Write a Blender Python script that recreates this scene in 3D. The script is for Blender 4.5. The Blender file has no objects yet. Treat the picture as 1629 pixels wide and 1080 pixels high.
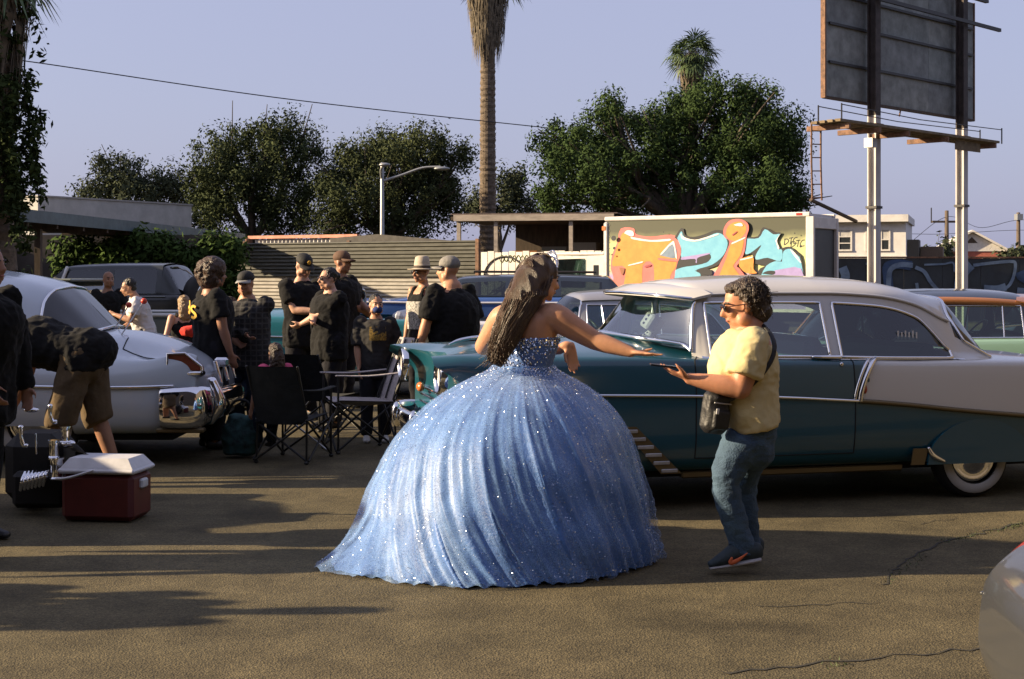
import bpy, math, random
import numpy as np
from mathutils import Vector, Matrix, noise as mnoise

random.seed(7)
rng = np.random.default_rng(7)
SC = bpy.context.scene
COL = SC.collection
R = math.radians

# ------------------------------------------------------------------ camera
F, CX, HY, CH = 2262.5, 814.5, 433.0, 1.55     # focal length in photo pixels, image centre, horizon row, eye height
cam = bpy.data.cameras.new('camera')
cam.sensor_width = 36.0
cam.lens = 50.0
cam.shift_y = -(540.0 - HY) / 1629.0
cam.clip_start = 0.05
cam.clip_end = 2000.0
camo = bpy.data.objects.new('camera', cam)
camo.location = (0, 0, CH)
camo.rotation_euler = (R(90), 0, 0)
COL.objects.link(camo)
SC.camera = camo

# ------------------------------------------------------------------ sky, sun, exposure
SUN_EL = R(20.0)
SUN_AZ = R(3.0)          # light comes from the left and very slightly from behind the camera
to_sun = Vector((-math.cos(SUN_AZ) * math.cos(SUN_EL), -math.sin(SUN_AZ) * math.cos(SUN_EL), math.sin(SUN_EL)))
W = bpy.data.worlds.new('World')
SC.world = W
W.use_nodes = True
nt = W.node_tree
nt.nodes.clear()
sky = nt.nodes.new('ShaderNodeTexSky')
sky.sky_type = 'NISHITA'
sky.sun_disc = False
sky.sun_elevation = SUN_EL
sky.sun_rotation = math.atan2(to_sun.x, to_sun.y)
sky.altitude = 20.0
sky.air_density = 1.0
sky.dust_density = 3.0
sky.ozone_density = 2.5
tint = nt.nodes.new('ShaderNodeMix')
tint.data_type = 'RGBA'
tint.blend_type = 'MIX'
tint.inputs[0].default_value = 0.62
tint.inputs[7].default_value = (4.25, 4.3, 6.2, 1)       # smog: an even lavender veil over the clear sky
bg = nt.nodes.new('ShaderNodeBackground')
bg.inputs[1].default_value = 0.057
wo = nt.nodes.new('ShaderNodeOutputWorld')
nt.links.new(sky.outputs[0], tint.inputs[6])
nt.links.new(tint.outputs[2], bg.inputs[0])
nt.links.new(bg.outputs[0], wo.inputs[0])

sun = bpy.data.lights.new('sun', 'SUN')
sun.energy = 5.0
sun.angle = R(0.6)
sun.color = (1.0, 0.78, 0.50)
suno = bpy.data.objects.new('sun', sun)
suno.rotation_euler = to_sun.to_track_quat('Z', 'Y').to_euler()
suno.location = to_sun * 50
COL.objects.link(suno)

SC.view_settings.view_transform = 'Standard'
SC.view_settings.look = 'None'
SC.view_settings.exposure = 1.25
SC.view_settings.gamma = 1.0
SC.view_settings.use_curve_mapping = False
SC.render.engine = 'CYCLES'
SC.cycles.max_bounces = 6
SC.cycles.transparent_max_bounces = 24
SC.cycles.use_denoising = True
SC.cycles.caustics_reflective = False
SC.cycles.caustics_refractive = False

# ------------------------------------------------------------------ helpers
def P(x, y, D):
    """photo pixel at depth D -> world point"""
    return Vector(((x - CX) / F * D, D, CH - (y - HY) / F * D))

def G(x, D):
    return Vector(((x - CX) / F * D, D, 0.0))

MATS = {}
def mat(name, col, rough=0.6, metal=0.0, spec=0.5, coat=0.0, noise=0.0, nscale=20.0, bump=0.0, bscale=60.0,
        stretch=(1, 1, 1), emit=None, sss=0.0, col2=None, alpha=1.0, trans=0.0, coords='Object', sheen=0.0, detail=4.0):
    if name in MATS:
        return MATS[name]
    m = bpy.data.materials.new(name)
    m.use_nodes = True
    t = m.node_tree
    b = t.nodes['Principled BSDF']
    b.inputs['Base Color'].default_value = (*col, 1)
    b.inputs['Roughness'].default_value = rough
    b.inputs['Metallic'].default_value = metal
    b.inputs['Specular IOR Level'].default_value = spec
    b.inputs['Coat Weight'].default_value = coat
    b.inputs['Coat Roughness'].default_value = 0.06
    b.inputs['Alpha'].default_value = alpha
    b.inputs['Transmission Weight'].default_value = trans
    b.inputs['Sheen Weight'].default_value = sheen
    if sss:
        b.inputs['Subsurface Weight'].default_value = sss
        b.inputs['Subsurface Radius'].default_value = (0.012, 0.005, 0.003)
        b.inputs['Subsurface Scale'].default_value = 1.0
    if noise or bump:
        tc = t.nodes.new('ShaderNodeTexCoord')
        mp = t.nodes.new('ShaderNodeMapping')
        mp.inputs['Scale'].default_value = stretch
        t.links.new(tc.outputs[coords], mp.inputs[0])
    if noise:
        n = t.nodes.new('ShaderNodeTexNoise')
        n.inputs['Scale'].default_value = nscale
        n.inputs['Detail'].default_value = detail
        n.inputs['Roughness'].default_value = 0.65
        t.links.new(mp.outputs[0], n.inputs['Vector'])
        rp = t.nodes.new('ShaderNodeValToRGB')
        c2 = col2 if col2 else tuple(c * (1 - noise) for c in col)
        c1 = col if col2 else tuple(min(1, c * (1 + noise)) for c in col)
        rp.color_ramp.elements[0].position = 0.32
        rp.color_ramp.elements[1].position = 0.68
        rp.color_ramp.elements[0].color = (*c2, 1)
        rp.color_ramp.elements[1].color = (*c1, 1)
        t.links.new(n.outputs[0], rp.inputs[0])
        t.links.new(rp.outputs[0], b.inputs['Base Color'])
    if bump:
        n2 = t.nodes.new('ShaderNodeTexNoise')
        n2.inputs['Scale'].default_value = bscale
        n2.inputs['Detail'].default_value = 5
        t.links.new(mp.outputs[0], n2.inputs['Vector'])
        bp = t.nodes.new('ShaderNodeBump')
        bp.inputs['Strength'].default_value = min(1.0, bump)
        bp.inputs['Distance'].default_value = 0.02
        t.links.new(n2.outputs[0], bp.inputs['Height'])
        t.links.new(bp.outputs[0], b.inputs['Normal'])
    if emit:
        b.inputs['Emission Color'].default_value = (*emit[0], 1)
        b.inputs['Emission Strength'].default_value = emit[1]
    MATS[name] = m
    return m

def glass_mat(name, tint, gloss=0.12, rough=0.02):
    if name in MATS:
        return MATS[name]
    m = bpy.data.materials.new(name)
    m.use_nodes = True
    t = m.node_tree
    t.nodes.clear()
    o = t.nodes.new('ShaderNodeOutputMaterial')
    mx = t.nodes.new('ShaderNodeMixShader')
    tr = t.nodes.new('ShaderNodeBsdfTransparent')
    gl = t.nodes.new('ShaderNodeBsdfGlossy')
    fr = t.nodes.new('ShaderNodeFresnel')
    fr.inputs[0].default_value = 1.5
    ad = t.nodes.new('ShaderNodeMath')
    ad.operation = 'ADD'
    ad.inputs[1].default_value = gloss
    ad.use_clamp = True
    tr.inputs[0].default_value = (*tint, 1)
    gl.inputs['Roughness'].default_value = rough
    t.links.new(fr.outputs[0], ad.inputs[0])
    t.links.new(ad.outputs[0], mx.inputs[0])
    t.links.new(tr.outputs[0], mx.inputs[1])
    t.links.new(gl.outputs[0], mx.inputs[2])
    t.links.new(mx.outputs[0], o.inputs[0])
    MATS[name] = m
    return m

def tag(o, label=None, cat=None, group=None, kind=None):
    if label: o['label'] = label
    if cat: o['category'] = cat
    if group: o['group'] = group
    if kind: o['kind'] = kind
    return o

def empty(name, loc, label=None, cat=None, group=None, rotz=0.0):
    o = bpy.data.objects.new(name, None)
    o.empty_display_size = 0.2
    o.location = loc
    o.rotation_euler = (0, 0, rotz)
    COL.objects.link(o)
    tag(o, label, cat, group)
    return o

def link(name, me, parent=None, material=None, loc=None, rotz=None):
    o = bpy.data.objects.new(name, me)
    if material is not None and not me.materials:
        me.materials.append(material)
    COL.objects.link(o)
    if parent is not None:
        o.parent = parent
    if loc is not None:
        o.location = loc
    if rotz is not None:
        o.rotation_euler = (0, 0, rotz)
    return o

def mesh_np(name, V, Fq, smooth=False):
    """fast mesh from numpy verts and equal-sized faces"""
    V = np.asarray(V, dtype=np.float32)
    Fq = np.asarray(Fq, dtype=np.int32)
    me = bpy.data.meshes.new(name)
    me.vertices.add(len(V))
    me.vertices.foreach_set('co', V.ravel())
    k = Fq.shape[1]
    me.loops.add(Fq.size)
    me.loops.foreach_set('vertex_index', Fq.ravel())
    me.polygons.add(len(Fq))
    me.polygons.foreach_set('loop_start', np.arange(0, Fq.size, k, dtype=np.int32))
    me.polygons.foreach_set('loop_total', np.full(len(Fq), k, dtype=np.int32))
    if smooth:
        me.polygons.foreach_set('use_smooth', np.ones(len(Fq), dtype=bool))
    me.update(calc_edges=True)
    return me

def catmull(pts, sub):
    """pts (n,d) -> dense Catmull-Rom through the points"""
    p = np.asarray(pts, float)
    n = len(p)
    if n < 3 or sub <= 1:
        if n == 2 and sub > 1:
            t = np.linspace(0, 1, sub + 1)[:, None]
            return p[0] * (1 - t) + p[1] * t
        return p
    e = np.vstack([2 * p[0] - p[1], p, 2 * p[-1] - p[-2]])
    out = []
    for i in range(n - 1):
        a, b, c, d = e[i], e[i + 1], e[i + 2], e[i + 3]
        for k in range(sub):
            t = k / sub
            out.append(0.5 * (2 * b + (c - a) * t + (2 * a - 5 * b + 4 * c - d) * t * t + (3 * b - a - 3 * c + d) * t ** 3))
    out.append(p[-1])
    return np.array(out)

def nrm(v):
    v = np.asarray(v, float)
    l = np.linalg.norm(v)
    return v / l if l > 1e-9 else v

class MB:
    def __init__(s):
        s.v, s.f = [], []
    def add(s, V, Fs):
        o = len(s.v)
        s.v.extend([tuple(map(float, p)) for p in V])
        s.f.extend([tuple(i + o for i in f) for f in Fs])
        return s
    def box(s, x0, x1, y0, y1, z0, z1, M=None):
        V = [(x, y, z) for z in (z0, z1) for y in (y0, y1) for x in (x0, x1)]
        if M is not None:
            V = [tuple(M @ Vector(p)) for p in V]
        return s.add(V, [(0, 2, 3, 1), (4, 5, 7, 6), (0, 1, 5, 4), (2, 6, 7, 3), (0, 4, 6, 2), (1, 3, 7, 5)])
    def bbox(s, x0, x1, y0, y1, z0, z1, b=0.02, M=None):
        """box with chamfered edges"""
        xs = [(x0, x0 + b), (x1, x1 - b)]; ys = [(y0, y0 + b), (y1, y1 - b)]; zs = [(z0, z0 + b), (z1, z1 - b)]
        V, idx = [], {}
        for i in (0, 1):
            for j in (0, 1):
                for k in (0, 1):
                    for a in range(3):
                        idx[(i, j, k, a)] = len(V)
                        V.append((xs[i][0] if a == 0 else xs[i][1], ys[j][0] if a == 1 else ys[j][1], zs[k][0] if a == 2 else zs[k][1]))
        Fs = []
        for a in range(3):
            for sgn in (0, 1):
                q = []
                for (u, w) in ((0, 0), (1, 0), (1, 1), (0, 1)):
                    key = [0, 0, 0]; key[a] = sgn; o = [t for t in range(3) if t != a]
                    key[o[0]] = u; key[o[1]] = w
                    q.append(idx[(*key, a)])
                if sgn == 0: q = q[::-1]
                if a == 1: q = q[::-1]
                Fs.append(tuple(q))
        for a in range(3):            # edges along axis a
            o = [t for t in range(3) if t != a]
            for u in (0, 1):
                for w in (0, 1):
                    k0 = [0, 0, 0]; k0[o[0]] = u; k0[o[1]] = w
                    k1 = list(k0); k1[a] = 1
                    Fs.append((idx[(*k0, o[0])], idx[(*k1, o[0])], idx[(*k1, o[1])], idx[(*k0, o[1])]))
        for i in (0, 1):
            for j in (0, 1):
                for k in (0, 1):
                    Fs.append((idx[(i, j, k, 0)], idx[(i, j, k, 1)], idx[(i, j, k, 2)]))
        if M is not None:
            V = [tuple(M @ Vector(p)) for p in V]
        return s.add(V, Fs)
    def sweep(s, pts, rx, ry=None, ref=None, nseg=12, sub=4, cap=True, rnd=1.0, closed=False):
        pts = np.array([tuple(p) for p in pts], float)
        n = len(pts)
        rx = np.full(n, rx, float) if np.isscalar(rx) else np.array(rx, float)
        ry = rx.copy() if ry is None else (np.full(n, ry, float) if np.isscalar(ry) else np.array(ry, float))
        D = catmull(np.column_stack([pts, rx, ry]), sub)
        p, a, b = D[:, :3], np.abs(D[:, 3]), np.abs(D[:, 4])
        T = np.gradient(p, axis=0)
        T = np.array([nrm(t) for t in T])
        if ref is None:
            ref = np.array([0, 1, 0]) if abs(T[0][1]) < 0.9 else np.array([1, 0, 0])
        ref = np.array(tuple(ref), float)
        rings = []
        prev = None
        base = ref
        fr = []
        for t in T:
            yv = base - t * np.dot(base, t)
            yv = nrm(yv)
            base = yv if np.linalg.norm(yv) > 0.5 else base
            xv = nrm(np.cross(yv, t))
            fr.append((xv, yv))
        ang = np.linspace(0, 2 * np.pi, nseg, endpoint=False)
        ca, sa = np.cos(ang), np.sin(ang)
        def ring(c, xv, yv, ra, rb):
            return c + np.outer(ca * ra, xv) + np.outer(sa * rb, yv)
        if cap:
            for k in (0.15, 0.5, 0.85):
                w = math.sqrt(1 - (1 - k) ** 2)
                r0 = min(a[0], b[0]) * rnd
                rings.append(ring(p[0] - T[0] * r0 * (1 - k), *fr[0], a[0] * w, b[0] * w))
        for i in range(len(p)):
            rings.append(ring(p[i], *fr[i], a[i], b[i]))
        if cap:
            for k in (0.85, 0.5, 0.15):
                w = math.sqrt(1 - (1 - k) ** 2)
                r0 = min(a[-1], b[-1]) * rnd
                rings.append(ring(p[-1] + T[-1] * r0 * (1 - k), *fr[-1], a[-1] * w, b[-1] * w))
        V = np.vstack(rings)
        m = len(rings)
        Fs = []
        for i in range(m - 1):
            for j in range(nseg):
                j2 = (j + 1) % nseg
                Fs.append((i * nseg + j, i * nseg + j2, (i + 1) * nseg + j2, (i + 1) * nseg + j))
        if cap:
            Fs.append(tuple(range(nseg))[::-1])
            Fs.append(tuple((m - 1) * nseg + j for j in range(nseg)))
        return s.add(V, Fs)
    def tube(s, pts, r, nseg=8, sub=1):
        return s.sweep(pts, r, nseg=nseg, sub=sub, rnd=0.4)
    def ell(s, c, r, M=None, nu=16, nv=10):
        V, Fs = [], []
        c = np.array(tuple(c), float)
        A = np.eye(3) if M is None else np.array(M, float)      # rows = axes
        for i in range(1, nv):
            ph = math.pi * i / nv
            for j in range(nu):
                th = 2 * math.pi * j / nu
                l = np.array([r[0] * math.sin(ph) * math.cos(th), r[1] * math.sin(ph) * math.sin(th), r[2] * math.cos(ph)])
                V.append(c + l @ A)
        V.append(c + np.array([0, 0, r[2]]) @ A)
        V.append(c + np.array([0, 0, -r[2]]) @ A)
        n = len(V)
        for i in range(nv - 2):
            for j in range(nu):
                j2 = (j + 1) % nu
                Fs.append((i * nu + j, (i + 1) * nu + j, (i + 1) * nu + j2, i * nu + j2))
        for j in range(nu):
            Fs.append((n - 2, j, (j + 1) % nu))
            Fs.append((n - 1, (nv - 2) * nu + (j + 1) % nu, (nv - 2) * nu + j))
        return s.add(V, Fs)
    def lathe(s, prof, c=(0, 0, 0), axis=(0, 0, 1), nseg=24):
        ax = nrm(axis)
        u = nrm(np.cross(ax, (0, 1, 0) if abs(ax[1]) < 0.9 else (1, 0, 0)))
        w = np.cross(ax, u)
        V, Fs = [], []
        c = np.array(tuple(c), float)
        for (r, h) in prof:
            for j in range(nseg):
                t = 2 * math.pi * j / nseg
                V.append(c + ax * h + (u * math.cos(t) + w * math.sin(t)) * r)
        for i in range(len(prof) - 1):
            for j in range(nseg):
                j2 = (j + 1) % nseg
                Fs.append((i * nseg + j, i * nseg + j2, (i + 1) * nseg + j2, (i + 1) * nseg + j))
        return s.add(V, Fs)
    def prism(s, poly, O, U, Vv, N, d):
        """polygon (2d list) in plane O,U,V extruded by d along N (front face at N*d)"""
        O, U, Vv, N = [np.array(tuple(q), float) for q in (O, U, Vv, N)]
        n = len(poly)
        A = [O + U * p[0] + Vv * p[1] for p in poly]
        B = [a + N * d for a in A]
        Fs = [tuple(range(n, 2 * n))]
        Fs += [(i, (i + 1) % n, n + (i + 1) % n, n + i) for i in range(n)]
        Fs.append(tuple(range(n))[::-1])
        return s.add(A + B, Fs)
    def mesh(s, name='m', smooth=False, origin=None):
        me = bpy.data.meshes.new(name)
        V = s.v
        if origin is not None:
            ox, oy, oz = origin
            V = [(x - ox, y - oy, z - oz) for x, y, z in V]
        me.from_pydata(V, [], s.f)
        if smooth:
            me.polygons.foreach_set('use_smooth', np.ones(len(me.polygons), dtype=bool))
        me.update()
        return me
    def build(s, name, material, parent=None, smooth=False, origin=None, loc=None):
        return link(name, s.mesh(name, smooth, origin), parent, material, loc)

def auto_smooth(me, deg=35):
    try:
        me.set_sharp_from_angle(angle=R(deg))
    except Exception:
        pass

def remesh(mb, voxel, smooth=6, name='body', origin=None, fac=0.5):
    me = mb.mesh('tmp', True, origin)
    o = bpy.data.objects.new('tmp', me)
    COL.objects.link(o)
    r = o.modifiers.new('r', 'REMESH')
    r.mode = 'VOXEL'
    r.voxel_size = voxel
    r.adaptivity = 0.0
    if smooth:
        sm = o.modifiers.new('s', 'SMOOTH')
        sm.factor = fac
        sm.iterations = smooth
    dg = bpy.context.evaluated_depsgraph_get()
    out = bpy.data.meshes.new_from_object(o.evaluated_get(dg))
    bpy.data.objects.remove(o, do_unlink=True)
    bpy.data.meshes.remove(me)
    out.name = name
    out.polygons.foreach_set('use_smooth', np.ones(len(out.polygons), dtype=bool))
    return out

def wrinkle(me, amp, scale, seed=0.0, stretch=(1, 1, 1), zmin=-9, zmax=9):
    n = len(me.vertices)
    co = np.empty(n * 3, np.float32); me.vertices.foreach_get('co', co); co = co.reshape(-1, 3)
    no = np.empty(n * 3, np.float32); me.vertices.foreach_get('normal', no); no = no.reshape(-1, 3)
    d = np.zeros(n, np.float32)
    for i in range(n):
        x, y, z = co[i]
        if zmin < z < zmax:
            q = Vector((x * scale * stretch[0] + seed, y * scale * stretch[1], z * scale * stretch[2]))
            d[i] = 1 - 2.2 * abs(mnoise.noise(q)) - 0.35
    co += no * (d * amp)[:, None]
    me.vertices.foreach_set('co', co.ravel())
    me.update()

def pchip(A, sub, axis=0):
    """dense monotone-cubic interpolation of array A along axis (index parameter)"""
    A = np.moveaxis(np.asarray(A, float), axis, 0)
    n = A.shape[0]
    d = np.diff(A, axis=0)
    m = np.zeros_like(A)
    if n > 2:
        a, b = d[:-1], d[1:]
        same = (a * b) > 0
        with np.errstate(divide='ignore', invalid='ignore'):
            h = 2 * a * b / (a + b)
        m[1:-1] = np.where(same, h, 0.0)
    m[0] = d[0]
    m[-1] = d[-1]
    out = []
    for i in range(n - 1):
        for k in range(sub):
            t = k / sub
            h00 = 2 * t ** 3 - 3 * t ** 2 + 1; h10 = t ** 3 - 2 * t ** 2 + t
            h01 = -2 * t ** 3 + 3 * t ** 2; h11 = t ** 3 - t ** 2
            out.append(h00 * A[i] + h10 * m[i] + h01 * A[i + 1] + h11 * m[i + 1])
    out.append(A[-1])
    return np.moveaxis(np.array(out), 0, axis)

class Loft:
    """stations along x, each a list of ring points (y, z[, dx]) for y >= 0; mirrored to both sides"""
    def __init__(s, st, su=6, sv=5):
        A = np.array([[(x + (q[2] if len(q) > 2 else 0.0), q[0], q[1]) for q in ring] for x, ring in st], float)
        s.su, s.sv = su, sv
        s.ns, s.nr = A.shape[0], A.shape[1]
        s.Gd = pchip(pchip(A, su, 0), sv, 1)
    def pt(s, u, v, side=-1, out=0.0):
        """surface point at station index u, ring index v"""
        g = s.Gd
        fu = min(max(u * s.su, 0), g.shape[0] - 1.001); fv = min(max(v * s.sv, 0), g.shape[1] - 1.001)
        i, j = int(fu), int(fv); a, b = fu - i, fv - j
        p = (g[i, j] * (1 - a) * (1 - b) + g[i + 1, j] * a * (1 - b) + g[i, j + 1] * (1 - a) * b + g[i + 1, j + 1] * a * b)
        q = p.copy()
        if out:
            du = g[i + 1, j] - g[i, j]; dv = g[i, j + 1] - g[i, j]
            n = nrm(np.cross(du, dv))
            c = np.array([p[0], 0, 0.6])
            if np.dot(n, p - c) < 0: n = -n
            q = p + n * out
        q[1] *= side
        return q
    def parts(s, part, mats, parent, sides=(-1, 1)):
        """part(i, j, side) -> part name or None; builds one mesh object for each name (both sides joined unless the name ends with *)"""
        g = s.Gd
        nu, nv = g.shape[0], g.shape[1]
        buckets = {}
        for sd in sides:
            for a in range(nu - 1):
                for b in range(nv - 1):
                    nm = part((a + 0.5) / s.su, (b + 0.5) / s.sv, sd)
                    if nm is None: continue
                    key = (nm, sd) if nm.endswith('*') else (nm, 0)
                    buckets.setdefault(key, []).append((sd, a, b))
        objs = {}
        for (nm, sd0), cells in buckets.items():
            V, ids, Fs = [], {}, []
            def vid(sd, a, b):
                y = g[a, b, 1]
                k = (a, b, 0 if abs(y) < 1e-5 else sd)
                if k not in ids:
                    ids[k] = len(V)
                    V.append((g[a, b, 0], y * sd, g[a, b, 2]))
                return ids[k]
            for sd, a, b in cells:
                q = (vid(sd, a, b), vid(sd, a + 1, b), vid(sd, a + 1, b + 1), vid(sd, a, b + 1))
                q = q if sd < 0 else q[::-1]
                q = tuple(dict.fromkeys(q))
                if len(q) > 2: Fs.append(q)
            me = bpy.data.meshes.new(nm)
            me.from_pydata(V, [], Fs)
            me.polygons.foreach_set('use_smooth', np.ones(len(Fs), dtype=bool))
            me.update()
            base = nm.rstrip('*')
            base = base.split('#')[0]
            o = link(base, me, parent, mats[base] if base in mats else mats[nm.rstrip('*')])
            objs[(nm, sd0)] = o
        return objs
    def line(s, uv, side=-1, out=0.004, n=10):
        pts = []
        for (u0, v0), (u1, v1) in zip(uv[:-1], uv[1:]):
            for k in range(n):
                t = k / n
                pts.append(s.pt(u0 + (u1 - u0) * t, v0 + (v1 - v0) * t, side, out))
        pts.append(s.pt(*uv[-1], side, out))
        return pts

# ------------------------------------------------------------------ ground
def asphalt_mat():
    m = bpy.data.materials.new('asphalt')
    m.use_nodes = True
    t = m.node_tree
    b = t.nodes['Principled BSDF']
    tc = t.nodes.new('ShaderNodeTexCoord')
    def noise(scale, detail, rough=0.6):
        n = t.nodes.new('ShaderNodeTexNoise')
        n.inputs['Scale'].default_value = scale
        n.inputs['Detail'].default_value = detail
        n.inputs['Roughness'].default_value = rough
        t.links.new(tc.outputs['Object'], n.inputs['Vector'])
        return n
    def ramp(src, p0, c0, p1, c1):
        r = t.nodes.new('ShaderNodeValToRGB')
        r.color_ramp.elements[0].position = p0; r.color_ramp.elements[0].color = (*c0, 1)
        r.color_ramp.elements[1].position = p1; r.color_ramp.elements[1].color = (*c1, 1)
        t.links.new(src, r.inputs[0])
        return r
    def mix(kind, fac, a, c):
        x = t.nodes.new('ShaderNodeMix'); x.data_type = 'RGBA'; x.blend_type = kind
        x.inputs[0].default_value = fac
        t.links.new(a, x.inputs[6]); t.links.new(c, x.inputs[7])
        return x
    big = ramp(noise(0.35, 5).outputs[0], 0.3, (0.082, 0.072, 0.042), 0.7, (0.125, 0.106, 0.062))
    med = ramp(noise(3.0, 6, 0.7).outputs[0], 0.35, (0.70, 0.70, 0.70), 0.65, (1.15, 1.15, 1.15))
    v = t.nodes.new('ShaderNodeTexVoronoi'); v.inputs['Scale'].default_value = 115.0
    t.links.new(tc.outputs['Object'], v.inputs['Vector'])
    agg = ramp(v.outputs['Color'], 0.1, (0.55, 0.55, 0.55), 0.95, (1.6, 1.5, 1.35))
    c1 = mix('MULTIPLY', 1.0, big.outputs[0], med.outputs[0])
    c2 = mix('MULTIPLY', 0.85, c1.outputs[2], agg.outputs[0])
    # dark oil stains
    st = ramp(noise(0.9, 3, 0.5).outputs[0], 0.54, (1, 1, 1), 0.68, (0.58, 0.58, 0.58))
    c3 = mix('MULTIPLY', 1.0, c2.outputs[2], st.outputs[0])
    t.links.new(c3.outputs[2], b.inputs['Base Color'])
    b.inputs['Roughness'].default_value = 0.9
    b.inputs['Specular IOR Level'].default_value = 0.25
    bp = t.nodes.new('ShaderNodeBump'); bp.inputs['Strength'].default_value = 0.55; bp.inputs['Distance'].default_value = 0.006
    t.links.new(v.outputs['Distance'], bp.inputs['Height'])
    t.links.new(bp.outputs[0], b.inputs['Normal'])
    return m

gm = MB()
gm.add([(-600, -60, 0), (600, -60, 0), (600, 1200, 0), (-600, 1200, 0)], [(0, 1, 2, 3)])
ground = tag(gm.build('ground', asphalt_mat()), 'brown weathered asphalt of the car park', kind='structure')

crack_m = mat('crack_dark', (0.03, 0.028, 0.022), 0.95)
def crack(pts, w, seed):
    rr = random.Random(seed)
    d = []
    pts = [G(x, CH * F / (y - HY)) for x, y in pts]
    for a, b in zip(pts[:-1], pts[1:]):
        n = max(3, int((b - a).length / 0.06))
        for k in range(n):
            p = a.lerp(b, k / n)
            d.append(Vector((p.x + rr.uniform(-.02, .02), p.y + rr.uniform(-.03, .03), 0.003)))
    V, Fs = [], []
    for i, p in enumerate(d):
        ww = w * rr.uniform(0.25, 1.0) * (0.3 if i in (0, len(d) - 1) else 1)
        V += [(p.x, p.y - ww * .8, .003), (p.x, p.y + ww * .8, .003)]
        if i: Fs.append((2 * i - 2, 2 * i, 2 * i + 1, 2 * i - 1))
    m = MB().add(V, Fs)
    m.build('crack', crack_m, ground)
crack([(1629, 830), (1560, 848), (1500, 862), (1450, 885), (1415, 915), (1405, 940)], .022, 1)
crack([(1140, 1072), (1260, 1060), (1400, 1046), (1560, 1032), (1700, 1020)], .014, 2)
crack([(1180, 958), (1220, 966), (1290, 962), (1420, 958)], .008, 3)
crack([(330, 772), (350, 760), (370, 756)], .012, 4)
crack([(1380, 820), (1460, 835), (1530, 822)], .008, 5)

# grass growing in the crack
grass_m = mat('crack_grass', (0.05, 0.07, 0.022), 0.8, noise=0.4, nscale=30)
V, Fs = [], []
for x0, y0, x1, y1, n in ((1500, 862, 1640, 832, 200), (1408, 928, 1470, 880, 90), (1320, 1060, 1350, 1056, 30), (1600, 840, 1660, 826, 100)):
    for k in range(n):
        t = random.random()
        c = G(x0 + (x1 - x0) * t, CH * F / (y0 + (y1 - y0) * t - HY))
        c.x += random.gauss(0, .02); c.y += random.gauss(0, .035)
        a = random.uniform(0, 6.28); h = random.uniform(.004, .016); w = .003
        dx, dy = math.cos(a) * w, math.sin(a) * w
        lx, ly = random.gauss(0, .01), random.gauss(0, .01)
        o = len(V)
        V += [(c.x - dx, c.y - dy, 0), (c.x + dx, c.y + dy, 0), (c.x + lx, c.y + ly, h)]
        Fs.append((o, o + 1, o + 2))
g = MB().add(V, Fs).build('crack_grass', grass_m)
tag(g, 'short green grass growing along the asphalt crack', 'grass', kind='stuff')

# ------------------------------------------------------------------ common materials
white_paint = mat('white_paint', (0.62, 0.60, 0.57), 0.55, noise=0.10, nscale=6)
dark_wood = mat('dark_wood', (0.07, 0.05, 0.035), 0.8, noise=0.35, nscale=14, stretch=(1, 1, .15))
rust = mat('rusty_steel', (0.16, 0.085, 0.05), 0.8, noise=0.5, nscale=9, bump=.3)
galv = mat('galvanised', (0.42, 0.42, 0.42), 0.5, metal=0.6, noise=0.15, nscale=12)
black_iron = mat('black_iron', (0.02, 0.018, 0.018), 0.55)
win_glass = mat('window_glass', (0.03, 0.035, 0.04), 0.08, spec=0.8)
curtain = mat('curtain', (0.45, 0.44, 0.42), 0.9, noise=.2, nscale=3)

GD = Vector((math.cos(R(30)), -math.sin(R(30)), 0))      # direction of the street grid: to the right and nearer
GN = Vector((-math.sin(R(30)), -math.cos(R(30)), 0))     # towards the camera and to the left

def corr_sheet(name, parent, O, U, N, length, z0, z1, pitch, amp, material, vertical=False):
    """a real corrugated sheet, 4 mm thick"""
    mb = MB()
    prof = []
    if not vertical:
        n = int((z1 - z0) / pitch * 8)
        prof = [(z0 + (z1 - z0) * i / n, amp * math.sin(2 * math.pi * (z1 - z0) * i / n / pitch)) for i in range(n + 1)]
        V = []
        for off in (0.0, -0.004):
            for z, d in prof:
                for l in (0, length):
                    p = O + U * l + N * (d + off)
                    V.append((p.x, p.y, z))
        m = len(prof)
        Fs = [(2 * i, 2 * i + 1, 2 * i + 3, 2 * i + 2) for i in range(m - 1)] + [(2 * m + 2 * i + 1, 2 * m + 2 * i, 2 * m + 2 * i + 2, 2 * m + 2 * i + 3) for i in range(m - 1)]
    else:
        n = int(length / pitch * 6)
        prof = [(length * i / n, amp * math.sin(2 * math.pi * length * i / n / pitch)) for i in range(n + 1)]
        V = []
        for off in (0.0, -0.004):
            for l, d in prof:
                for z in (z0, z1):
                    p = O + U * l + N * (d + off)
                    V.append((p.x, p.y, z))
        m = len(prof)
        Fs = [(2 * i, 2 * i + 2, 2 * i + 3, 2 * i + 1) for i in range(m - 1)] + [(2 * m + 2 * i, 2 * m + 2 * i + 1, 2 * m + 2 * i + 3, 2 * m + 2 * i + 2) for i in range(m - 1)]
    return mb.add(V, Fs).build(name, material, parent, smooth=True, origin=parent.location)

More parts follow.
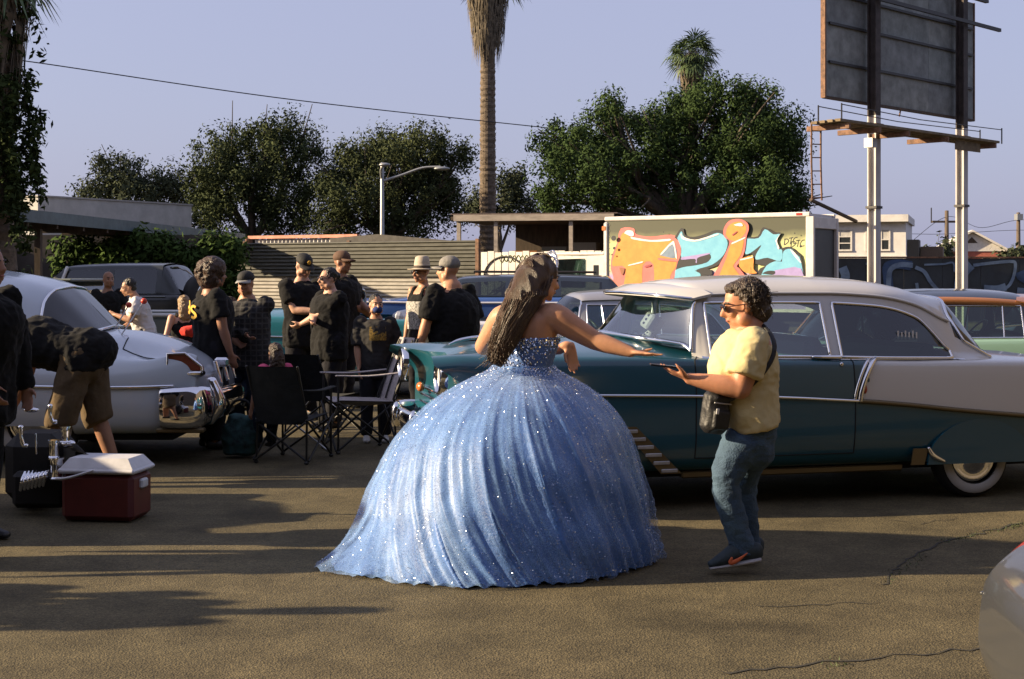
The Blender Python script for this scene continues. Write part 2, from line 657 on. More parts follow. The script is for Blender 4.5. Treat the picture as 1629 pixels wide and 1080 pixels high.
# ---- corrugated fence in two rows of sheets
fa = G(366, 42.9)
fl = 8.75
cf = empty('corrugated_fence', fa, 'corrugated metal fence, dark olive above and cream below, behind the standing people', 'fence')
dk = mat('corrugated_dark', (0.058, 0.058, 0.046), 0.6, noise=.35, nscale=3, stretch=(1, 1, 4))
cm_ = mat('corrugated_cream', (0.28, 0.265, 0.24), 0.6, noise=.22, nscale=3, stretch=(1, 1, 4))
cuts = [0, 2.05, 4.3, 6.5, fl]
for i in range(4):
    L = cuts[i + 1] - cuts[i] + (0.05 if i < 3 else 0)
    O = fa + GD * cuts[i] + GN * (0.006 * i)
    corr_sheet('sheet', cf, O, GD, GN, L, 1.42, 2.42, 0.105, 0.022, dk)
    corr_sheet('sheet', cf, O - GN * .055, GD, GN, L, 0.02, 1.47, 0.105, 0.022, cm_)
for t in (0.0, 4.33, fl):
    p = fa + GD * t - GN * .14 * (0 if t in (0.0, fl) else 1)
    h = 2.75 if t == 0.0 else 2.46
    MB().box(-.05, .05, -.05, .05, 0, h, Matrix.Translation(p) @ Matrix.Rotation(R(-30), 4, 'Z')).build('post', rust, cf, origin=cf.location)

# ---- low shed behind the fence with a ribbed wall and pink roof edge
so = G(372, 47.0)
sh = empty('ribbed_shed', so, 'low shed with ribbed grey wall and salmon roof edge behind the corrugated fence', 'shed')
wall_m = mat('shed_wall', (0.45, 0.44, 0.42), .6, noise=.15, nscale=5)
corr_sheet('wall_sheet', sh, so + GD * .9, GD, GN, 4.0, 0.05, 2.62, 0.16, 0.03, wall_m, vertical=True)
MB().box(0.7, 5.1, -.12, .02, 2.64, 2.74, Matrix.Translation(so) @ Matrix.Rotation(R(-30), 4, 'Z')).build('roof_edge', mat('salmon', (.5, .22, .15), .7, noise=.3, nscale=4), sh, origin=so)
gab = [(4.2, 2.62), (6.0, 2.72), (8.6, 2.5), (8.6, .1), (4.95, .1)]
MB().prism(gab, so + GN * .2, GD, (0, 0, 1), GN, .12).build('dark_gable', mat('dark_roof', (.06, .055, .05), .8, noise=.3, nscale=6), sh, origin=so)
MB().box(.2, .75, -.25, .05, 2.45, 2.66, Matrix.Translation(so) @ Matrix.Rotation(R(-30), 4, 'Z')).build('roof_vent', rust, sh, origin=so)

# ---- white plank fence with iron rings
po = fa + GD * (fl + .12)
pf = empty('plank_fence', po, 'white board fence with spray painted green scribble left of the box truck cab', 'fence')
plank_ms = [mat('plank_white%d' % i, c, .7, noise=.18, nscale=7, stretch=(1, 1, .2)) for i, c in enumerate(((.58, .54, .49), (.64, .61, .55), (.53, .50, .46)))]
rr = random.Random(3)
meshes = []
for k in range(4):
    h = 2.08 + k * .012
    b = MB().bbox(.006, .206, -.022, 0, .04, h, .006)
    meshes.append(b.mesh('plank'))
x = 0.0
for k in range(24):
    me = meshes[rr.randrange(4)]
    me = me.copy() if False else me
    o = bpy.data.objects.new('plank', me)
    if not me.materials: me.materials.append(plank_ms[meshes.index(me) % 3])
    COL.objects.link(o); o.parent = pf
    o.location = Vector((GD.x, GD.y, 0)) * x + GN * rr.uniform(0, .012)
    o.rotation_euler = (0, rr.uniform(-.006, .006), R(-30))
    x += .214
for z in (.5, 1.6):
    MB().box(0, 5.1, .01, .07, z, z + .09, Matrix.Rotation(R(-30), 4, 'Z')).build('rail', dark_wood, pf)
def on_fence(px, py, off=.05):
    d = (P(px, py, 10) - camo.location)
    q = po + GN * off
    t = (q - camo.location).dot(GN) / d.dot(GN)
    return camo.location + d * t
for cxp, rpx in ((803, 33), (852, 33)):
    b = MB()
    arc = [on_fence(cxp + rpx * math.cos(a), 441 - rpx * math.sin(a)) for a in np.linspace(-.35, math.pi + .35, 24)]
    b.tube(arc, .022, 6)
    b.tube([on_fence(cxp - 36, 432), on_fence(cxp + 34, 470)], .016, 6)
    b.tube([on_fence(cxp + 36, 426, .085), on_fence(cxp - 30, 472, .085)], .016, 6)
    b.tube([on_fence(cxp - 20, 462, .07), on_fence(cxp, 457, .07), on_fence(cxp + 28, 461, .07)], .013, 6, 3)
    b.build('iron_ring', black_iron, pf, smooth=True, origin=po)
b = MB()
sc = [on_fence(795 + k * 1.15 , 412 + 5.5 * math.sin(k * .55), .03) for k in range(48)]
sc2 = [on_fence(795 + k * 1.15 , 411 - 5 * math.sin(k * .55), .034) for k in range(48)]
b.tube(sc, .012, 4).tube(sc2, .012, 4)
b.build('green_scribble', mat('green_spray', (.10, .13, .02), .8), pf, origin=po)

# ---- open carport
co = Vector((-1.62, 41.0, 0))
cp = empty('carport', co, 'open timber carport with flat roof between palm trunk and box truck', 'carport')
Rz = Matrix.Rotation(R(-12), 4, 'Z')
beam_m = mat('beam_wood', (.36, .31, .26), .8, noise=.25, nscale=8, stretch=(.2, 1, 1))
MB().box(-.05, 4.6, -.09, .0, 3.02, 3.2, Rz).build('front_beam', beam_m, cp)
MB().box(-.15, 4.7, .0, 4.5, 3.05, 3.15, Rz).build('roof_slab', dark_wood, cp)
MB().box(-.15, 4.7, -.06, 4.4, 3.205, 3.235, Rz).build('roof_felt', mat('roof_felt', (.13, .10, .09), .9, noise=.3, nscale=5), cp)
for xx in (.02, 1.12, 3.3, 4.45):
    MB().box(xx, xx + .11, .02, .13, 0, 3.04, Rz).build('post', beam_m, cp)
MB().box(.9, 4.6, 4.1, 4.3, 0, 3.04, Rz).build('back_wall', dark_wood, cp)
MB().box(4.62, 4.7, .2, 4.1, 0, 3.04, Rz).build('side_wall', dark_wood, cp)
for k in range(3):
    MB().box(1.2 + k * .9, 1.95 + k * .9, 2.2, 3.0, 1.9 + .1 * k, 2.2 + .12 * k, Rz).build('stored_crate', mat('crate%d' % k, ((.3, .12, .03), (.2, .19, .17), (.35, .32, .28))[k], .8), cp)
MB().box(-.7, 1.1, .3, .36, 2.1, 2.16, Rz).build('rail', beam_m, cp)

# ------------------------------------------------------------------ left building
A0 = Vector((-9.45, 22.0, 0)); A1 = Vector((-8.30, 44.0, 0))
lb = empty('flat_roof_building', A0, 'long low open sided building with dark flat roof and posts at the left edge', 'building')
dL = (A1 - A0); LL = dL.length; dL.normalize()
nL = Vector((dL.y, -dL.x, 0))
def LB(name, u0, u1, o0, o1, z0, z1, m):
    M = Matrix(((dL.x, nL.x, 0, 0), (dL.y, nL.y, 0, 0), (0, 0, 1, 0), (0, 0, 0, 1)))
    return MB().box(u0, u1, o0, o1, z0, z1, M).build(name, m, lb)
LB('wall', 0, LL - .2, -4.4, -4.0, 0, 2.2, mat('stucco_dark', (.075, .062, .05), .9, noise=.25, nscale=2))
for u in (.3, 6.2, 12.0, 17.6, LL - .25):
    LB('post', u, u + .12, -1.55, -1.43, 0, 2.548, dark_wood)
    LB('post', u, u + .12, -.35, -.23, 0, 2.41, dark_wood)
LB('roof_slab', -.4, LL, -1.7, 0, 2.552, 2.66, mat('roof_grey', (.16, .19, .19), .8, noise=.2, nscale=3))
LB('fascia', -.4, LL, .002, .05, 2.5, 2.74, mat('fascia_teal', (.10, .14, .15), .6, noise=.2, nscale=4))
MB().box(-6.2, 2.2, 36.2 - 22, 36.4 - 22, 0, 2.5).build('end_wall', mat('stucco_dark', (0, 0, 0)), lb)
for u in (4.0, 10.0, 15.5):
    LB('window_frame', u, u + 1.5, -3.998, -3.95, 1.0, 2.0, dark_wood)
    LB('window_pane', u + .08, u + 1.42, -3.948, -3.94, 1.08, 1.92, win_glass)
for u in np.arange(.5, LL, 1.5):
    LB('rafter', u, u + .09, -1.6, -.01, 2.42, 2.548, dark_wood)

pb = Vector((-16.0, 48.0, 0)); pe = Vector((-12.28, 54.5, 0))
d2 = (pe - pb).normalized(); n2 = Vector((d2.y, -d2.x, 0)); l2 = (pe - pb).length
hb = empty('stucco_block', pb, 'plain pale stucco block with small vent rising behind the dark flat roof', 'building')
M2 = Matrix(((d2.x, n2.x, 0, 0), (d2.y, n2.y, 0, 0), (0, 0, 1, 0), (0, 0, 0, 1)))
MB().box(0, l2, -5, 0, 0, 4.1, M2).build('wall', mat('stucco_pale', (.42, .42, .40), .9, noise=.13, nscale=2, bump=.15, bscale=40), hb)
MB().box(-.04, l2 + .04, -5.04, .04, 4.102, 4.16, M2).build('parapet_cap', mat('cap_stone', (.33, .32, .3), .8, noise=.1), hb)
MB().box(l2 * .55, l2 * .68, .002, .03, 3.28, 3.4, M2).build('vent', black_iron, hb)

# ------------------------------------------------------------------ leaves
def leaf_cloud(centers, per, spread, size, droop=0.0, seed=1, flat=1.0):
    r = np.random.default_rng(seed)
    n = len(centers) * per
    C = np.repeat(np.asarray(centers, float), per, axis=0)
    C = C + np.clip(r.normal(0, 1, (n, 3)), -1.9, 1.9) * spread * np.array([1, 1, flat]) * np.repeat(r.uniform(.55, 1.35, len(centers)), per)[:, None]
    if droop:
        C[:, 2] -= np.minimum(np.abs(r.normal(0, droop, n)), droop * 2)
    out = C - np.repeat(np.asarray(centers, float), per, axis=0)
    out /= np.linalg.norm(out, axis=1)[:, None] + 1e-6
    nn = out * 1.1 + np.array([0, 0, .35]) + r.normal(0, .55, (n, 3)); nn /= np.linalg.norm(nn, axis=1)[:, None]
    a = r.normal(0, 1, (n, 3)); a -= nn * np.sum(a * nn, axis=1)[:, None]; a /= np.linalg.norm(a, axis=1)[:, None]
    b = np.cross(nn, a)
    s = size * r.uniform(.55, 1.25, n)[:, None]
    V = np.empty((n, 4, 3))
    V[:, 0] = C - a * s
    V[:, 1] = C + b * s * .42
    V[:, 2] = C + a * s
    V[:, 3] = C - b * s * .42
    return V.reshape(-1, 3), np.arange(n * 4).reshape(-1, 4)

def leaf_mat(name, c, c2, scale=1.1):
    return mat(name, c, .9, noise=.5, nscale=scale, col2=c2, spec=.08, detail=6)

def tree(name, label, base, blobs, D, depth, leaf, nclump, per, material, seed, trunk_r=.3, branches=True, droop=.12, spread=.32, group=None):
    """blobs: (px, py, rx, ry) in the photo at depth D; clumps fill real ellipsoids of that size"""
    rr = np.random.default_rng(seed)
    t = empty(name, base, label, 'tree', group)
    B = []
    for (px, py, rx, ry) in blobs:
        dd = rr.uniform(-.35, .35) * depth
        c = P(px, py, D) + Vector((0, dd, 0))
        B.append((np.array(c), 1.13 * np.array([rx / F * D, depth * .55 * (.6 + .4 * min(1, rx / 60)), ry / F * D])))
    vol = np.array([np.prod(b[1]) ** (2 / 3) for b in B]); vol /= vol.sum()
    cs = []
    for (c, r_), w in zip(B, vol):
        k = max(6, int(nclump * w))
        d = rr.normal(0, 1, (k, 3)); d /= np.linalg.norm(d, axis=1)[:, None]
        rad = rr.uniform(.06, 1.0, k)[:, None] ** .42 * rr.uniform(.78, 1.2, k)[:, None]
        cs.append(c + d * rad * r_ * (1 + .16 * np.sin(d[:, :1] * 7 + c[0]) * np.cos(d[:, 2:] * 6 + c[2])) )
    cs = np.vstack(cs)
    V, Fq = leaf_cloud(cs, per, spread, leaf, droop, seed + 5)
    V -= np.array(base)
    o = link('crown', mesh_np('crown', V, Fq), t, material)
    # trunk and limbs
    bark = mat('bark', (.075, .06, .045), .9, noise=.4, nscale=10, stretch=(1, 1, .3))
    b = MB()
    mean = np.mean([q[0] for q in B], axis=0)
    fork = np.array([mean[0] * .35 + base[0] * .65, base[1], mean[2] * .5])
    b.sweep([base, base * .5 + Vector(fork) * .5 + Vector((.12, 0, 0)), fork], [trunk_r, trunk_r * .8, trunk_r * .62], sub=4)
    for (c, r_) in B:
        m = fork * .55 + c * .45 + np.array([rr.uniform(-.4, .4), rr.uniform(-.3, .3), rr.uniform(-.2, .5)])
        b.sweep([fork, m, c + np.array([0, 0, r_[2] * .4])], [trunk_r * .45, trunk_r * .24, .03], nseg=7, sub=3)
        for q in range(3):
            e = c + rr.normal(0, 1, 3) * r_ * .62
            b.sweep([m, (m + e) / 2 + rr.normal(0, .2, 3), e], [trunk_r * .16, trunk_r * .1, .015], nseg=5, sub=2)
    b.build('trunk', bark, t, smooth=True, origin=base)
    return t

euc = leaf_mat('leaf_eucalyptus', (.062, .078, .034), (.030, .040, .018), .5)
euc2 = leaf_mat('leaf_eucalyptus_brown', (.066, .080, .036), (.032, .042, .019), .5)
brd = leaf_mat('leaf_broad', (.048, .078, .026), (.022, .040, .013), .45)
far_l = leaf_mat('leaf_far', (.060, .072, .042), (.036, .046, .028), .4)
tree('leafy_tree', 'small distant tree standing behind the pale stucco block', G(205, 64), [(200, 283, 38, 30), (150, 302, 34, 16), (262, 290, 30, 28), (225, 305, 60, 22), (180, 262, 24, 14), (285, 305, 20, 20)], 64, 2.2, .10, 130, 85, far_l, 11, .22, spread=.26)
tree('eucalyptus_tree', 'tall loose eucalyptus between the stucco block and the street lamp', G(400, 58),
     [(345, 268, 40, 56), (395, 225, 48, 40), (440, 205, 36, 26), (430, 255, 58, 50), (385, 300, 72, 52), (470, 300, 46, 56), (485, 222, 24, 36), (335, 330, 40, 36), (440, 340, 60, 34), (318, 290, 20, 40)], 58, 3.0, .08, 235, 200, euc, 12, .35, spread=.24, droop=.30)
tree('eucalyptus_tree', 'rounded drooping eucalyptus behind the street lamp, left of palm trunk', G(620, 56),
     [(556, 255, 40, 36), (600, 238, 42, 30), (625, 222, 24, 18), (655, 240, 44, 34), (690, 232, 28, 26), (696, 280, 32, 52), (645, 290, 70, 50), (570, 310, 56, 50), (535, 270, 26, 34), (640, 340, 84, 36), (735, 239, 15, 10), (715, 300, 14, 50), (540, 345, 46, 30)], 56, 3.0, .08, 255, 200, euc2, 13, .35, droop=.34, spread=.24)
tree('leafy_tree', 'small bushy tree standing around the foot of palm trunk', G(795, 66), [(758, 322, 20, 20), (808, 300, 26, 32), (815, 330, 34, 26), (775, 335, 30, 14), (820, 285, 14, 20)], 66, 2.0, .10, 90, 85, far_l, 14, .2, spread=.26)
tree('broadleaf_tree', 'broad dark green tree spreading above the graffiti box truck', G(1090, 47),
     [(1105, 225, 100, 78), (1010, 255, 84, 56), (1195, 245, 76, 72), (925, 285, 66, 40), (880, 222, 34, 20), (905, 245, 44, 30), (962, 205, 40, 30), (972, 180, 26, 20), (1110, 160, 54, 26), (1055, 185, 52, 30), (1160, 165, 52, 30), (1222, 180, 30, 26), (1240, 215, 34, 34),
      (1258, 275, 32, 48), (1190, 305, 96, 34), (1050, 312, 110, 26), (880, 318, 44, 20), (1205, 155, 24, 16), (1258, 318, 24, 18)], 47, 4.2, .072, 520, 200, brd, 15, .45, spread=.21)

# ---- hedge of ivy on the left building
hv = []
rr2 = np.random.default_rng(21)
for k in range(1000):
    x = -10.6 + 4.25 * rr2.random()
    y = 33.2 - .35 * (x + 8)  * .2
    top = 2.28 + .14 * math.sin(x * 2.7) + .10 * math.sin(x * 6.1) - .30 * max(0, (x + 8.6) / 2.2) * (.6 + .4 * math.sin(x * 3))
    z = top * rr2.random() ** .6
    hv.append((x, y + rr2.normal(0, .17), z))
V, Fq = leaf_cloud(hv, 26, .16, .085, 0, 22)
hg = empty('ivy_hedge', (-8.4, 33.2, 0), 'sunlit ivy hedge growing in a row behind the black jeep', 'hedge')
link('foliage', mesh_np('foliage', V - np.array((-8.4, 33.2, 0)), Fq), hg, leaf_mat('leaf_ivy', (.06, .10, .024), (.022, .040, .011), 1.5))
for x in np.arange(-10.3, -6.5, .55):
    MB().tube([(x, 33.2, 0), (x + .1, 33.3, 1.0), (x - .06, 33.1, 1.9)], .03, 6).build('stem', mat('bark', (0, 0, 0)), hg, origin=(-8.4, 33.2, 0))

# ------------------------------------------------------------------ palms
palm_bark = mat('palm_bark', (.12, .092, .066), .95, noise=.45, nscale=7, stretch=(1, 1, 2.5), bump=.8, bscale=14)
dead_m = mat('dead_frond', (.12, .098, .068), .9, noise=.5, nscale=6)
green_frond = mat('green_frond', (.07, .11, .04), .6, noise=.4, nscale=3)

def fan_frond(V, Fs, base, d, length, droop, w, rr, nleaf=16):
    """one fan palm leaf: stalk and a fan of narrow pleated leaflets"""
    d = nrm(d)
    side = nrm(np.cross(d, (0, 0, 1)))
    up = np.cross(side, d)
    tip = np.array(base) + d * length * .5 - np.array([0, 0, droop * .3])
    o = len(V)
    V += [tuple(np.array(base) - side * .015), tuple(np.array(base) + side * .015), tuple(tip + side * .012), tuple(tip - side * .012)]
    Fs.append((o, o + 1, o + 2, o + 3))
    for k in range(nleaf):
        a = (k / (nleaf - 1) - .5) * 3.4
        dd = nrm(d * math.cos(a) + side * math.sin(a) + up * rr.uniform(-.25, .25))
        L = length * rr.uniform(.45, .62)
        mid = tip + dd * L * .6 - np.array([0, 0, droop * .35])
        end = tip + dd * L - np.array([0, 0, droop * rr.uniform(.8, 1.3)])
        sd = nrm(np.cross(dd, up)) * w
        o = len(V)
        V += [tuple(tip), tuple(mid - sd), tuple(end), tuple(mid + sd)]
        Fs.append((o, o + 1, o + 2, o + 3))

def palm(name, label, base, height, r, skirt, crown_r, seed, trunk_top_r=None, nfr=44, dead=260, sk_r=.8, show_trunk=True):
    rr = random.Random(seed)
    t = empty(name, base, label, 'palm tree')
    prof = []
    n = int(height / .12)
    for i in range(n + 1):
        z = height * i / n
        rr_ = r * (1.12 - .25 * z / height) * (1 + .05 * ((i % 2) * 2 - 1) * rr.uniform(.2, 1.6) + rr.uniform(-.03, .03)) + (.12 * math.exp(-z / .5))
        prof.append((rr_, z))
    b = MB().lathe(prof, base, nseg=20)
    tr = b.build('trunk', palm_bark, t, smooth=False, origin=base)
    # old leaf bases sticking out of the trunk
    V, Fs = [], []
    for k in range(int(height * 24)):
        z = rr.uniform(.3, height); a = rr.uniform(0, 6.283)
        rad = r * (1.08 - .25 * z / height)
        p = np.array([math.cos(a) * rad, math.sin(a) * rad, z]); q = p + np.array([math.cos(a) * .07, math.sin(a) * .07, rr.uniform(.05, .13)])
        s_ = np.array([-math.sin(a), math.cos(a), 0]) * .05
        o = len(V); V += [tuple(p - s_), tuple(p + s_), tuple(q)]; Fs.append((o, o + 1, o + 2))
    tag(MB().add(V, Fs).build('leaf_scars', palm_bark, t), kind='stuff')
    # skirt of dead hanging fronds
    V, Fs = [], []
    for k in range(dead):
        z = height - skirt * rr.random() ** 1.1; a = rr.uniform(0, 6.283)
        rad = r * .8 + (sk_r - r * .8) * (.35 + .65 * ((z - height + skirt) / skirt) ** .6) * rr.uniform(.65, 1.05)
        p0 = np.array([math.cos(a) * r * .7, math.sin(a) * r * .7, z + .3])
        p1 = np.array([math.cos(a) * rad, math.sin(a) * rad, z - rr.uniform(.1, .4)])
        p2 = np.array([math.cos(a + rr.gauss(0, .1)) * rad * rr.uniform(.75, 1.02), math.sin(a) * rad * .9, z - rr.uniform(.7, 1.5)])
        s_ = np.array([-math.sin(a), math.cos(a), 0])
        for q in range(4):
            f = rr.uniform(-.16, .16); w = rr.uniform(.015, .04); e = rr.uniform(-.15, .15)
            o = len(V)
            V += [tuple(p0 + s_ * f * .3), tuple(p1 + s_ * (f - w)), tuple(p2 + s_ * (f + e) + np.array([0, 0, e])), tuple(p1 + s_ * (f + w))]
            Fs.append((o, o + 1, o + 2, o + 3))
    tag(MB().add(V, Fs).build('dead_skirt', dead_m, t), kind='stuff')
    V, Fs = [], []
    for k in range(nfr):
        a = rr.uniform(0, 6.283); el = rr.uniform(-.75, 1.25)
        d = np.array([math.cos(a) * math.cos(el), math.sin(a) * math.cos(el), math.sin(el)])
        fan_frond(V, Fs, (d[0] * .1, d[1] * .1, height + .1), d, crown_r * rr.uniform(.8, 1.1), crown_r * rr.uniform(.1, .35), .028 * crown_r / 1.2, rr)
    MB().add(V, Fs).build('fronds', green_frond, t)
    return t

palm('fan_palm', 'tall fan palm with rough trunk and shaggy dead skirt, crown cut by frame', G(776, 60), 14.6, .33, 3.1, 2.0, 31, sk_r=1.0, dead=420)
b_ = G(1101, 64)
palm('fan_palm', 'fan palm whose small crown rises above the broad green tree', b_, 11.35, .26, 1.3, 1.3, 32, sk_r=.7, dead=70, nfr=64)

# ---- palm at the left edge, overgrown with ivy
lp = palm('ivy_palm', 'dark ivy covered palm trunk at the left edge of the frame', Vector((-6.95, 18.6, 0)), 5.6, .42, 1.0, 1.05, 33, sk_r=.7, dead=60, nfr=36)
rr2 = np.random.default_rng(34)
cs = []
for k in range(420):
    a = rr2.uniform(0, 6.283); z = 5.4 * rr2.random(); rad = .44 + abs(rr2.normal(0, .09)) + .12 * math.sin(z * 2.2) ** 2
    cs.append((math.cos(a) * rad, math.sin(a) * rad, z))
for k in range(16):            # hanging strands
    a = rr2.uniform(-1.6, 1.2); rad = rr2.uniform(.5, .78); z0 = rr2.uniform(2.9, 4.6); L = rr2.uniform(.5, 1.6)
    for q in np.arange(0, L, .07):
        cs.append((math.cos(a) * (rad - .06 * math.sin(q * 3)), math.sin(a) * rad, z0 - q))
V, Fq = leaf_cloud(cs, 16, .05, .055, 0, 35)
link('ivy', mesh_np('ivy', V, Fq), lp, leaf_mat('leaf_ivy_dark', (.05, .075, .022), (.02, .03, .012), 2))

# ------------------------------------------------------------------ street lamp, poles, wires
sp = G(608, 50)
sl = empty('street_lamp', sp, 'grey street lamp with long curved arm in front of the eucalyptus', 'street lamp')
steel = mat('lamp_steel', (.30, .31, .31), .45, metal=.5, noise=.1, nscale=9)
MB().lathe([(.13, 0), (.12, .3), (.09, .32), (.062, 5.35), (.05, 5.4), (.0, 5.42)], (0, 0, 0), nseg=14).build('pole', steel, sl, smooth=True)
def rel(x, y, D, o): return P(x, y, D) - o
MB().sweep([rel(609, 288, 50, sp), rel(640, 278, 50, sp), rel(672, 267, 50, sp), rel(700, 265, 49.9, sp)], [.05, .045, .04, .035], nseg=8, sub=5).build('arm', steel, sl, smooth=True)
MB().ell(rel(703, 268, 49.9, sp), (.28, .14, .07)).build('lamp_head', steel, sl, smooth=True)
MB().sweep([rel(607, 285, 50, sp), rel(606, 270, 49.8, sp), rel(611, 262, 49.5, sp)], [.045, .04, .04], nseg=8).build('arm', steel, sl, smooth=True)
MB().ell(rel(612, 262, 49.4, sp), (.2, .16, .07)).build('lamp_head', steel, sl, smooth=True)

pole_wood = mat('pole_wood', (.10, .075, .055), .9, noise=.3, nscale=5, stretch=(1, 1, .2))
for px, top, D, lab in ((1620, 338, 92, 'bare wooden utility pole at the right edge beyond the brick house'), (1506, 335, 88, 'dark wooden utility pole just behind the right billboard post')):
    b0 = G(px, D)
    up = empty('utility_pole', b0, lab, 'utility pole')
    h = CH + (HY - top) / F * D
    MB().lathe([(.17, 0), (.12, h), (0, h + .02)], nseg=10).build('pole', pole_wood, up, smooth=True)
    MB().box(-.9, .9, -.06, .06, h - .75, h - .62).build('crossarm', pole_wood, up) if px == 1506 else MB().box(-.16, .2, -.3, .3, h - .5, h - .1).build('transformer', steel, up)

wire_m = mat('wire_black', (.015, .015, .018), .6)
def wire(pts, r, label, n=14):
    b = MB()
    q = catmull([tuple(p) for p in pts], n)
    b.tube(q, r, 4)
    o = b.build('overhead_wire', wire_m, None, origin=tuple(pts[0]))
    o.location = pts[0]
    tag(o, label, 'wire')
wire([P(-40, 88, 40), P(55, 99, 40.5), P(470, 159, 44), P(905, 207, 49)], .016, 'single dark overhead wire sloping across the sky past the palm trunk')
wire([P(1440, 392, 86), P(1506, 345, 88), P(1560, 362, 90), P(1620, 350, 92), P(1700, 352, 94)], .016, 'thin wire between the two utility poles over the brick house')
wire([P(1450, 372, 87), P(1506, 372, 88), P(1620, 366, 92), P(1700, 370, 93)], .014, 'lower thin wire strung between the two utility poles')

# ------------------------------------------------------------------ billboard seen from behind
b0 = Vector((7.27, 33.0, 0)); b1 = Vector((12.37, 38.15, 0))
ud = (b1 - b0).normalized(); bw = (b1 - b0).length
bn = Vector((ud.y, -ud.x, 0))            # towards the camera side
if bn.y > 0: bn = -bn
MBd = Matrix(((ud.x, bn.x, 0, b0.x), (ud.y, bn.y, 0, b0.y), (0, 0, 1, 0), (0, 0, 0, 1)))
bb = empty('billboard', b0, 'large weathered billboard seen from behind on two tall steel posts', 'billboard')
panel_ms = [mat('board_back%d' % i, c, .85, noise=.3, nscale=3, bump=.2) for i, c in enumerate(((.20, .22, .21), (.22, .235, .22), (.185, .20, .195)))]
def BB(name, u0, u1, o0, o1, z0, z1, m, bev=None):
    return MB().box(u0, u1, o0, o1, z0, z1, MBd).build(name, m, bb, origin=b0)
zb, zt = 5.65, 8.77
rows = [zb, 6.45, 7.35, 8.05, zt]
for i in range(4):
    for j in range(3):
        BB('panel', bw * j / 3 + .004, bw * (j + 1) / 3 - .004, -.06, .002 * ((i + j) % 2), rows[i] + .004, rows[i + 1] - .004, panel_ms[(i + j) % 3])
for i, z in enumerate(rows[1:-1]):
    BB('stringer', .12, bw - .1, .01, .06, z - .03, z + .03, black_iron)
BB('edge_trim', -.06, -.002, -.09, .03, zb - .05, zt, rust)
BB('edge_trim', 0, bw, -.09, .03, zb - .06, zb - .005, dark_wood)
BB('edge_trim', bw + .002, bw + .05, -.09, .03, zb - .05, zt, rust)
BB('long_rail', .55, bw + .55, .46, .53, 8.0, 8.09, black_iron)
BB('top_rail', bw * .5, bw + .3, .2, .3, zt + .003, zt + .08, black_iron)
post_m = mat('post_white', (.48, .46, .45), .6, noise=.2, nscale=3, stretch=(1, 1, .3))
posts = []
post_shaded = mat('post_shaded', (.05, .04, .036), .8, noise=.4, nscale=4)  # shade of the board on the upper posts, put into their colour
for t in (.237, .842):
    u = bw * t; w = .115
    o = .26
    b = MB()
    for (u0, u1, o0, o1) in ((u - w, u + w, o - w, o - w + .03), (u - w, u + w, o + w - .03, o + w), (u - .014, u + .014, o - w + .03, o + w - .03)):
        b.box(u0, u1, o0, o1, 0, 5.3, MBd)
    b.build('post', post_m, bb, origin=b0)
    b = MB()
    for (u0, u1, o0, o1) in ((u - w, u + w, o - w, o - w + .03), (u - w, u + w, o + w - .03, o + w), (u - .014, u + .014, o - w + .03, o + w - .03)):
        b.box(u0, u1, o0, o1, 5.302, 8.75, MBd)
    b.build('upper_post', post_shaded, bb, origin=b0)
    BB('cable_band', u - w - .03, u + w + .03, o - w - .03, o + w + .03, 3.0 + t * .3, 3.06 + t * .3, black_iron)
    BB('clamp', u - w - .05, u + w + .05, o - w - .05, o + w + .05, 4.98, 5.1, rust)
cat_m = mat('catwalk_wood', (.16, .12, .07), .85, noise=.4, nscale=6)
for k in range(4):
    BB('catwalk_plank', -1.25 + .05 * k, bw * .93 - .06 * k, .42 + .17 * k, .57 + .17 * k, 4.86 + .012 * k, 4.92 + .012 * k, cat_m)
for u in (-.9, .4, bw * .237, 3.6, bw * .842):
    BB('bracket', u - .04, u + .04, .1, 1.2, 4.74, 4.855, rust)
BB('hanging_board', bw * .62, bw * .80, .9, .93, 4.62, 4.85, cat_m)
b = MB()
for o_ in (.45, 1.05):
    b.tube([MBd @ Vector((-1.0, o_, 5.28)), MBd @ Vector((2.5, o_, 5.2)), MBd @ Vector((bw * .93, o_, 5.26))], .012, 5)
    for u in (-1.0, bw * .93):
        b.tube([MBd @ Vector((u, o_, 4.9)), MBd @ Vector((u, o_, 5.3))], .018, 5)
b.build('guard_cable', black_iron, bb, origin=b0)
lad = MB()
l0, l1 = -1.2, -.82
for u in (l0, l1):
    lad.tube([MBd @ Vector((u, .4, 4.9)), MBd @ Vector((u, .4, 4.0)), MBd @ Vector((u + .04, .4, 3.18))], .022, 6)
lad.build('ladder_rail', rust, bb, origin=b0)
for k in range(6):
    z = 3.22 + k * .3
    MB().tube([MBd @ Vector((l0, .4, z)), MBd @ Vector((l1, .4, z + .02))], .014, 5).build('rung', rust, bb, origin=b0)
MB().tube([P(1290, 318, 32.4), P(1362, 352, 34.3)], .045, 6).build('strut', dark_wood, bb, origin=b0)
MB().tube([MBd @ Vector((bw * .45, .1, zb - .05)), MBd @ Vector((bw * .44, .1, zb - .24))], .02, 5).build('loose_strap', rust, bb, origin=b0)
MB().box(1.2, 1.42, .3, .52, 4.5, 4.72, MBd).build('junction_box', galv, bb, origin=b0)

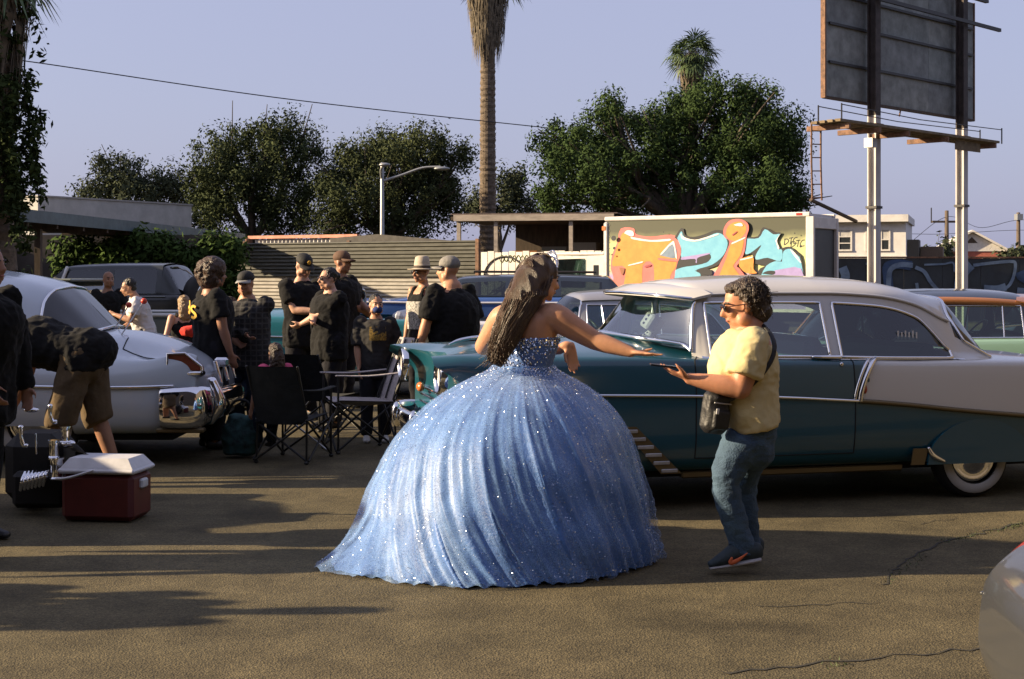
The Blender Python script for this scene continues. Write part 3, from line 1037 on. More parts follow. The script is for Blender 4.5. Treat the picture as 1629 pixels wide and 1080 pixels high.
# ------------------------------------------------------------------ white building and brick house beyond the fence
def window(parent, M, x0, x1, z0, z1, y, nx, nz, fm, origin):
    """frame, panes and bars standing proud of a wall whose face is at local y (outside = -y)"""
    w = .07
    f = MB()
    f.box(x0 - w, x1 + w, y - .05, y - .004, z1, z1 + w, M).box(x0 - w, x1 + w, y - .07, y - .004, z0 - w, z0, M)
    f.box(x0 - w, x0, y - .05, y - .004, z0, z1, M).box(x1, x1 + w, y - .05, y - .004, z0, z1, M)
    fo = f.build('window', fm, parent, origin=origin)
    for i in range(nx):
        for k in range(nz):
            MB().box(x0 + (x1 - x0) * i / nx + .015, x0 + (x1 - x0) * (i + 1) / nx - .015, y - .012, y - .006, z0 + (z1 - z0) * k / nz + .015, z0 + (z1 - z0) * (k + 1) / nz - .015, M).build('pane', win_glass if (i + k) % 3 else curtain, fo, origin=origin)
    bar = MB()
    for i in range(1, nx):
        x = x0 + (x1 - x0) * i / nx; bar.box(x - .02, x + .02, y - .035, y - .014, z0, z1, M)
    for k in range(1, nz):
        z = z0 + (z1 - z0) * k / nz; bar.box(x0, x1, y - .04, y - .02, z - .02, z + .02, M)
    bar.build('muntin', fm, fo, origin=origin)

wc = G(1441, 62)
wb = empty('white_building', wc, 'white flat roofed building with overhanging eave and two windows behind billboard posts', 'building')
Mw = Matrix.Translation(wc) @ Matrix.Rotation(R(-18), 4, 'Z')
MB().box(-7, 0, 0, 6.5, 0, 3.75, Mw).build('wall', mat('stucco_white', (.66, .64, .62), .85, noise=.08, nscale=3), wb, origin=wc)
MB().box(-7.4, .12, -.45, 6.6, 3.752, 4.06, Mw).build('roof', mat('roof_white', (.62, .60, .57), .8, noise=.1, nscale=3), wb, origin=wc)
MB().box(-7, .03, -.03, -.002, 2.2, 2.28, Mw).build('band', white_paint, wb, origin=wc)
window(wb, Mw, -3.35, -2.35, 2.55, 3.4, 0, 2, 3, white_paint, wc)
window(wb, Mw, -1.65, -.72, 2.55, 3.4, 0, 3, 2, white_paint, wc)
MB().box(.02, .5, 1.2, 3.4, 0, 3.0, Mw).build('side_annex', mat('annex', (.10, .09, .07), .8), wb, origin=wc)
MB().box(.55, 1.5, 2.0, 4.5, 0, 2.7, Mw).build('side_shed', mat('annex_brown', (.14, .10, .07), .8, noise=.2), wb, origin=wc)
MB().tube([Mw @ Vector((.9, 6, 3.9)), Mw @ Vector((.9, 6, 4.6))], .03, 5).build('antenna', black_iron, wb, origin=wc)

hc = G(1545, 95)
ho = empty('brick_house', hc, 'small red brick house with white gable at right beyond the fence', 'house')
Mh = Matrix.Translation(hc) @ Matrix.Rotation(R(-12), 4, 'Z')
brick_m = mat('brick_red', (.33, .10, .07), .85, noise=.22, nscale=12)
MB().box(-2.1, 2.2, 0, 7, 0, 2.95, Mh).build('wall', brick_m, ho, origin=hc)
MB().prism([(-2.2, 0), (2.3, 0), (.05, 1.25)], Mh @ Vector((0, .02, 2.952)), Mh.to_3x3() @ Vector((1, 0, 0)), (0, 0, 1), Mh.to_3x3() @ Vector((0, -1, 0)), .1).build('gable', white_paint, ho, origin=hc)
rf = MB()
for s in (-1, 1):
    rf.prism([(0.05, 1.28), (.05, 1.42), (.05 + s * 2.75, -.12), (.05 + s * 2.75, -.26)][::s], Mh @ Vector((0, 7.2, 2.952)), Mh.to_3x3() @ Vector((1, 0, 0)), (0, 0, 1), Mh.to_3x3() @ Vector((0, -1, 0)), 7.7)
rf.build('roof', mat('roof_trim', (.6, .57, .53), .8, noise=.1), ho, origin=hc)
MB().prism([(-.35, .55), (.4, .55), (.03, .95)], Mh @ Vector((0, -.085, 2.952)), Mh.to_3x3() @ Vector((1, 0, 0)), (0, 0, 1), Mh.to_3x3() @ Vector((0, -1, 0)), .03).build('gable_vent', dark_wood, ho, origin=hc)
window(ho, Mh, -1.3, -.25, 1.9, 2.55, 0, 4, 2, white_paint, hc)
window(ho, Mh, .75, 1.75, 1.9, 2.5, 0, 4, 2, white_paint, hc)
tree('leafy_tree', 'low bush growing beside the brick house near the utility pole', G(1607, 90), [(1606, 411, 14, 5), (1622, 406, 12, 8), (1645, 404, 20, 10)], 90, 1.5, .22, 50, 24, far_l, 41, .12)
tree('leafy_tree', 'low dark bush between white building and brick house', G(1478, 84), [(1470, 410, 20, 5), (1490, 409, 10, 5), (1507, 396, 4, 14)], 84, 1.5, .2, 40, 24, far_l, 42, .12)

# ---- dark fence with blue graffiti
go = G(1316, 44.5)
gf = empty('graffiti_fence', go, 'dark painted fence with pale blue graffiti letters below the white building', 'fence')
gfm = mat('fence_black', (.018, .02, .022), .6, noise=.4, nscale=1.2, col2=(.03, .04, .05))
gx = 0.0
rr = random.Random(8)
pm = MB().bbox(.004, 1.196, 0, .05, .03, 1.985, .006).mesh('panel')
pm.materials.append(gfm)
for k in range(8):
    o = bpy.data.objects.new('panel', pm); COL.objects.link(o); o.parent = gf; o.location = (gx, rr.uniform(-.006, .006), 0); gx += 1.2
MB().box(0, gx, -.03, .08, 1.99, 2.04).build('top_rail', rust, gf)
def stroke(name, pts, w, m, parent, origin, D, yoff):
    """flat painted brush stroke on the fence plane"""
    q = catmull([(p[0], p[1]) for p in pts], 5)
    V, Fs = [], []
    for i, p in enumerate(q):
        t = q[min(i + 1, len(q) - 1)] - q[max(i - 1, 0)]
        t = t / (np.linalg.norm(t) + 1e-9); n = np.array([-t[1], t[0]]) * w / 2
        for s in (-1, 1):
            c = P(p[0] + n[0] * s, p[1] + n[1] * s, D); V.append((c.x, D + yoff, c.z))
        if i: Fs.append((2 * i - 2, 2 * i, 2 * i + 1, 2 * i - 1))
    MB().add(V, Fs).build(name, m, parent, origin=origin)
pale = mat('spray_pale_blue', (.20, .27, .36), .7, noise=.6, nscale=1.5, col2=(.05, .08, .14))
navy = mat('spray_navy', (.025, .05, .11), .7, noise=.5, nscale=2)
Dg = 44.46
for pts, w, m, z in (([(1340, 425), (1345, 440), (1338, 455)], 14, pale, -.012), ([(1378, 418), (1388, 428), (1388, 460)], 5, pale, -.012),
                  ([(1415, 465), (1412, 440), (1412, 424), (1430, 420), (1450, 423)], 15, navy, -.012), ([(1413, 458), (1416, 430), (1432, 421), (1452, 422)], 8, pale, -.016),
                  ([(1456, 425), (1470, 432), (1480, 448), (1492, 462)], 6, pale, -.012), ([(1470, 421), (1500, 420), (1516, 418), (1518, 432)], 3, pale, -.016),
                  ([(1526, 462), (1528, 445), (1534, 430), (1544, 420)], 18, pale, -.012), ([(1548, 422), (1580, 418), (1608, 416), (1615, 420), (1612, 440), (1604, 455), (1590, 462)], 5, pale, -.016),
                  ([(1565, 459), (1585, 460), (1600, 456)], 12, pale, -.02), ([(1622, 432), (1626, 440), (1640, 445)], 16, navy, -.012), ([(1618, 462), (1640, 465)], 10, pale, -.012), ([(1458, 450), (1460, 462)], 5, pale, -.012)):
    stroke('graffiti_stroke', pts, w, m, gf, go, Dg, z)

# ------------------------------------------------------------------ car materials
chrome = mat('chrome', (.78, .78, .80), .06, metal=1.0)
rubber = mat('tyre_rubber', (.018, .018, .018), .8)
whitewall = mat('whitewall', (.42, .41, .38), .6)
dark_in = mat('interior_dark', (.025, .025, .028), .8)
under = mat('underbody', (.01, .01, .01), .9)
glass_c = glass_mat('glass_clear', (.66, .76, .76), .14)
glass_w = glass_mat('glass_windshield', (.62, .74, .76), .30)
glass_d = glass_mat('glass_dark', (.16, .20, .19), .06)
glass_g = glass_mat('glass_green', (.45, .58, .52), .06)
lamp_red = mat('lamp_red', (.35, .03, .015), .2, coat=.6)
lamp_dark_red = mat('lamp_dark_red', (.16, .03, .015), .25, coat=.5)
lamp_amber = mat('lamp_amber', (.55, .16, .04), .25, coat=.5)
lamp_clear = mat('lamp_clear', (.75, .75, .72), .12, coat=.6)
seam_m = mat('panel_seam', (.012, .014, .014), .9)
def paint(name, c, rough=.28, metal=.0, coat=.7, noise=0.0):
    return mat(name, c, rough, metal=metal, coat=coat, noise=noise, nscale=3)
teal = paint('paint_teal', (.008, .074, .108))
car_white = paint('paint_white', (.60, .58, .54))
cad_white = paint('paint_cad_white', (.50, .56, .62), rough=.25)

def wheel(parent, x, y, r, w=.17, white=True, cap=chrome, name='wheel'):
    s = -1 if y < 0 else 1
    h = w / 2
    prof = [(r * .62, -h), (r * .8, -h * 1.02), (r * .95, -h * .8), (r, -h * .4), (r, h * .4), (r * .95, h * .8), (r * .8, h * 1.02), (r * .62, h)]
    o = MB().lathe(prof, (x, y, r), (0, s, 0), 36).build(name, rubber, parent, smooth=True)
    if white:
        MB().lathe([(r * .65, h * 1.0), (r * .66, h * 1.05), (r * .86, h * 1.06), (r * .88, h * 1.0)], (x, y, r), (0, s, 0), 36).build('whitewall', whitewall, o, smooth=True)
    MB().lathe([(r * .64, h * .7), (r * .6, h * .9), (r * .5, h * .75), (r * .3, h * .85), (r * .16, h * 1.15), (0, h * 1.2)], (x, y, r), (0, s, 0), 28).build('hubcap', cap, o, smooth=True)
    MB().lathe([(0, -h * .3), (r * .64, -h * .3), (r * .64, h * .7)], (x, y, r), (0, s, 0), 24).build('rim', under, o)
    return o

def cap_end(loft, parent, end, material, name, x_low, vsplit=4):
    """close the nose (end=0) or tail (end=-1) of a body loft with one smooth grid"""
    g = loft.Gd[end]
    k = vsplit * loft.sv
    zm, ymax = g[k, 2], g[k, 1]
    up = g[k:]
    full = [(p[0], -p[1], p[2]) for p in up] + [(p[0], p[1], p[2]) for p in up[::-1][1:]]
    low = g[loft.sv:k + 1]
    rows = []
    for p in low:
        row = []
        for (fx, fy, fz) in full:
            t = max(-1, min(1, fy / ymax))
            row.append((x_low + (p[0] - x_low) * abs(t) ** 2.4, t * p[1], p[2]))
        rows.append(row)
    nup = 6
    for r_ in range(1, nup + 1):
        w = r_ / nup
        row = []
        for (fx, fy, fz) in full:
            t = max(-1, min(1, fy / ymax))
            xl = x_low + (g[k, 0] - x_low) * abs(t) ** 2.4
            e = w * w
            row.append((xl + (fx - xl) * e, fy if abs(fy) < ymax else t * ymax, zm + (fz - zm) * w))
        rows.append(row)
    n = len(full)
    V = [p for row in rows for p in row]
    Fs = []
    for i in range(len(rows) - 1):
        for j in range(n - 1):
            q = (i * n + j, i * n + j + 1, (i + 1) * n + j + 1, (i + 1) * n + j)
            Fs.append(q if end == 0 else q[::-1])
    return MB().add(V, Fs).build(name, material, parent, smooth=True)

def trim(loft, parent, uv, r, material, name='chrome_trim', sides=(-1, 1), out=.004, n=10, seg=6):
    for s in sides:
        MB().tube(loft.line(uv, s, out, n), r, seg).build(name, material, parent, smooth=True)

def ring_body(w, zb, zm, zs, zd, zh, zc, dx=None, zmid=.5, wt=.90, wd=.80):
    dx = dx or [0] * 9
    r = [(0, zb), (.78 * w, zb), (.885 * w, zb + .05), (.93 * w, zmid), (.935 * w, zm), (wt * w, zs), (wd * w, zd), (.42, zh), (0, zc)]
    return [(a, b, d) for (a, b), d in zip(r, dx)]

def bench(parent, x, y0, y1, z, m, h=.5):
    MB().bbox(x - .48, x, y0, y1, z, z + .2, .05).build('seat_cushion', m, parent, smooth=False)
    M = Matrix.Translation((x, 0, z + .12)) @ Matrix.Rotation(R(12), 4, 'Y')
    MB().bbox(-.14, .0, y0, y1, 0, h, .05, M).build('seat_back', m, parent)

def steering(parent, x, y, z):
    b = MB()
    ax = nrm((.75, 0, .66)); u = np.array([0, 1., 0]); w = np.cross(ax, u)
    c = np.array([x, y, z])
    b.tube([c + (u * math.cos(a) + w * math.sin(a)) * .2 for a in np.linspace(0, 2 * math.pi, 25)], .012, 6)
    b.tube([c - u * .2, c + ax * -.03, c + u * .2], .01, 5)
    b.tube([c, c - ax * .5], .02, 6)
    b.build('steering_wheel', mat('wheel_rim', (.05, .06, .06), .3), parent, smooth=True)

WHEEL_X = (.82, 3.72)
def classic(name, label, loc, rot, lower, upper, roof, glass=glass_g, scale=(1, 1, 1), detail=False, roof_on=True, seat=dark_in, rear_white=True, group=None, visor=None, drop=0.0, white_tyre=True):
    c = empty(name, loc, label, 'car', group, rot)
    c.scale = scale
    dxf = [.14, .14, .14, .14, .14, -.06, -.06, .12, .19]
    st = [(0.0, ring_body(.97, .30, .80, .975, 1.02, .99, 1.00, dxf)),
          (.30, ring_body(.985, .27, .79, .985, 1.03, 1.03, 1.045, [.1, .1, .05, 0, 0, -.15, -.15, 0, .02])),
          (.60, ring_body(1, .25, .775, .985, 1.03, 1.06, 1.075)),
          (1.0, ring_body(1, .25, .765, .985, 1.025, 1.075, 1.095)),
          (1.40, ring_body(1, .25, .755, .98, 1.015, 1.085, 1.115)),
          (1.72, ring_body(1, .25, .745, .975, .995, 1.05, 1.06)),
          (2.2, ring_body(1, .25, .73, .965, .985, .97, .97)),
          (2.60, ring_body(1, .25, .705, .953, .974, .95, .95)),
          (2.82, ring_body(1, .25, .69, .942, .965, .95, .95, [0, 0, 0, 0, 0, .11, .17, .17, .17])),
          (3.2, ring_body(1, .25, .655, .934, .958, .95, .955)),
          (3.5, ring_body(1.01, .25, .62, .93, .955, .955, .96)),
          (3.95, ring_body(1.015, .25, .575, .925, .95, .965, .975)),
          (4.45, ring_body(1.01, .27, .53, .915, .935, .945, .955)),
          (4.85, ring_body(.99, .30, .50, .90, .91, .88, .885)),
          (5.02, ring_body(.95, .34, .49, .87, .86, .78, .78))]
    B = Loft(st, 8, 6)
    def bp(u, v, sd):
        p = B.pt(u, v)
        x, z = p[0], p[2]
        if 1.76 < x < 3.90 and v > 6.05: return None
        if v < 4.2 and abs(p[1]) > .70 and ((x - WHEEL_X[0]) ** 2 + (z - .34) ** 2) < .405 ** 2: return None
        if rear_white and v > 4 and u > 8: return 'rear_quarter'
        return 'body'
    B.parts(bp, {'body': lower, 'rear_quarter': upper}, c)
    cap_end(B, c, 0, lower, 'nose_panel', .17)
    cap_end(B, c, -1, upper if rear_white else lower, 'tail_panel', 5.04)
    MB().box(.3, 4.8, -.72, .72, .20, .245).build('floor_pan', under, c)
    for s in (-1, 1):
        for x in WHEEL_X:
            wheel(c, x, s * .79, .275, white=white_tyre)
        MB().tube([(WHEEL_X[0] + .41 * math.cos(a), s * (.928 - .02 * math.cos(a) ** 2), .34 + .41 * math.sin(a)) for a in np.linspace(-.25, math.pi + .25, 22)], .014, 6).build('arch_lip', lower, c, smooth=True)
        MB().lathe([(.42, 0), (.42, -.35), (0, -.36)], (WHEEL_X[0], s * .90, .34), (0, s, 0), 24).build('wheel_well', under, c)
        MB().prism([(WHEEL_X[1] + .40 * math.cos(a), .25 + .30 * math.sin(a)) for a in np.linspace(0, math.pi, 20)], (0, s * .925, 0), (1, 0, 0), (0, 0, 1), (0, s, 0), .022).build('fender_skirt', lower, c)
        # headlight
        MB().lathe([(.13, -.02), (.125, .02), (.10, .03), (.095, 0)], (.02, s * .71, .885), (-1, 0, 0), 22).build('headlight_ring', chrome, c, smooth=True)
        MB().ell((.03, s * .71, .885), (.03, .095, .095)).build('headlight', lamp_clear, c, smooth=True)
        MB().ell((.10, s * .46, .73), (.03, .055, .035)).build('turn_signal', lamp_amber, c, smooth=True)
        MB().bbox(4.93, 5.03, s * .86 - .06, s * .86 + .06, .68, .86, .02).build('taillight', lamp_red, c)
    b = MB()
    for k in range(5):
        b.tube([(.135 + .02 * abs(t), t, .50 + .055 * k) for t in np.linspace(-.72, .72, 9)], .012, 6)
    b.build('grille', chrome, c, smooth=True)
    fb = [(.30, -.93, .52), (.08, -.92, .53), (-.04, -.72, .54), (-.07, 0, .54), (-.04, .72, .54), (.08, .92, .53), (.30, .93, .52)]
    MB().sweep(fb, .03, .07, ref=(0, 0, 1), nseg=12, sub=5).build('front_bumper', chrome, c, smooth=True)
    rb = [(4.72, -.95, .48), (5.02, -.93, .48), (5.14, -.7, .48), (5.17, 0, .48), (5.14, .7, .48), (5.02, .93, .48), (4.72, .95, .48)]
    MB().sweep(rb, .04, .08, ref=(0, 0, 1), nseg=12, sub=5).build('rear_bumper', chrome, c, smooth=True)
    for s in (-1, 1):
        MB().ell((-.09, s * .34, .55), (.04, .035, .09)).build('bumper_guard', chrome, c, smooth=True)
    if roof_on:
        gs = [(1.68, [(.80, 1.0), (.80, 1.01), (.79, 1.02), (.74, 1.05, -.03), (.45, 1.10, -.27), (0, 1.12, -.38)]),
              (1.74, [(.84, .985), (.83, 1.0), (.70, 1.345), (.665, 1.39, .0), (.4, 1.435, -.06), (0, 1.45, -.09)]),
              (1.80, [(.86, .98), (.85, .995), (.70, 1.345), (.665, 1.405), (.42, 1.482), (0, 1.500)]),
              (2.28, [(.87, .975), (.86, .99), (.70, 1.345), (.66, 1.42), (.42, 1.508), (0, 1.53)]),
              (2.64, [(.87, .97), (.86, .982), (.70, 1.342), (.66, 1.42), (.42, 1.508), (0, 1.53)]),
              (2.73, [(.87, .965), (.86, .98), (.70, 1.34), (.66, 1.42), (.42, 1.505), (0, 1.527)]),
              (3.08, [(.87, .958), (.86, .97), (.70, 1.315), (.66, 1.40), (.42, 1.488), (0, 1.512)]),
              (3.36, [(.87, .955), (.86, .965), (.715, 1.235), (.655, 1.35), (.42, 1.445), (0, 1.468)]),
              (3.56, [(.86, .955), (.85, .96), (.80, 1.02), (.64, 1.28), (.42, 1.388), (0, 1.415)]),
              (3.66, [(.85, .95), (.84, .955), (.79, .99), (.62, 1.235), (.4, 1.355, .06), (0, 1.38, .08)]),
              (3.93, [(.80, .945), (.79, .947), (.76, .95), (.70, .955), (.42, .975, .12), (0, .98, .16)])]
        Gh = Loft(gs, 8, 6)
        def gp(u, v, sd):
            if u < 1: return 'windshield' if v > 2.0 else 'pillar#0*'
            if u > 9: return 'rear_window' if v > 2.5 else 'roof'
            if v < 1: return 'window_sill'
            if v < 2:
                if 2 < u < 4: return 'door_glass*'
                if 5 < u < 8: return 'quarter_glass*'
                return 'pillar#%d*' % (0 if u < 2 else 1 if u < 6 else 2)
            return 'roof'
        Gh.parts(gp, {'windshield': glass_w if detail else glass, 'rear_window': glass_d, 'door_glass': glass_c if detail else glass, 'quarter_glass': glass, 'pillar': roof, 'roof': roof, 'window_sill': chrome}, c)
        trim(Gh, c, [(1.98, 1.0), (2.0, 2.0), (4.0, 2.0), (4.02, 1.0), (1.98, 1.0)], .011, chrome, 'window_trim')
        trim(Gh, c, [(2.52, 1.0), (2.48, 2.0)], .010, chrome, 'vent_divider')
        trim(Gh, c, [(4.98, 1.0), (5.0, 2.0), (6, 2.0), (7, 2.0), (7.6, 1.98), (8.02, 1.9), (8.02, 1.0), (4.98, 1.0)], .011, chrome, 'window_trim')
        trim(Gh, c, [(.02, 2.0), (.05, 3.0), (.02, 4.0), (.02, 5.0)], .016, chrome, 'windshield_trim')
        trim(Gh, c, [(.02, 2.0), (.5, 2.0), (.97, 2.05), (.99, 3.0)], .014, chrome, 'windshield_trim')
        trim(Gh, c, [(9.0, 5), (9.0, 4), (9.0, 3), (9.3, 2.5), (9.98, 2.5), (9.98, 3.5), (9.98, 5)], .012, chrome, 'rear_window_trim')
        trim(Gh, c, [(1.05, 2.75), (4, 2.75), (7, 2.75), (8.8, 2.8)], .010, roof, 'drip_rail', out=.01)
        if visor is not None:
            V, Fs = [], []
            n = 16
            vz = visor
            for i in range(n + 1):
                t = -1 + 2 * i / n
                y = t * .72
                cr = 1 - t * t
                xr = 1.80 - .12 * cr + .02; zr = 1.395 + .066 * math.sqrt(max(cr, 0))
                xf = 1.73 - .30 * math.sqrt(max(cr, 0)) - .02; zf = 1.375 + .035 * math.sqrt(max(cr, 0))
                xm, zm_ = (xr + xf) / 2, (zr + zf) / 2 + .03 * math.sqrt(max(cr, 0)) + .004
                V += [(xr + .03, y, zr + .012), (xm, y, zm_), (xf, y, zf), (xf, y, zf - .014), (xm, y, zm_ - .016), (xr + .03, y, zr - .006)]
            for i in range(n):
                for j in range(6):
                    Fs.append((6 * i + j, 6 * i + (j + 1) % 6, 6 * i + 6 + (j + 1) % 6, 6 * i + 6 + j))
            Fs += [tuple(range(6))[::-1], tuple(6 * n + j for j in range(6))]
            me = MB().add(V, Fs).mesh('v', True); auto_smooth(me, 40)
            vo = link('sun_visor', me, c, vz)
            MB().tube([V[6 * i + 2] for i in range(n + 1)], .010, 6).build('visor_trim', chrome, vo, smooth=True)
        bench(c, 2.62, -.66, .66, .48, seat)
        bench(c, 3.52, -.64, .64, .50, seat, .42)
        MB().bbox(1.52, 1.78, -.74, .74, .78, 1.0, .05).build('dashboard', lower, c)
        steering(c, 2.02, -.36, 1.0)
    else:
        gs = [(1.62, [(.80, 1.0), (.80, 1.01), (.74, 1.03, -.02), (.45, 1.08, -.2), (0, 1.10, -.3)]),
              (1.95, [(.78, 1.02), (.72, 1.20), (.66, 1.30), (.4, 1.34, -.06), (0, 1.35, -.08)])]
        Gh = Loft(gs, 8, 6)
        Gh.parts(lambda u, v, s: 'windshield' if v > .3 else None, {'windshield': glass}, c)
        trim(Gh, c, [(0.05, .5), (.97, .5), (.98, 2), (.98, 4)], .018, chrome, 'windshield_frame')
        bench(c, 2.55, -.68, .68, .48, seat, .46)
        bench(c, 3.40, -.68, .68, .48, seat, .40)
        MB().bbox(1.60, 1.80, -.76, .76, .74, .97, .05).build('dashboard', lower, c)
    trim(B, c, [(1.0, 4.0), (3, 4.0), (8.0, 4.0)], .011, chrome, 'side_molding', out=.006)
    if detail:
        trim(B, c, [(8.0, 4.0), (9, 4.0), (11, 4.0), (14, 4.0)], .016, mat('gold_trim', (.15, .115, .06), .4, metal=.6), 'side_molding', out=.006)
    else:
        trim(B, c, [(8.0, 4.0), (10, 4.0), (14, 4.0)], .011, chrome, 'side_molding', out=.006)
    return c, B

# ------------------------------------------------------------------ the teal and white two door sedan
chevy, CB = classic('vintage_sedan', 'teal and white vintage two door sedan with white sun visor behind the gown', (-.642, 9.717, 0), R(14), teal, car_white, car_white, glass=glass_g, detail=True, visor=car_white, seat=mat('seat_teal', (.03, .12, .14), .6))
def chev_side(x, v, out=0.0, side=-1):
    # find station index for a given x at ring v by bisection
    lo, hi = 0.0, CB.ns - 1.0
    for _ in range(30):
        m = (lo + hi) / 2
        if CB.pt(m, v, side)[0] < x: lo = m
        else: hi = m
    return CB.pt(lo, v, side, out)
# slanted trim where teal meets white
for s in (-1, 1):
    a0, a1 = CB.pt(8.0, 4.05, s, .010), CB.pt(8.0, 5.5, s, .008)
    trim(CB, chevy, [(8.0, 4.0), (8.0, 5.0), (8.0, 5.95)], .020, chrome, 'slant_trim', sides=(s,), out=.004)
    trim(CB, chevy, [(7.86, 4.05), (7.86, 5.0), (7.86, 5.9)], .012, chrome, 'slant_trim', sides=(s,), out=.004)
    for k, mm in enumerate((lamp_red, teal, car_white)):
        q = a0 * (.75 - .2 * k) + a1 * (.25 + .2 * k)
        MB().ell(q + np.array([0, s * .012, 0]), (.016, .006, .03)).build('trim_chip', mm, chevy, smooth=True)
    # door seams, handle and lock
    for x, va, vb in ((1.66, 2.3, 5.9), (2.79, 2.3, 5.9)):
        MB().tube([chev_side(x + (.05 * max(0, (v - 5.0)) if x < 2 else 0), v, .0015, s) for v in np.linspace(va, vb, 18)], .0045, 5).build('door_seam', seam_m, chevy)
    MB().tube([chev_side(x, 2.3, .0015, s) for x in np.linspace(1.66, 2.79, 16)], .004, 5).build('door_seam', seam_m, chevy)
    h0 = chev_side(2.52, 5.35, .02, s); h1 = chev_side(2.70, 5.35, .02, s)
    MB().sweep([h0 - np.array([0, s * .02, 0]), h0, h1], [.010, .012, .016], nseg=8, sub=3).build('door_handle', chrome, chevy, smooth=True)
    MB().ell(chev_side(2.70, 4.85, .006, s), (.014, .008, .014)).build('door_lock', chrome, chevy, smooth=True)
    # ribbed gravel guard behind the front wheel
    gold = mat('gold_trim', (0, 0, 0))
    P0, P1 = np.array([1.20, .53]), np.array([1.47, .27])
    for k in range(6):
        t = k / 5
        x0, z0 = P0 + (P1 - P0) * t
        MB().bbox(x0 - .05, x0 + .06, s * .935 - .006, s * .935 + .006, z0 - .012, z0 + .012, .004).build('guard_rib', galv, chevy)
    MB().prism([(1.15, .56), (1.25, .56), (1.56, .25), (1.42, .25)], (0, s * .926, 0), (1, 0, 0), (0, 0, 1), (0, s, 0), .006).build('gravel_guard', gold, chevy)
    MB().bbox(1.6, 3.2, s * .80 - .03, s * .80 + .03, .20, .248, .01).build('rocker_trim', mat('gold_trim', (0, 0, 0)), chevy)
    MB().sweep([(3.33, s * .94, .36), (3.36, s * .945, .31), (3.44, s * .945, .27)], [.012, .02, .012], nseg=8).build('skirt_chrome', chrome, chevy, smooth=True)
    b = MB().prism([(3.22, .36), (3.33, .36), (3.30, .25), (3.20, .25)], (0, s * .925, 0), (1, 0, 0), (0, 0, 1), (0, s, 0), .01)
    b.build('stone_shield', gold, chevy)
# hood ornament, V emblem
MB().sweep([(.22, 0, 1.055), (.30, 0, 1.085), (.46, 0, 1.105), (.62, 0, 1.10)], [.008, .025, .022, .008], [.008, .012, .012, .005], ref=(0, 0, 1), nseg=8).build('hood_ornament', chrome, chevy, smooth=True)
for s in (-1, 1):
    MB().sweep([(.40, 0, 1.10), (.50, s * .07, 1.115), (.60, s * .13, 1.12)], [.02, .018, .006], .006, ref=(0, 0, 1), nseg=6).build('ornament_wing', chrome, chevy, smooth=True)
    MB().sweep([(.165, 0, .80), (.165, s * .06, .87), (.175, s * .13, .95)], [.016, .016, .01], nseg=6).build('hood_emblem', chrome, chevy, smooth=True)
# wipers
for s in (-1, 1):
    MB().tube([(1.42, s * .3, 1.105), (1.46, s * .1 + .2 * s, 1.15), (1.44, s * .55, 1.11)], .006, 5).build('wiper', chrome, chevy)
MB().bbox(1.40, 1.46, -.03, .03, 1.09, 1.12, .01).build('cowl_vent', chrome, chevy)
# quarter window sticker lettering
b = MB()
for k in range(6):
    b.box(3.18 + k * .028, 3.19 + k * .028, -.79, -.788, 1.09, 1.15 - .01 * (k % 2))
b.box(3.16, 3.33, -.79, -.788, 1.075, 1.083)
b.build('window_lettering', lamp_clear, chevy)

# fuzzy dice hanging from the mirror
def die(name, label, c, size, rx, ry, rz):
    o = empty(name, c, label, 'dice')
    M = Matrix.Rotation(rz, 4, 'Z') @ Matrix.Rotation(ry, 4, 'Y') @ Matrix.Rotation(rx, 4, 'X')
    h = size / 2
    MB().bbox(-h, h, -h, h, -h, h, size * .12, M).build('cube', mat('dice_white', (.75, .74, .70), .9, bump=.3, bscale=300), o)
    pm_ = mat('dice_pip', (.02, .02, .02), .8)
    for k in (-1, 0, 1):
        for (ax) in ((0, -1, 0), (-1, 0, 0), (0, 0, 1)):
            n_ = Vector(ax); u_ = Vector((0, 0, 1)) if ax[2] == 0 else Vector((1, 0, 0))
            p = M @ (n_ * (h + .001) + u_ * k * size * .27)
            MB().ell(p, (size * .085,) * 3, nu=8, nv=6).build('pip', pm_, o, smooth=True)
    return o
d1 = die('fuzzy_die', 'upper white fuzzy die with black pips hanging inside the teal car windshield', P(1038, 514, 9.75), .115, .3, .5, .5)
d2 = die('fuzzy_die', 'lower white fuzzy die hanging just above the teal car dashboard', P(1033, 541, 9.75), .10, .6, .78, .3)
MB().tube([P(1037, 480, 9.8) - d1.location, P(1040, 502, 9.75) - d1.location], .004, 4).build('string', lamp_clear, d1)
MB().tube([P(1039, 480, 9.8) - d2.location, P(1033, 527, 9.75) - d2.location], .004, 4).build('string', lamp_clear, d2)

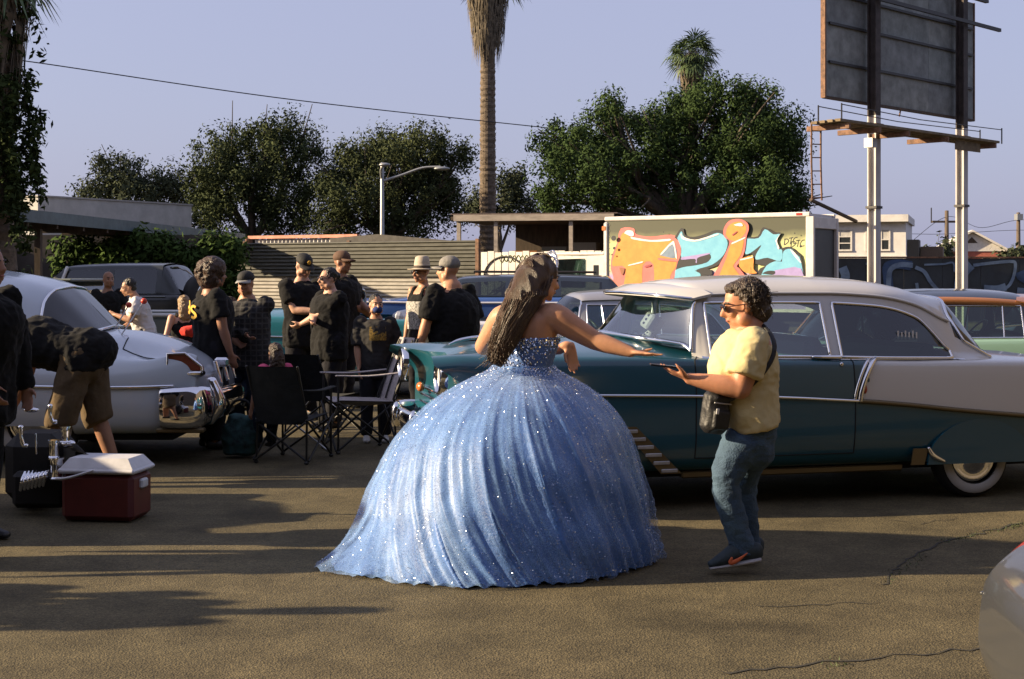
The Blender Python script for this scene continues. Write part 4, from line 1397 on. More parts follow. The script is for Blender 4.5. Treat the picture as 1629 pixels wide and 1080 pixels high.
# ------------------------------------------------------------------ the white rounded sedan at the left
def ring_cad(w, zb, zm, zs, zv, zh, zc, wv=.76, dx=None):
    dx = dx or [0] * 9
    r = [(0, zb), (.80 * w, zb), (.92 * w, zb + .06), (.97 * w, .52), (.965 * w, zm), (.90 * w, zs), (wv * w, zv), (.42, zh), (0, zc)]
    return [(a, b, d) for (a, b), d in zip(r, dx)]
cad = empty('white_sedan', (-7.95, 12.27, 0), 'white rounded vintage sedan with chrome rear bumper behind the bending person', 'car', None, 0.0)
st = [(0, ring_cad(.9, .34, .70, .86, .90, .92, .93)), (.25, ring_cad(.96, .28, .72, .90, .93, .97, .98)), (.9, ring_cad(1, .25, .74, .93, .97, 1.04, 1.06)), (1.5, ring_cad(1, .24, .74, .94, .98, 1.06, 1.09)),
      (2.2, ring_cad(1, .24, .73, .92, .97, .98, .98)), (3.2, ring_cad(1, .24, .72, .90, .97, .98, .98)), (3.9, ring_cad(1, .24, .70, .865, .955, .98, .98)),
      (4.35, ring_cad(1, .24, .69, .845, .94, 1.04, 1.07)), (4.7, ring_cad(1, .25, .69, .835, .90, 1.02, 1.05)), (5.0, ring_cad(1, .25, .70, .845, .855, .955, .985)),
      (5.22, ring_cad(.985, .26, .72, .885, .825, .865, .89)), (5.36, ring_cad(.96, .28, .73, .90, .79, .78, .80)), (5.42, ring_cad(.94, .30, .72, .88, .74, .70, .71))]
KB = Loft(st, 8, 6)
def kp(u, v, sd):
    p = KB.pt(u, v)
    if 1.55 < p[0] < 4.3 and v > 6.05: return None
    if v < 4 and abs(p[1]) > .7 and ((p[0] - 1.0) ** 2 + (p[2] - .35) ** 2) < .16: return None
    if v < 2.2 and abs(p[1]) > .7 and ((p[0] - 4.13) ** 2 + (p[2] - .30) ** 2) < .09: return None
    return 'body'
KB.parts(kp, {'body': cad_white}, cad)
cap_end(KB, cad, 0, cad_white, 'nose_panel', -.02)
cap_end(KB, cad, -1, cad_white, 'tail_panel', 5.44)
MB().box(.3, 5.2, -.74, .74, .19, .235).build('floor_pan', under, cad)
gs = [(1.55, [(.82, .97), (.81, .98), (.78, 1.0), (.70, 1.04, -.05), (.42, 1.09, -.22), (0, 1.10, -.28)]),
      (1.95, [(.86, .96), (.85, .98), (.74, 1.33), (.68, 1.41), (.42, 1.50), (0, 1.53)]),
      (2.06, [(.87, .96), (.86, .98), (.75, 1.34), (.68, 1.43), (.42, 1.53), (0, 1.56)]),
      (2.75, [(.88, .955), (.87, .975), (.76, 1.35), (.68, 1.46), (.42, 1.57), (0, 1.60)]),
      (2.85, [(.88, .955), (.87, .975), (.76, 1.35), (.68, 1.46), (.42, 1.57), (0, 1.60)]),
      (3.30, [(.88, .95), (.87, .97), (.76, 1.33), (.68, 1.45), (.42, 1.565), (0, 1.595)]),
      (3.45, [(.88, .95), (.87, .96), (.78, 1.25), (.68, 1.44), (.42, 1.555), (0, 1.585)]),
      (3.85, [(.87, .93), (.86, .95), (.76, 1.23), (.66, 1.39), (.42, 1.495), (0, 1.52)]),
      (4.08, [(.86, .92), (.84, .95), (.73, 1.18), (.63, 1.32), (.42, 1.42, .02), (0, 1.445, .03)]),
      (4.46, [(.84, .90), (.81, .945), (.67, 1.0), (.57, 1.03), (.40, 1.055, .04), (0, 1.075, .06)])]
KG = Loft(gs, 8, 6)
def kgp(u, v, sd):
    if u < 1: return 'windshield' if v > 2 else 'roof'
    if u > 8.15 and v > 1.55 and u < 8.97: return 'rear_window'
    if 1 < v < 2 and (2 < u < 3 or 4 < u < 5): return 'door_glass*'
    return 'roof'
KG.parts(kgp, {'windshield': glass_g, 'rear_window': glass_d, 'door_glass': glass_g, 'roof': cad_white}, cad)
trim(KG, cad, [(8.12, 5), (8.12, 3), (8.15, 1.9), (8.4, 1.53), (8.9, 1.53), (8.98, 2.2), (8.98, 5)], .014, chrome, 'rear_window_trim', n=8)
for rng_ in ((2, 3), (4, 5)):
    trim(KG, cad, [(rng_[0], 1), (rng_[0], 2), (rng_[1], 2), (rng_[1], 1), (rng_[0], 1)], .010, chrome, 'window_trim')
trim(KB, cad, [(8.2, 6.9), (8.25, 6.3), (9.0, 5.95), (10.2, 5.9)], .005, seam_m, 'trunk_seam', out=.002)
trim(KB, cad, [(1, 3.75), (5, 3.72), (10.2, 3.6)], .016, chrome, 'side_molding', out=.008)
trim(KB, cad, [(6.0, 2.2), (6.0, 5.0)], .004, seam_m, 'door_seam', out=.001)
bench(cad, 2.75, -.7, .7, .5, dark_in); bench(cad, 3.7, -.68, .68, .5, dark_in)
for s in (-1, 1):
    wheel(cad, 1.0, s * .82, .36); wheel(cad, 4.13, s * .80, .35)
    MB().lathe([(.40, 0), (.40, -.3), (0, -.31)], (1.0, s * .9, .35), (0, s, 0), 24).build('wheel_well', under, cad)
    # fin tail lamp: dark red lens in a chrome housing
    MB().prism([(5.20, .905), (5.33, .90), (5.46, .80), (5.47, .765), (5.22, .765)], (0, s * .86 - .055, 0), (1, 0, 0), (0, 0, 1), (0, 1, 0), .11).build('taillight', lamp_dark_red, cad)
    MB().bbox(5.19, 5.48, s * .86 - .065, s * .86 + .065, .715, .763, .015).build('taillight_base', chrome, cad)
    MB().tube([(5.20, s * .925, .76), (5.20, s * .925, .90), (5.34, s * .92, .905), (5.47, s * .915, .80), (5.475, s * .915, .76)], .010, 6).build('lamp_bezel', chrome, cad, smooth=True)
    # bumper end with vertical ribs
    MB().sweep([(5.16, s * .985, .47), (5.34, s * .995, .475), (5.46, s * .955, .48), (5.52, s * .84, .48)], [.03, .035, .04, .035], [.155, .165, .165, .15], ref=(0, 0, 1), nseg=14, sub=5, rnd=.25).build('bumper_end', chrome, cad, smooth=True)
    MB().sweep([(5.50, s * .72, .36), (5.57, s * .72, .48), (5.51, s * .72, .66)], [.05, .06, .045], nseg=12, sub=5).build('bumper_guard', chrome, cad, smooth=True)
    MB().bbox(5.12, 5.5, s * .93 - .05, s * .93 + .06, .272, .31, .01).build('bumper_lip', mat('gold_trim', (0, 0, 0)), cad)
MB().sweep([(5.50, -.74, .50), (5.58, 0, .50), (5.50, .74, .50)], .05, .10, ref=(0, 0, 1), nseg=12, sub=6).build('rear_bumper', chrome, cad, smooth=True)
MB().sweep([(-.02, -.9, .5), (-.15, 0, .5), (-.02, .9, .5)], .05, .10, ref=(0, 0, 1), nseg=12, sub=6).build('front_bumper', chrome, cad, smooth=True)
for y in (-.3, 0, .3):
    MB().tube([(5.45, y, .80), (5.50, y, .62)], .018, 8).build('trunk_strip', chrome, cad, smooth=True)
MB().bbox(5.40, 5.52, -.10, .10, .74, .82, .02).build('trunk_handle', chrome, cad)
for k, (bx, by, tx, ty, D, lab) in enumerate(((183, 519, 205, 485, 12.5, 'shorter'), (197, 523, 229, 479, 11.9, 'longer'))):
    p0, p1 = P(bx, by, D) - cad.location, P(tx, ty, D) - cad.location
    an = MB().tube([p0 - Vector((.02, 0, .05)), p1], .006, 6).build('antenna', mat('antenna_white', (.7, .7, .68), .3), cad, smooth=True)
    MB().ell(p1, (.026, .026, .026)).build('antenna_ball', mat('ball_red', (.55, .05, .02), .4), an, smooth=True)

# ------------------------------------------------------------------ silver modern car, rear corner at the lower right
sv_drop = .07
silver = paint('paint_silver', (.055, .058, .064), .42, metal=.35)
sv = empty('silver_car', (1.39, 3.66, 0), 'silver modern car with rounded tail and red lamp at lower right corner', 'car', None, R(-4))
def ring_sv(x, w, zb, z3, z4, z5, z6, zh, d):
    return (x, [(0, zb, d[0]), (.68 * w, zb, d[0]), (.80 * w, zb + .06, d[1]), (.86 * w, z3, d[2]), (.86 * w, z4, d[3]), (.82 * w, z5, d[4]), (.72 * w, z6, d[5]), (.4, zh, d[6]), (0, zh + .015, d[6])])
Z0 = (0, 0, 0, 0, 0, 0, 0)
S_ = [ring_sv(0.0, .86, .24, .42, .57, .70, .75, .79, (.06, .03, 0, .015, .10, .17, .22)), ring_sv(.05, .92, .22, .42, .58, .715, .77, .81, (.05, .02, 0, .02, .09, .16, .2)),
      ring_sv(.22, .98, .20, .42, .60, .76, .82, .86, (0, 0, 0, 0, .02, .06, .1)), ring_sv(.55, 1, .19, .43, .65, .84, .90, .93, Z0), ring_sv(1.0, 1, .19, .44, .66, .86, .92, .95, Z0),
      ring_sv(2.4, 1, .19, .44, .66, .84, .90, .92, Z0), ring_sv(3.4, 1, .19, .43, .64, .80, .86, .90, Z0), ring_sv(4.2, .96, .20, .42, .58, .68, .72, .76, Z0), ring_sv(4.45, .82, .24, .42, .54, .60, .62, .64, Z0)]
SL = Loft(S_, 10, 8)
def svp(u, v, sd):
    p = SL.pt(u, v)
    x, z = p[0], p[2]
    if 1.0 < x < 3.4 and v > 6.05: return None
    for wx in (.85, 3.55):
        if v < 4.4 and abs(p[1]) > .6 and (x - wx) ** 2 + (z - .32) ** 2 < .36 ** 2: return None
    if u < 2.05 and 3.9 < v < 5.95 and abs(p[1]) > .40 * .9: return 'tail_lamp_lens*' if v < 4.65 else 'red_lamp*'
    return 'body'
lens = mat('lens_smoke', (.16, .16, .16), .15, coat=.8)
SL.parts(svp, {'body': silver, 'tail_lamp_lens': lens, 'red_lamp': lamp_red}, sv)
cap_end(SL, sv, 0, silver, 'tail_panel', -.02)
cap_end(SL, sv, -1, silver, 'nose_panel', 4.5)
trim(SL, sv, [(2.05, 5.6), (2.05, 4.6), (1.95, 4.1), (1.5, 3.9), (0, 3.9)], .006, silver, 'lamp_seam', out=.003)
G_ = [(.75, [(.70, .88), (.69, .89), (.66, .90), (.60, .91), (.4, .925), (0, .935)]), (1.35, [(.78, .88), (.77, .90), (.60, 1.26), (.56, 1.32), (.36, 1.38), (0, 1.40)]), (1.5, [(.79, .88), (.78, .90), (.60, 1.29), (.56, 1.36), (.36, 1.42), (0, 1.44)]),
      (2.5, [(.78, .88), (.77, .90), (.60, 1.29), (.56, 1.36), (.36, 1.42), (0, 1.44)]), (2.7, [(.77, .87), (.76, .89), (.60, 1.27), (.56, 1.33), (.36, 1.39), (0, 1.41)]), (3.45, [(.72, .86), (.71, .87), (.68, .88), (.6, .89), (.4, .90), (0, .91)])]
SG = Loft(G_, 8, 6)
def sgp(u, v, sd):
    if u < 1: return 'rear_window' if v > 2.3 else 'roof'
    if u > 4: return 'windshield' if v > 2.3 else 'roof'
    if 1 < v < 2 and (u > 2 and u < 3): return 'door_glass*'
    return 'roof'
SG.parts(sgp, {'rear_window': glass_d, 'windshield': glass_d, 'door_glass': glass_d, 'roof': silver}, sv)
for s in (-1, 1):
    for x in (.85, 3.55): wheel(sv, x, s * .76, .32, .2, white=False, cap=galv)
    MB().lathe([(.37, 0), (.37, -.25), (0, -.26)], (.85, s * .83, .32), (0, s, 0), 24).build('wheel_well', under, sv)
MB().box(.3, 4.2, -.66, .66, .15, .188).build('floor_pan', under, sv)

# ------------------------------------------------------------------ further cars
def at(px, D): return ((px - CX) / F * D, D, 0)
aqua = paint('paint_aqua', (.02, .16, .20)); pearl = paint('paint_pearl', (.62, .62, .68))
conv, _ = classic('convertible', 'teal and white open convertible behind the standing people', at(330, 18.4), R(-3), aqua, pearl, pearl, roof_on=False, seat=mat('seat_white', (.55, .55, .58), .6))
grey = paint('paint_grey', (.30, .30, .32), .35, metal=.3)
gh_, _ = classic('hardtop_car', 'grey vintage hardtop parked behind the teal sedan windshield', at(700, 16.2), R(6), grey, grey, grey, scale=(.88, .92, .885), rear_white=False, glass=glass_g)
mint = paint('paint_mint', (.25, .42, .33)); copper = paint('paint_copper', (.36, .15, .06)); navyp = paint('paint_navy', (.02, .03, .05))
gr_, _ = classic('vintage_coupe', 'mint green vintage car with dark roof and copper visor at right edge', at(1860, 14.9), R(176), mint, mint, navyp, scale=(.95, .95, .90), rear_white=False, visor=copper, seat=mat('seat_red', (.45, .03, .02), .6))
MB().sweep([(1.75, .69, 1.365), (2.2, .705, 1.395), (2.8, .705, 1.40), (3.3, .69, 1.35), (3.6, .68, 1.27)], [.02, .03, .03, .03, .02], [.04, .045, .045, .045, .03], ref=(0, 0, 1), nseg=10, sub=5).build('copper_band', copper, gr_, smooth=True)
redp = paint('paint_red', (.45, .03, .02))
rd_, _ = classic('red_car', 'red vintage car glimpsed at the far right behind the mint green car', at(1665, 21.5), R(8), redp, redp, navyp, rear_white=False, scale=(.95, .95, .9))
bluep = paint('paint_blue', (.05, .12, .36), .3, metal=.2)

def boxy(name, label, loc, rot, L, Wd, zb, zbelt, zroof, hood, col, roofc, gl, pill=(.0,), rw=.34, cat='suv'):
    """estate or off-roader: lofted body with upright greenhouse. x runs rearward"""
    c = empty(name, loc, label, cat, None, rot)
    w = Wd / 2
    def rg(x, k, zt): return (x, [(0, zb), (w * .86 * k, zb), (w * .97 * k, zb + .06), (w * k, zb + .3), (w * k, zbelt - .2), (w * .98 * k, zbelt - .05), (w * .92 * k, zt), (w * .5, zt + .02), (0, zt + .03)])
    st = [rg(0, .88, zbelt - .16), rg(.15, .96, zbelt - .10), rg(hood * .6, 1, zbelt - .05), rg(hood, 1, zbelt), rg(hood + .6, 1, zbelt), rg(L - .5, 1, zbelt), rg(L - .12, .98, zbelt), rg(L, .93, zbelt - .04)]
    Bl = Loft(st, 8, 5)
    wx = (.75, L - .85)
    def f(u, v, s):
        p = Bl.pt(u, v)
        for x in wx:
            if v < 4 and abs(p[1]) > w * .75 and (p[0] - x) ** 2 + (p[2] - rw) ** 2 < (rw + .06) ** 2: return None
        return 'body'
    Bl.parts(f, {'body': col}, c)
    cap_end(Bl, c, 0, col, 'nose_panel', 0); cap_end(Bl, c, -1, col, 'tail_panel', L + .02)
    y1, y2, y3 = w * .90, w * .78, w * .72
    def gg(x, z, dx=0): return (x, [(y1, zbelt + .005), (y1, zbelt + .02), (y2, z - .10, dx), (y3, z - .03, dx), (w * .4, z, dx), (0, z + .015, dx)])
    def flat(x): return (x, [(y1, zbelt + .005), (y1 * .99, zbelt + .008), (y1 * .95, zbelt + .012), (y3, zbelt + .02), (w * .4, zbelt + .03), (0, zbelt + .035)])
    h2 = hood + .05
    gs = [flat(h2), gg(h2 + .5, zroof - .06), gg(h2 + .6, zroof - .03), gg(h2 + 1.35, zroof), gg(h2 + 1.45, zroof), gg(h2 + 2.2, zroof), gg(h2 + 2.3, zroof), gg(L - .5, zroof - .02), gg(L - .38, zroof - .03), flat(L - .06)]
    Gl = Loft(gs, 6, 5)
    def g(u, v, s):
        if u < 1 or u > 8: return 'screen_glass#a' if (v > 2.3 and u < 1) else ('screen_glass#b' if v > 2.3 else 'roof')
        if 1 < v < 2 and (2 < u < 3 or 4 < u < 5 or 6 < u < 7): return 'side_glass#%d*' % int(u)
        return 'pillar#%d*' % int(u) if v < 2 else 'roof'
    Gl.parts(g, {'screen_glass': gl, 'side_glass': gl, 'roof': roofc, 'pillar': roofc}, c)
    for s in (-1, 1):
        for x in wx:
            wheel(c, x, s * (w - .13), rw, .2, white=False, cap=galv)
            MB().lathe([(rw + .07, 0), (rw + .07, -.2), (0, -.21)], (x, s * (w - .02), rw), (0, s, 0), 20).build('wheel_well', under, c)
        MB().bbox(-.02, .06, s * w * .7 - .12, s * w * .7 + .12, zbelt - .36, zbelt - .22, .02).build('headlight', lamp_clear, c)
        MB().bbox(L - .05, L + .03, s * w * .8 - .06, s * w * .8 + .06, zbelt - .4, zbelt - .1, .02).build('taillight', lamp_red, c)
    MB().bbox(-.08, .06, -w * .85, w * .85, zb + .05, zb + .2, .03).build('front_bumper', roofc, c)
    MB().bbox(L - .06, L + .08, -w * .85, w * .85, zb + .05, zb + .2, .03).build('rear_bumper', roofc, c)
    MB().box(.2, L - .2, -w * .7, w * .7, zb - .04, zb - .002).build('floor_pan', under, c)
    bench(c, h2 + 1.35, -w * .7, w * .7, zbelt - .4, dark_in, .5)
    return c, Bl
suv, sb = boxy('blue_wagon', 'blue wagon with dark windows and roof rack behind the person in the fedora', at(560, 25.2), R(-2), 4.9, 1.84, .26, 1.12, 1.50, 1.35, bluep, navyp, glass_d, cat='car')
for s in (-1, 1):
    trim(sb, suv, [(1, 4.6), (4, 4.6), (7, 4.6)], .02, pearl, 'side_molding', sides=(s,), out=.004)
    MB().tube([(2.2, s * .6, 1.56), (4.3, s * .6, 1.55)], .02, 6).build('roof_rail', black_iron, suv)
blackp = paint('paint_black', (.012, .013, .013), .35)
jp, _ = boxy('black_jeep', 'black boxy off-roader with spare wheel on its tail before the ivy hedge', at(-22, 25.8), R(-4), 3.9, 1.84, .50, 1.16, 1.70, 1.15, blackp, mat('jeep_roof', (.03, .036, .04), .4, coat=.3), glass_d, rw=.42, cat='jeep')
wheel(jp, 3.98, -.05, .40, .24, white=False, name='spare_wheel').matrix_local = Matrix.Translation((4.07, -.3, 1.12)) @ Matrix.Rotation(R(62), 4, 'Z') @ Matrix.Translation((-3.98, .05, -.40))
MB().tube([(1.66, -.87, 1.18), (1.80, -.74, 1.64)], .03, 6).build('pillar_trim', lamp_clear, jp)
b = MB()
b.tube([(2.42 + .07 * math.cos(a), -.885, 1.05 + .07 * math.sin(a)) for a in np.linspace(0, 6.283, 17)], .008, 4)
b.tube([(2.37, -.885, 1.0), (2.47, -.885, 1.10)], .006, 4).tube([(2.37, -.885, 1.10), (2.47, -.885, 1.0)], .006, 4)
for k in range(8): b.box(2.3 + .035 * k, 2.32 + .035 * k, -.925, -.92, .86, .90)
b.build('side_decal', mat('decal_grey', (.22, .25, .26), .6), jp)
MB().bbox(2.95, 3.6, -.93, -.90, 1.12, 1.135, .004).build('side_lettering_strip', mat('decal_grey', (0, 0, 0)), jp)

# low grey pickup bed behind the man in white
pk = empty('grey_pickup', at(205, 20.0), 'dull grey pickup bed behind the person in the white shirt', 'pickup', None, R(-4))
pkm = paint('paint_dull_grey', (.15, .17, .15), .5, coat=.2)
MB().bbox(-.4, 1.9, -.85, .85, .40, .95, .05).build('bed', pkm, pk)
MB().bbox(-.42, 1.92, -.88, -.80, .952, 1.0, .015).build('bed_rail', lamp_clear, pk)
MB().bbox(-.42, 1.92, .80, .88, .952, 1.0, .015).build('bed_rail', lamp_clear, pk)
MB().bbox(-2.0, -.45, -.85, .85, .40, .98, .08).build('cab_body', pkm, pk)
MB().bbox(-1.75, -.5, -.76, .76, .985, 1.42, .12).build('cab_top', glass_d, pk)
MB().bbox(-1.7, -.55, -.72, .72, 1.425, 1.46, .015).build('cab_roof', pkm, pk)
MB().bbox(-3.1, -2.02, -.82, .82, .40, .88, .1).build('hood', pkm, pk)
for s in (-1, 1):
    for x in (-2.4, 1.0): wheel(pk, x, s * .78, .33, .2, white=False, cap=galv)

# ------------------------------------------------------------------ box truck with graffiti
tl = Vector((2.22, 33.4, 0)); trr = Vector((6.39, 30.6, 0))
td = (trr - tl).normalized(); tlen = (trr - tl).length
tn = Vector((td.y, -td.x, 0))
if tn.y > 0: tn = -tn
Mt = Matrix(((td.x, -tn.x * .66, 0, tl.x), (td.y, -tn.y * .66, 0, tl.y), (0, 0, 1, 0), (0, 0, 0, 1)))     # x along the side, y away from camera
tk = empty('box_truck', tl, 'white box truck with orange and blue graffiti lettering on its side', 'truck')
alu = mat('truck_white', (.60, .57, .54), .5, noise=.12, nscale=4)
def TK(name, x0, x1, y0, y1, z0, z1, m, bev=.0):
    b = MB()
    b.bbox(x0, x1, y0, y1, z0, z1, bev, Mt) if bev else b.box(x0, x1, y0, y1, z0, z1, Mt)
    return b.build(name, m, tk, origin=tl)
Ht = 2.85
def graf_bg():
    m = bpy.data.materials.new('graffiti_ground'); m.use_nodes = True
    t = m.node_tree; b = t.nodes['Principled BSDF']; b.inputs['Roughness'].default_value = .6
    tc = t.nodes.new('ShaderNodeTexCoord'); sx = t.nodes.new('ShaderNodeSeparateXYZ'); t.links.new(tc.outputs['Object'], sx.inputs[0])
    n = t.nodes.new('ShaderNodeTexNoise'); n.inputs['Scale'].default_value = 3.0; n.inputs['Detail'].default_value = 5; t.links.new(tc.outputs['Object'], n.inputs['Vector'])
    ma = t.nodes.new('ShaderNodeMath'); ma.operation = 'MULTIPLY_ADD'; ma.inputs[1].default_value = .18; t.links.new(n.outputs[0], ma.inputs[0]); t.links.new(sx.outputs[2], ma.inputs[2])
    r = t.nodes.new('ShaderNodeValToRGB')
    mr = t.nodes.new('ShaderNodeMapRange'); mr.inputs[1].default_value = 1.3; mr.inputs[2].default_value = 2.9; t.links.new(ma.outputs[0], mr.inputs[0])
    t.links.new(mr.outputs[0], r.inputs[0])
    e = r.color_ramp.elements
    e[0].position = 0; e[0].color = (.33, .26, .50, 1)
    e[1].position = 1; e[1].color = (.055, .06, .035, 1)
    for p, c in ((.16, (.36, .28, .5)), (.26, (.52, .53, .24)), (.62, (.50, .51, .24)), (.72, (.14, .15, .08)), (.8, (.06, .065, .04))):
        q = e.new(p); q.color = (*c, 1)
    t.links.new(r.outputs[0], b.inputs['Base Color'])
    return m
TK('side_panel', .0, tlen, 0, .05, .75, Ht - .1, graf_bg())
TK('far_side_panel', 0, tlen, 2.15, 2.2, .75, Ht - .1, alu)
TK('front_wall', -.0, .05, .052, 2.148, .75, Ht - .1, alu)
TK('roof_panel', .02, tlen - .02, .02, 2.18, Ht - .098, Ht - .03, alu)
TK('top_rail', -.04, tlen + .03, -.05, .06, Ht - .097, Ht, alu, .02)
TK('top_rail', -.04, tlen + .03, 2.14, 2.25, Ht - .097, Ht, alu, .02)
TK('corner_post', -.07, .06, -.06, .10, .7, Ht - .12, galv, .04)
TK('corner_post', tlen - .06, tlen + .12, -.05, .08, .7, Ht - .1, alu, .012)
TK('corner_post', tlen - .06, tlen + .10, 2.1, 2.25, .7, Ht - .1, alu, .012)
TK('rear_header', tlen + .02, tlen + .09, .082, 2.098, Ht - .35, Ht - .1, alu, .01)
TK('rear_door', tlen - .02, tlen + .03, .082, 2.098, .8, Ht - .352, mat('rear_door', (.028, .03, .028), .5, noise=.3, nscale=2))
TK('bottom_rail', -.04, tlen + .06, -.03, .04, .68, .748, alu)
TK('floor', 0, tlen, .05, 2.15, .69, .747, dark_wood)
TK('marker_light', -.10, .0, -.075, -.062, Ht - .32, Ht - .22, lamp_amber, .004)
TK('marker_light', tlen - .28, tlen - .14, -.062, -.051, Ht - .07, Ht - .02, lamp_red, .004)
for k in range(14):
    p = Mt @ Vector((.085, -.004, .9 + k * .135))
    MB().ell(p, (.012, .012, .012), nu=6, nv=4).build('rivet', galv, tk, origin=tl)
# cab
TK('cab_lower', -1.75, -.12, .15, 2.05, .45, 1.18, alu, .06)
cabp = [(-1.74, 1.18), (-1.5, 1.86), (-1.38, 1.95), (-.16, 1.98), (-.14, 1.18)]
for y0, nm in ((.17, 'cab_side'), (1.99, 'cab_side')):
    pass
cz = Mt.to_3x3()
MB().prism([(-.62, 1.181), (-.62, 1.94), (-.14, 1.95), (-.14, 1.181)], Mt @ Vector((0, .22, 0)), cz @ Vector((1, 0, 0)), (0, 0, 1), cz @ Vector((0, -1, 0)), .05).build('cab_side', alu, tk, origin=tl)
MB().prism([(-.62, 1.181), (-.62, 1.94), (-.14, 1.95), (-.14, 1.181)], Mt @ Vector((0, 2.03, 0)), cz @ Vector((1, 0, 0)), (0, 0, 1), cz @ Vector((0, -1, 0)), .05).build('cab_side', alu, tk, origin=tl)
for y in (.22, 2.03):
    MB().prism([(-1.66, 1.182), (-1.42, 1.86), (-.67, 1.88), (-.67, 1.182)], Mt @ Vector((0, y, 0)), cz @ Vector((1, 0, 0)), (0, 0, 1), cz @ Vector((0, -1, 0)), .02).build('cab_window', glass_w, tk, origin=tl)
    MB().prism([(-1.74, 1.183), (-1.5, 1.9), (-.63, 1.94), (-.63, 1.88), (-1.43, 1.86), (-1.66, 1.183)], Mt @ Vector((0, y, 0)), cz @ Vector((1, 0, 0)), (0, 0, 1), cz @ Vector((0, -1, 0)), .045).build('window_frame', alu, tk, origin=tl)
TK('quarter_window', -.42, -.28, .155, .168, 1.3, 1.72, win_glass, .004)
TK('cab_roof', -1.5, -.12, .14, 2.06, 1.952, 2.02, alu, .03)
TK('cab_back', -.20, -.145, .225, 1.975, 1.182, 1.948, alu)
MB().prism([(.18, 0), (.18, .75), (1.98, .75), (1.98, 0)], Mt @ Vector((-1.74, 0, 1.185)), cz @ Vector((0, 1, 0)), cz @ Vector((.3, 0, .95)), cz @ Vector((-1, 0, 0)), .02).build('windshield', glass_g, tk, origin=tl)
TK('hood', -2.3, -1.752, .25, 1.95, .5, 1.1, alu, .1)
TK('chassis', -2.2, tlen, .5, 1.7, .42, .67, under)
for x in (-1.9, 3.6):
    for y in (.18, 2.0):
        me_b = MB().lathe([(.2, -.12), (.36, -.12), (.4, -.08), (.4, .08), (.36, .12), (.2, .12), (0, .06)], Mt @ Vector((x, y, .4)), cz @ Vector((0, -1 if y < 1 else 1, 0)), 24)
        me_b.build('wheel', rubber, tk, smooth=True, origin=tl)
b = MB().tube([Mt @ Vector((-1.72, .1, 1.25)), Mt @ Vector((-1.8, -.05, 1.5)), Mt @ Vector((-1.78, -.05, 1.75))], .015, 5)
b.build('mirror_arm', black_iron, tk, origin=tl)
# graffiti: flat layers of spray paint
def on_truck(px, py, off):
    d = P(px, py, 10) - camo.location
    q = tl + tn * off
    t = (q - camo.location).dot(tn) / d.dot(tn)
    return camo.location + d * t
ZS = 4.403
layer = [0]
def spray(poly, m, zoomed=True, name='graffiti_letter'):
    layer[0] += 1
    off = .004 + .0022 * layer[0]
    q = catmull([(x, y) for x, y in poly] + [poly[0]], 3)[:-1]
    V = [on_truck(960 + x / ZS, 330 + y / ZS, off) for x, y in q]
    MB().add(V, [tuple(range(len(V)))]).build(name, m, tk, origin=tl)
def sp_m(n, c, c2=None): return mat('spray_' + n, c, .55, noise=.12, nscale=5, col2=c2)
Or, Pk, Bl_, Bk, Wh, Pu = sp_m('orange', (.62, .27, .045), (.52, .20, .03)), sp_m('pink', (.62, .14, .13)), sp_m('blue', (.12, .38, .56), (.17, .46, .62)), sp_m('black', (.012, .014, .02)), sp_m('white', (.72, .70, .68)), sp_m('purple', (.30, .24, .50))
LB_ = sp_m('pale_blue', (.22, .40, .52))
# first letter: pink outline, orange body
spray([(50, 430), (58, 340), (95, 250), (122, 148), (212, 146), (228, 188), (330, 204), (470, 190), (522, 220), (542, 300), (536, 400), (505, 480), (490, 640), (100, 640), (70, 490)], Pk)
spray([(60, 385), (100, 262), (138, 176), (200, 214), (330, 238), (462, 226), (500, 250), (515, 340), (505, 420), (470, 475), (440, 620), (360, 620), (350, 400), (275, 404), (262, 620), (140, 620), (155, 425), (70, 412)], Or)
spray([(392, 335), (484, 238), (512, 352)], LB_)
spray([(500, 262), (484, 236), (404, 318), (412, 326), (484, 256), (505, 350), (514, 350)], Wh)
spray([(190, 205), (330, 228), (462, 220), (455, 234), (330, 240), (205, 222)], Wh)
spray([(145, 180), (165, 160), (205, 166), (212, 196), (190, 200)], Wh)
spray([(175, 402), (268, 378), (268, 388), (178, 408)], Wh)
spray([(388, 352), (520, 366), (516, 380), (386, 366)], Pk)
spray([(290, 408), (330, 398), (328, 412), (290, 420)], sp_m('dark_pink', (.30, .05, .06)))
spray([(110, 420), (148, 428), (130, 475)], sp_m('brown', (.25, .09, .04)))
# second letter
spray([(498, 210), (540, 148), (562, 152), (572, 190), (625, 206), (705, 188), (785, 158), (858, 172), (888, 245), (866, 335), (800, 405), (700, 440), (724, 470), (700, 640), (490, 640), (510, 420), (540, 330), (535, 250)], Bk)
spray([(516, 214), (546, 166), (566, 206), (640, 226), (722, 206), (795, 178), (842, 196), (870, 250), (842, 332), (762, 400), (652, 436), (680, 470), (650, 640), (500, 640), (500, 470), (520, 430), (640, 402), (722, 386), (752, 350), (735, 325), (640, 336), (548, 352), (545, 290)], Bl_)
spray([(524, 418), (542, 376), (640, 362), (700, 330), (745, 328), (748, 362), (690, 396), (560, 416)], Bk)
spray([(546, 348), (640, 334), (740, 318), (735, 328), (660, 352), (655, 385), (645, 385), (640, 360), (548, 366)], Pu)
spray([(540, 190), (556, 222), (640, 238), (730, 216), (800, 192), (800, 184), (722, 206), (640, 226), (562, 206), (546, 182)], Wh)
spray([(640, 442), (700, 470), (760, 470), (740, 430)], Bk)
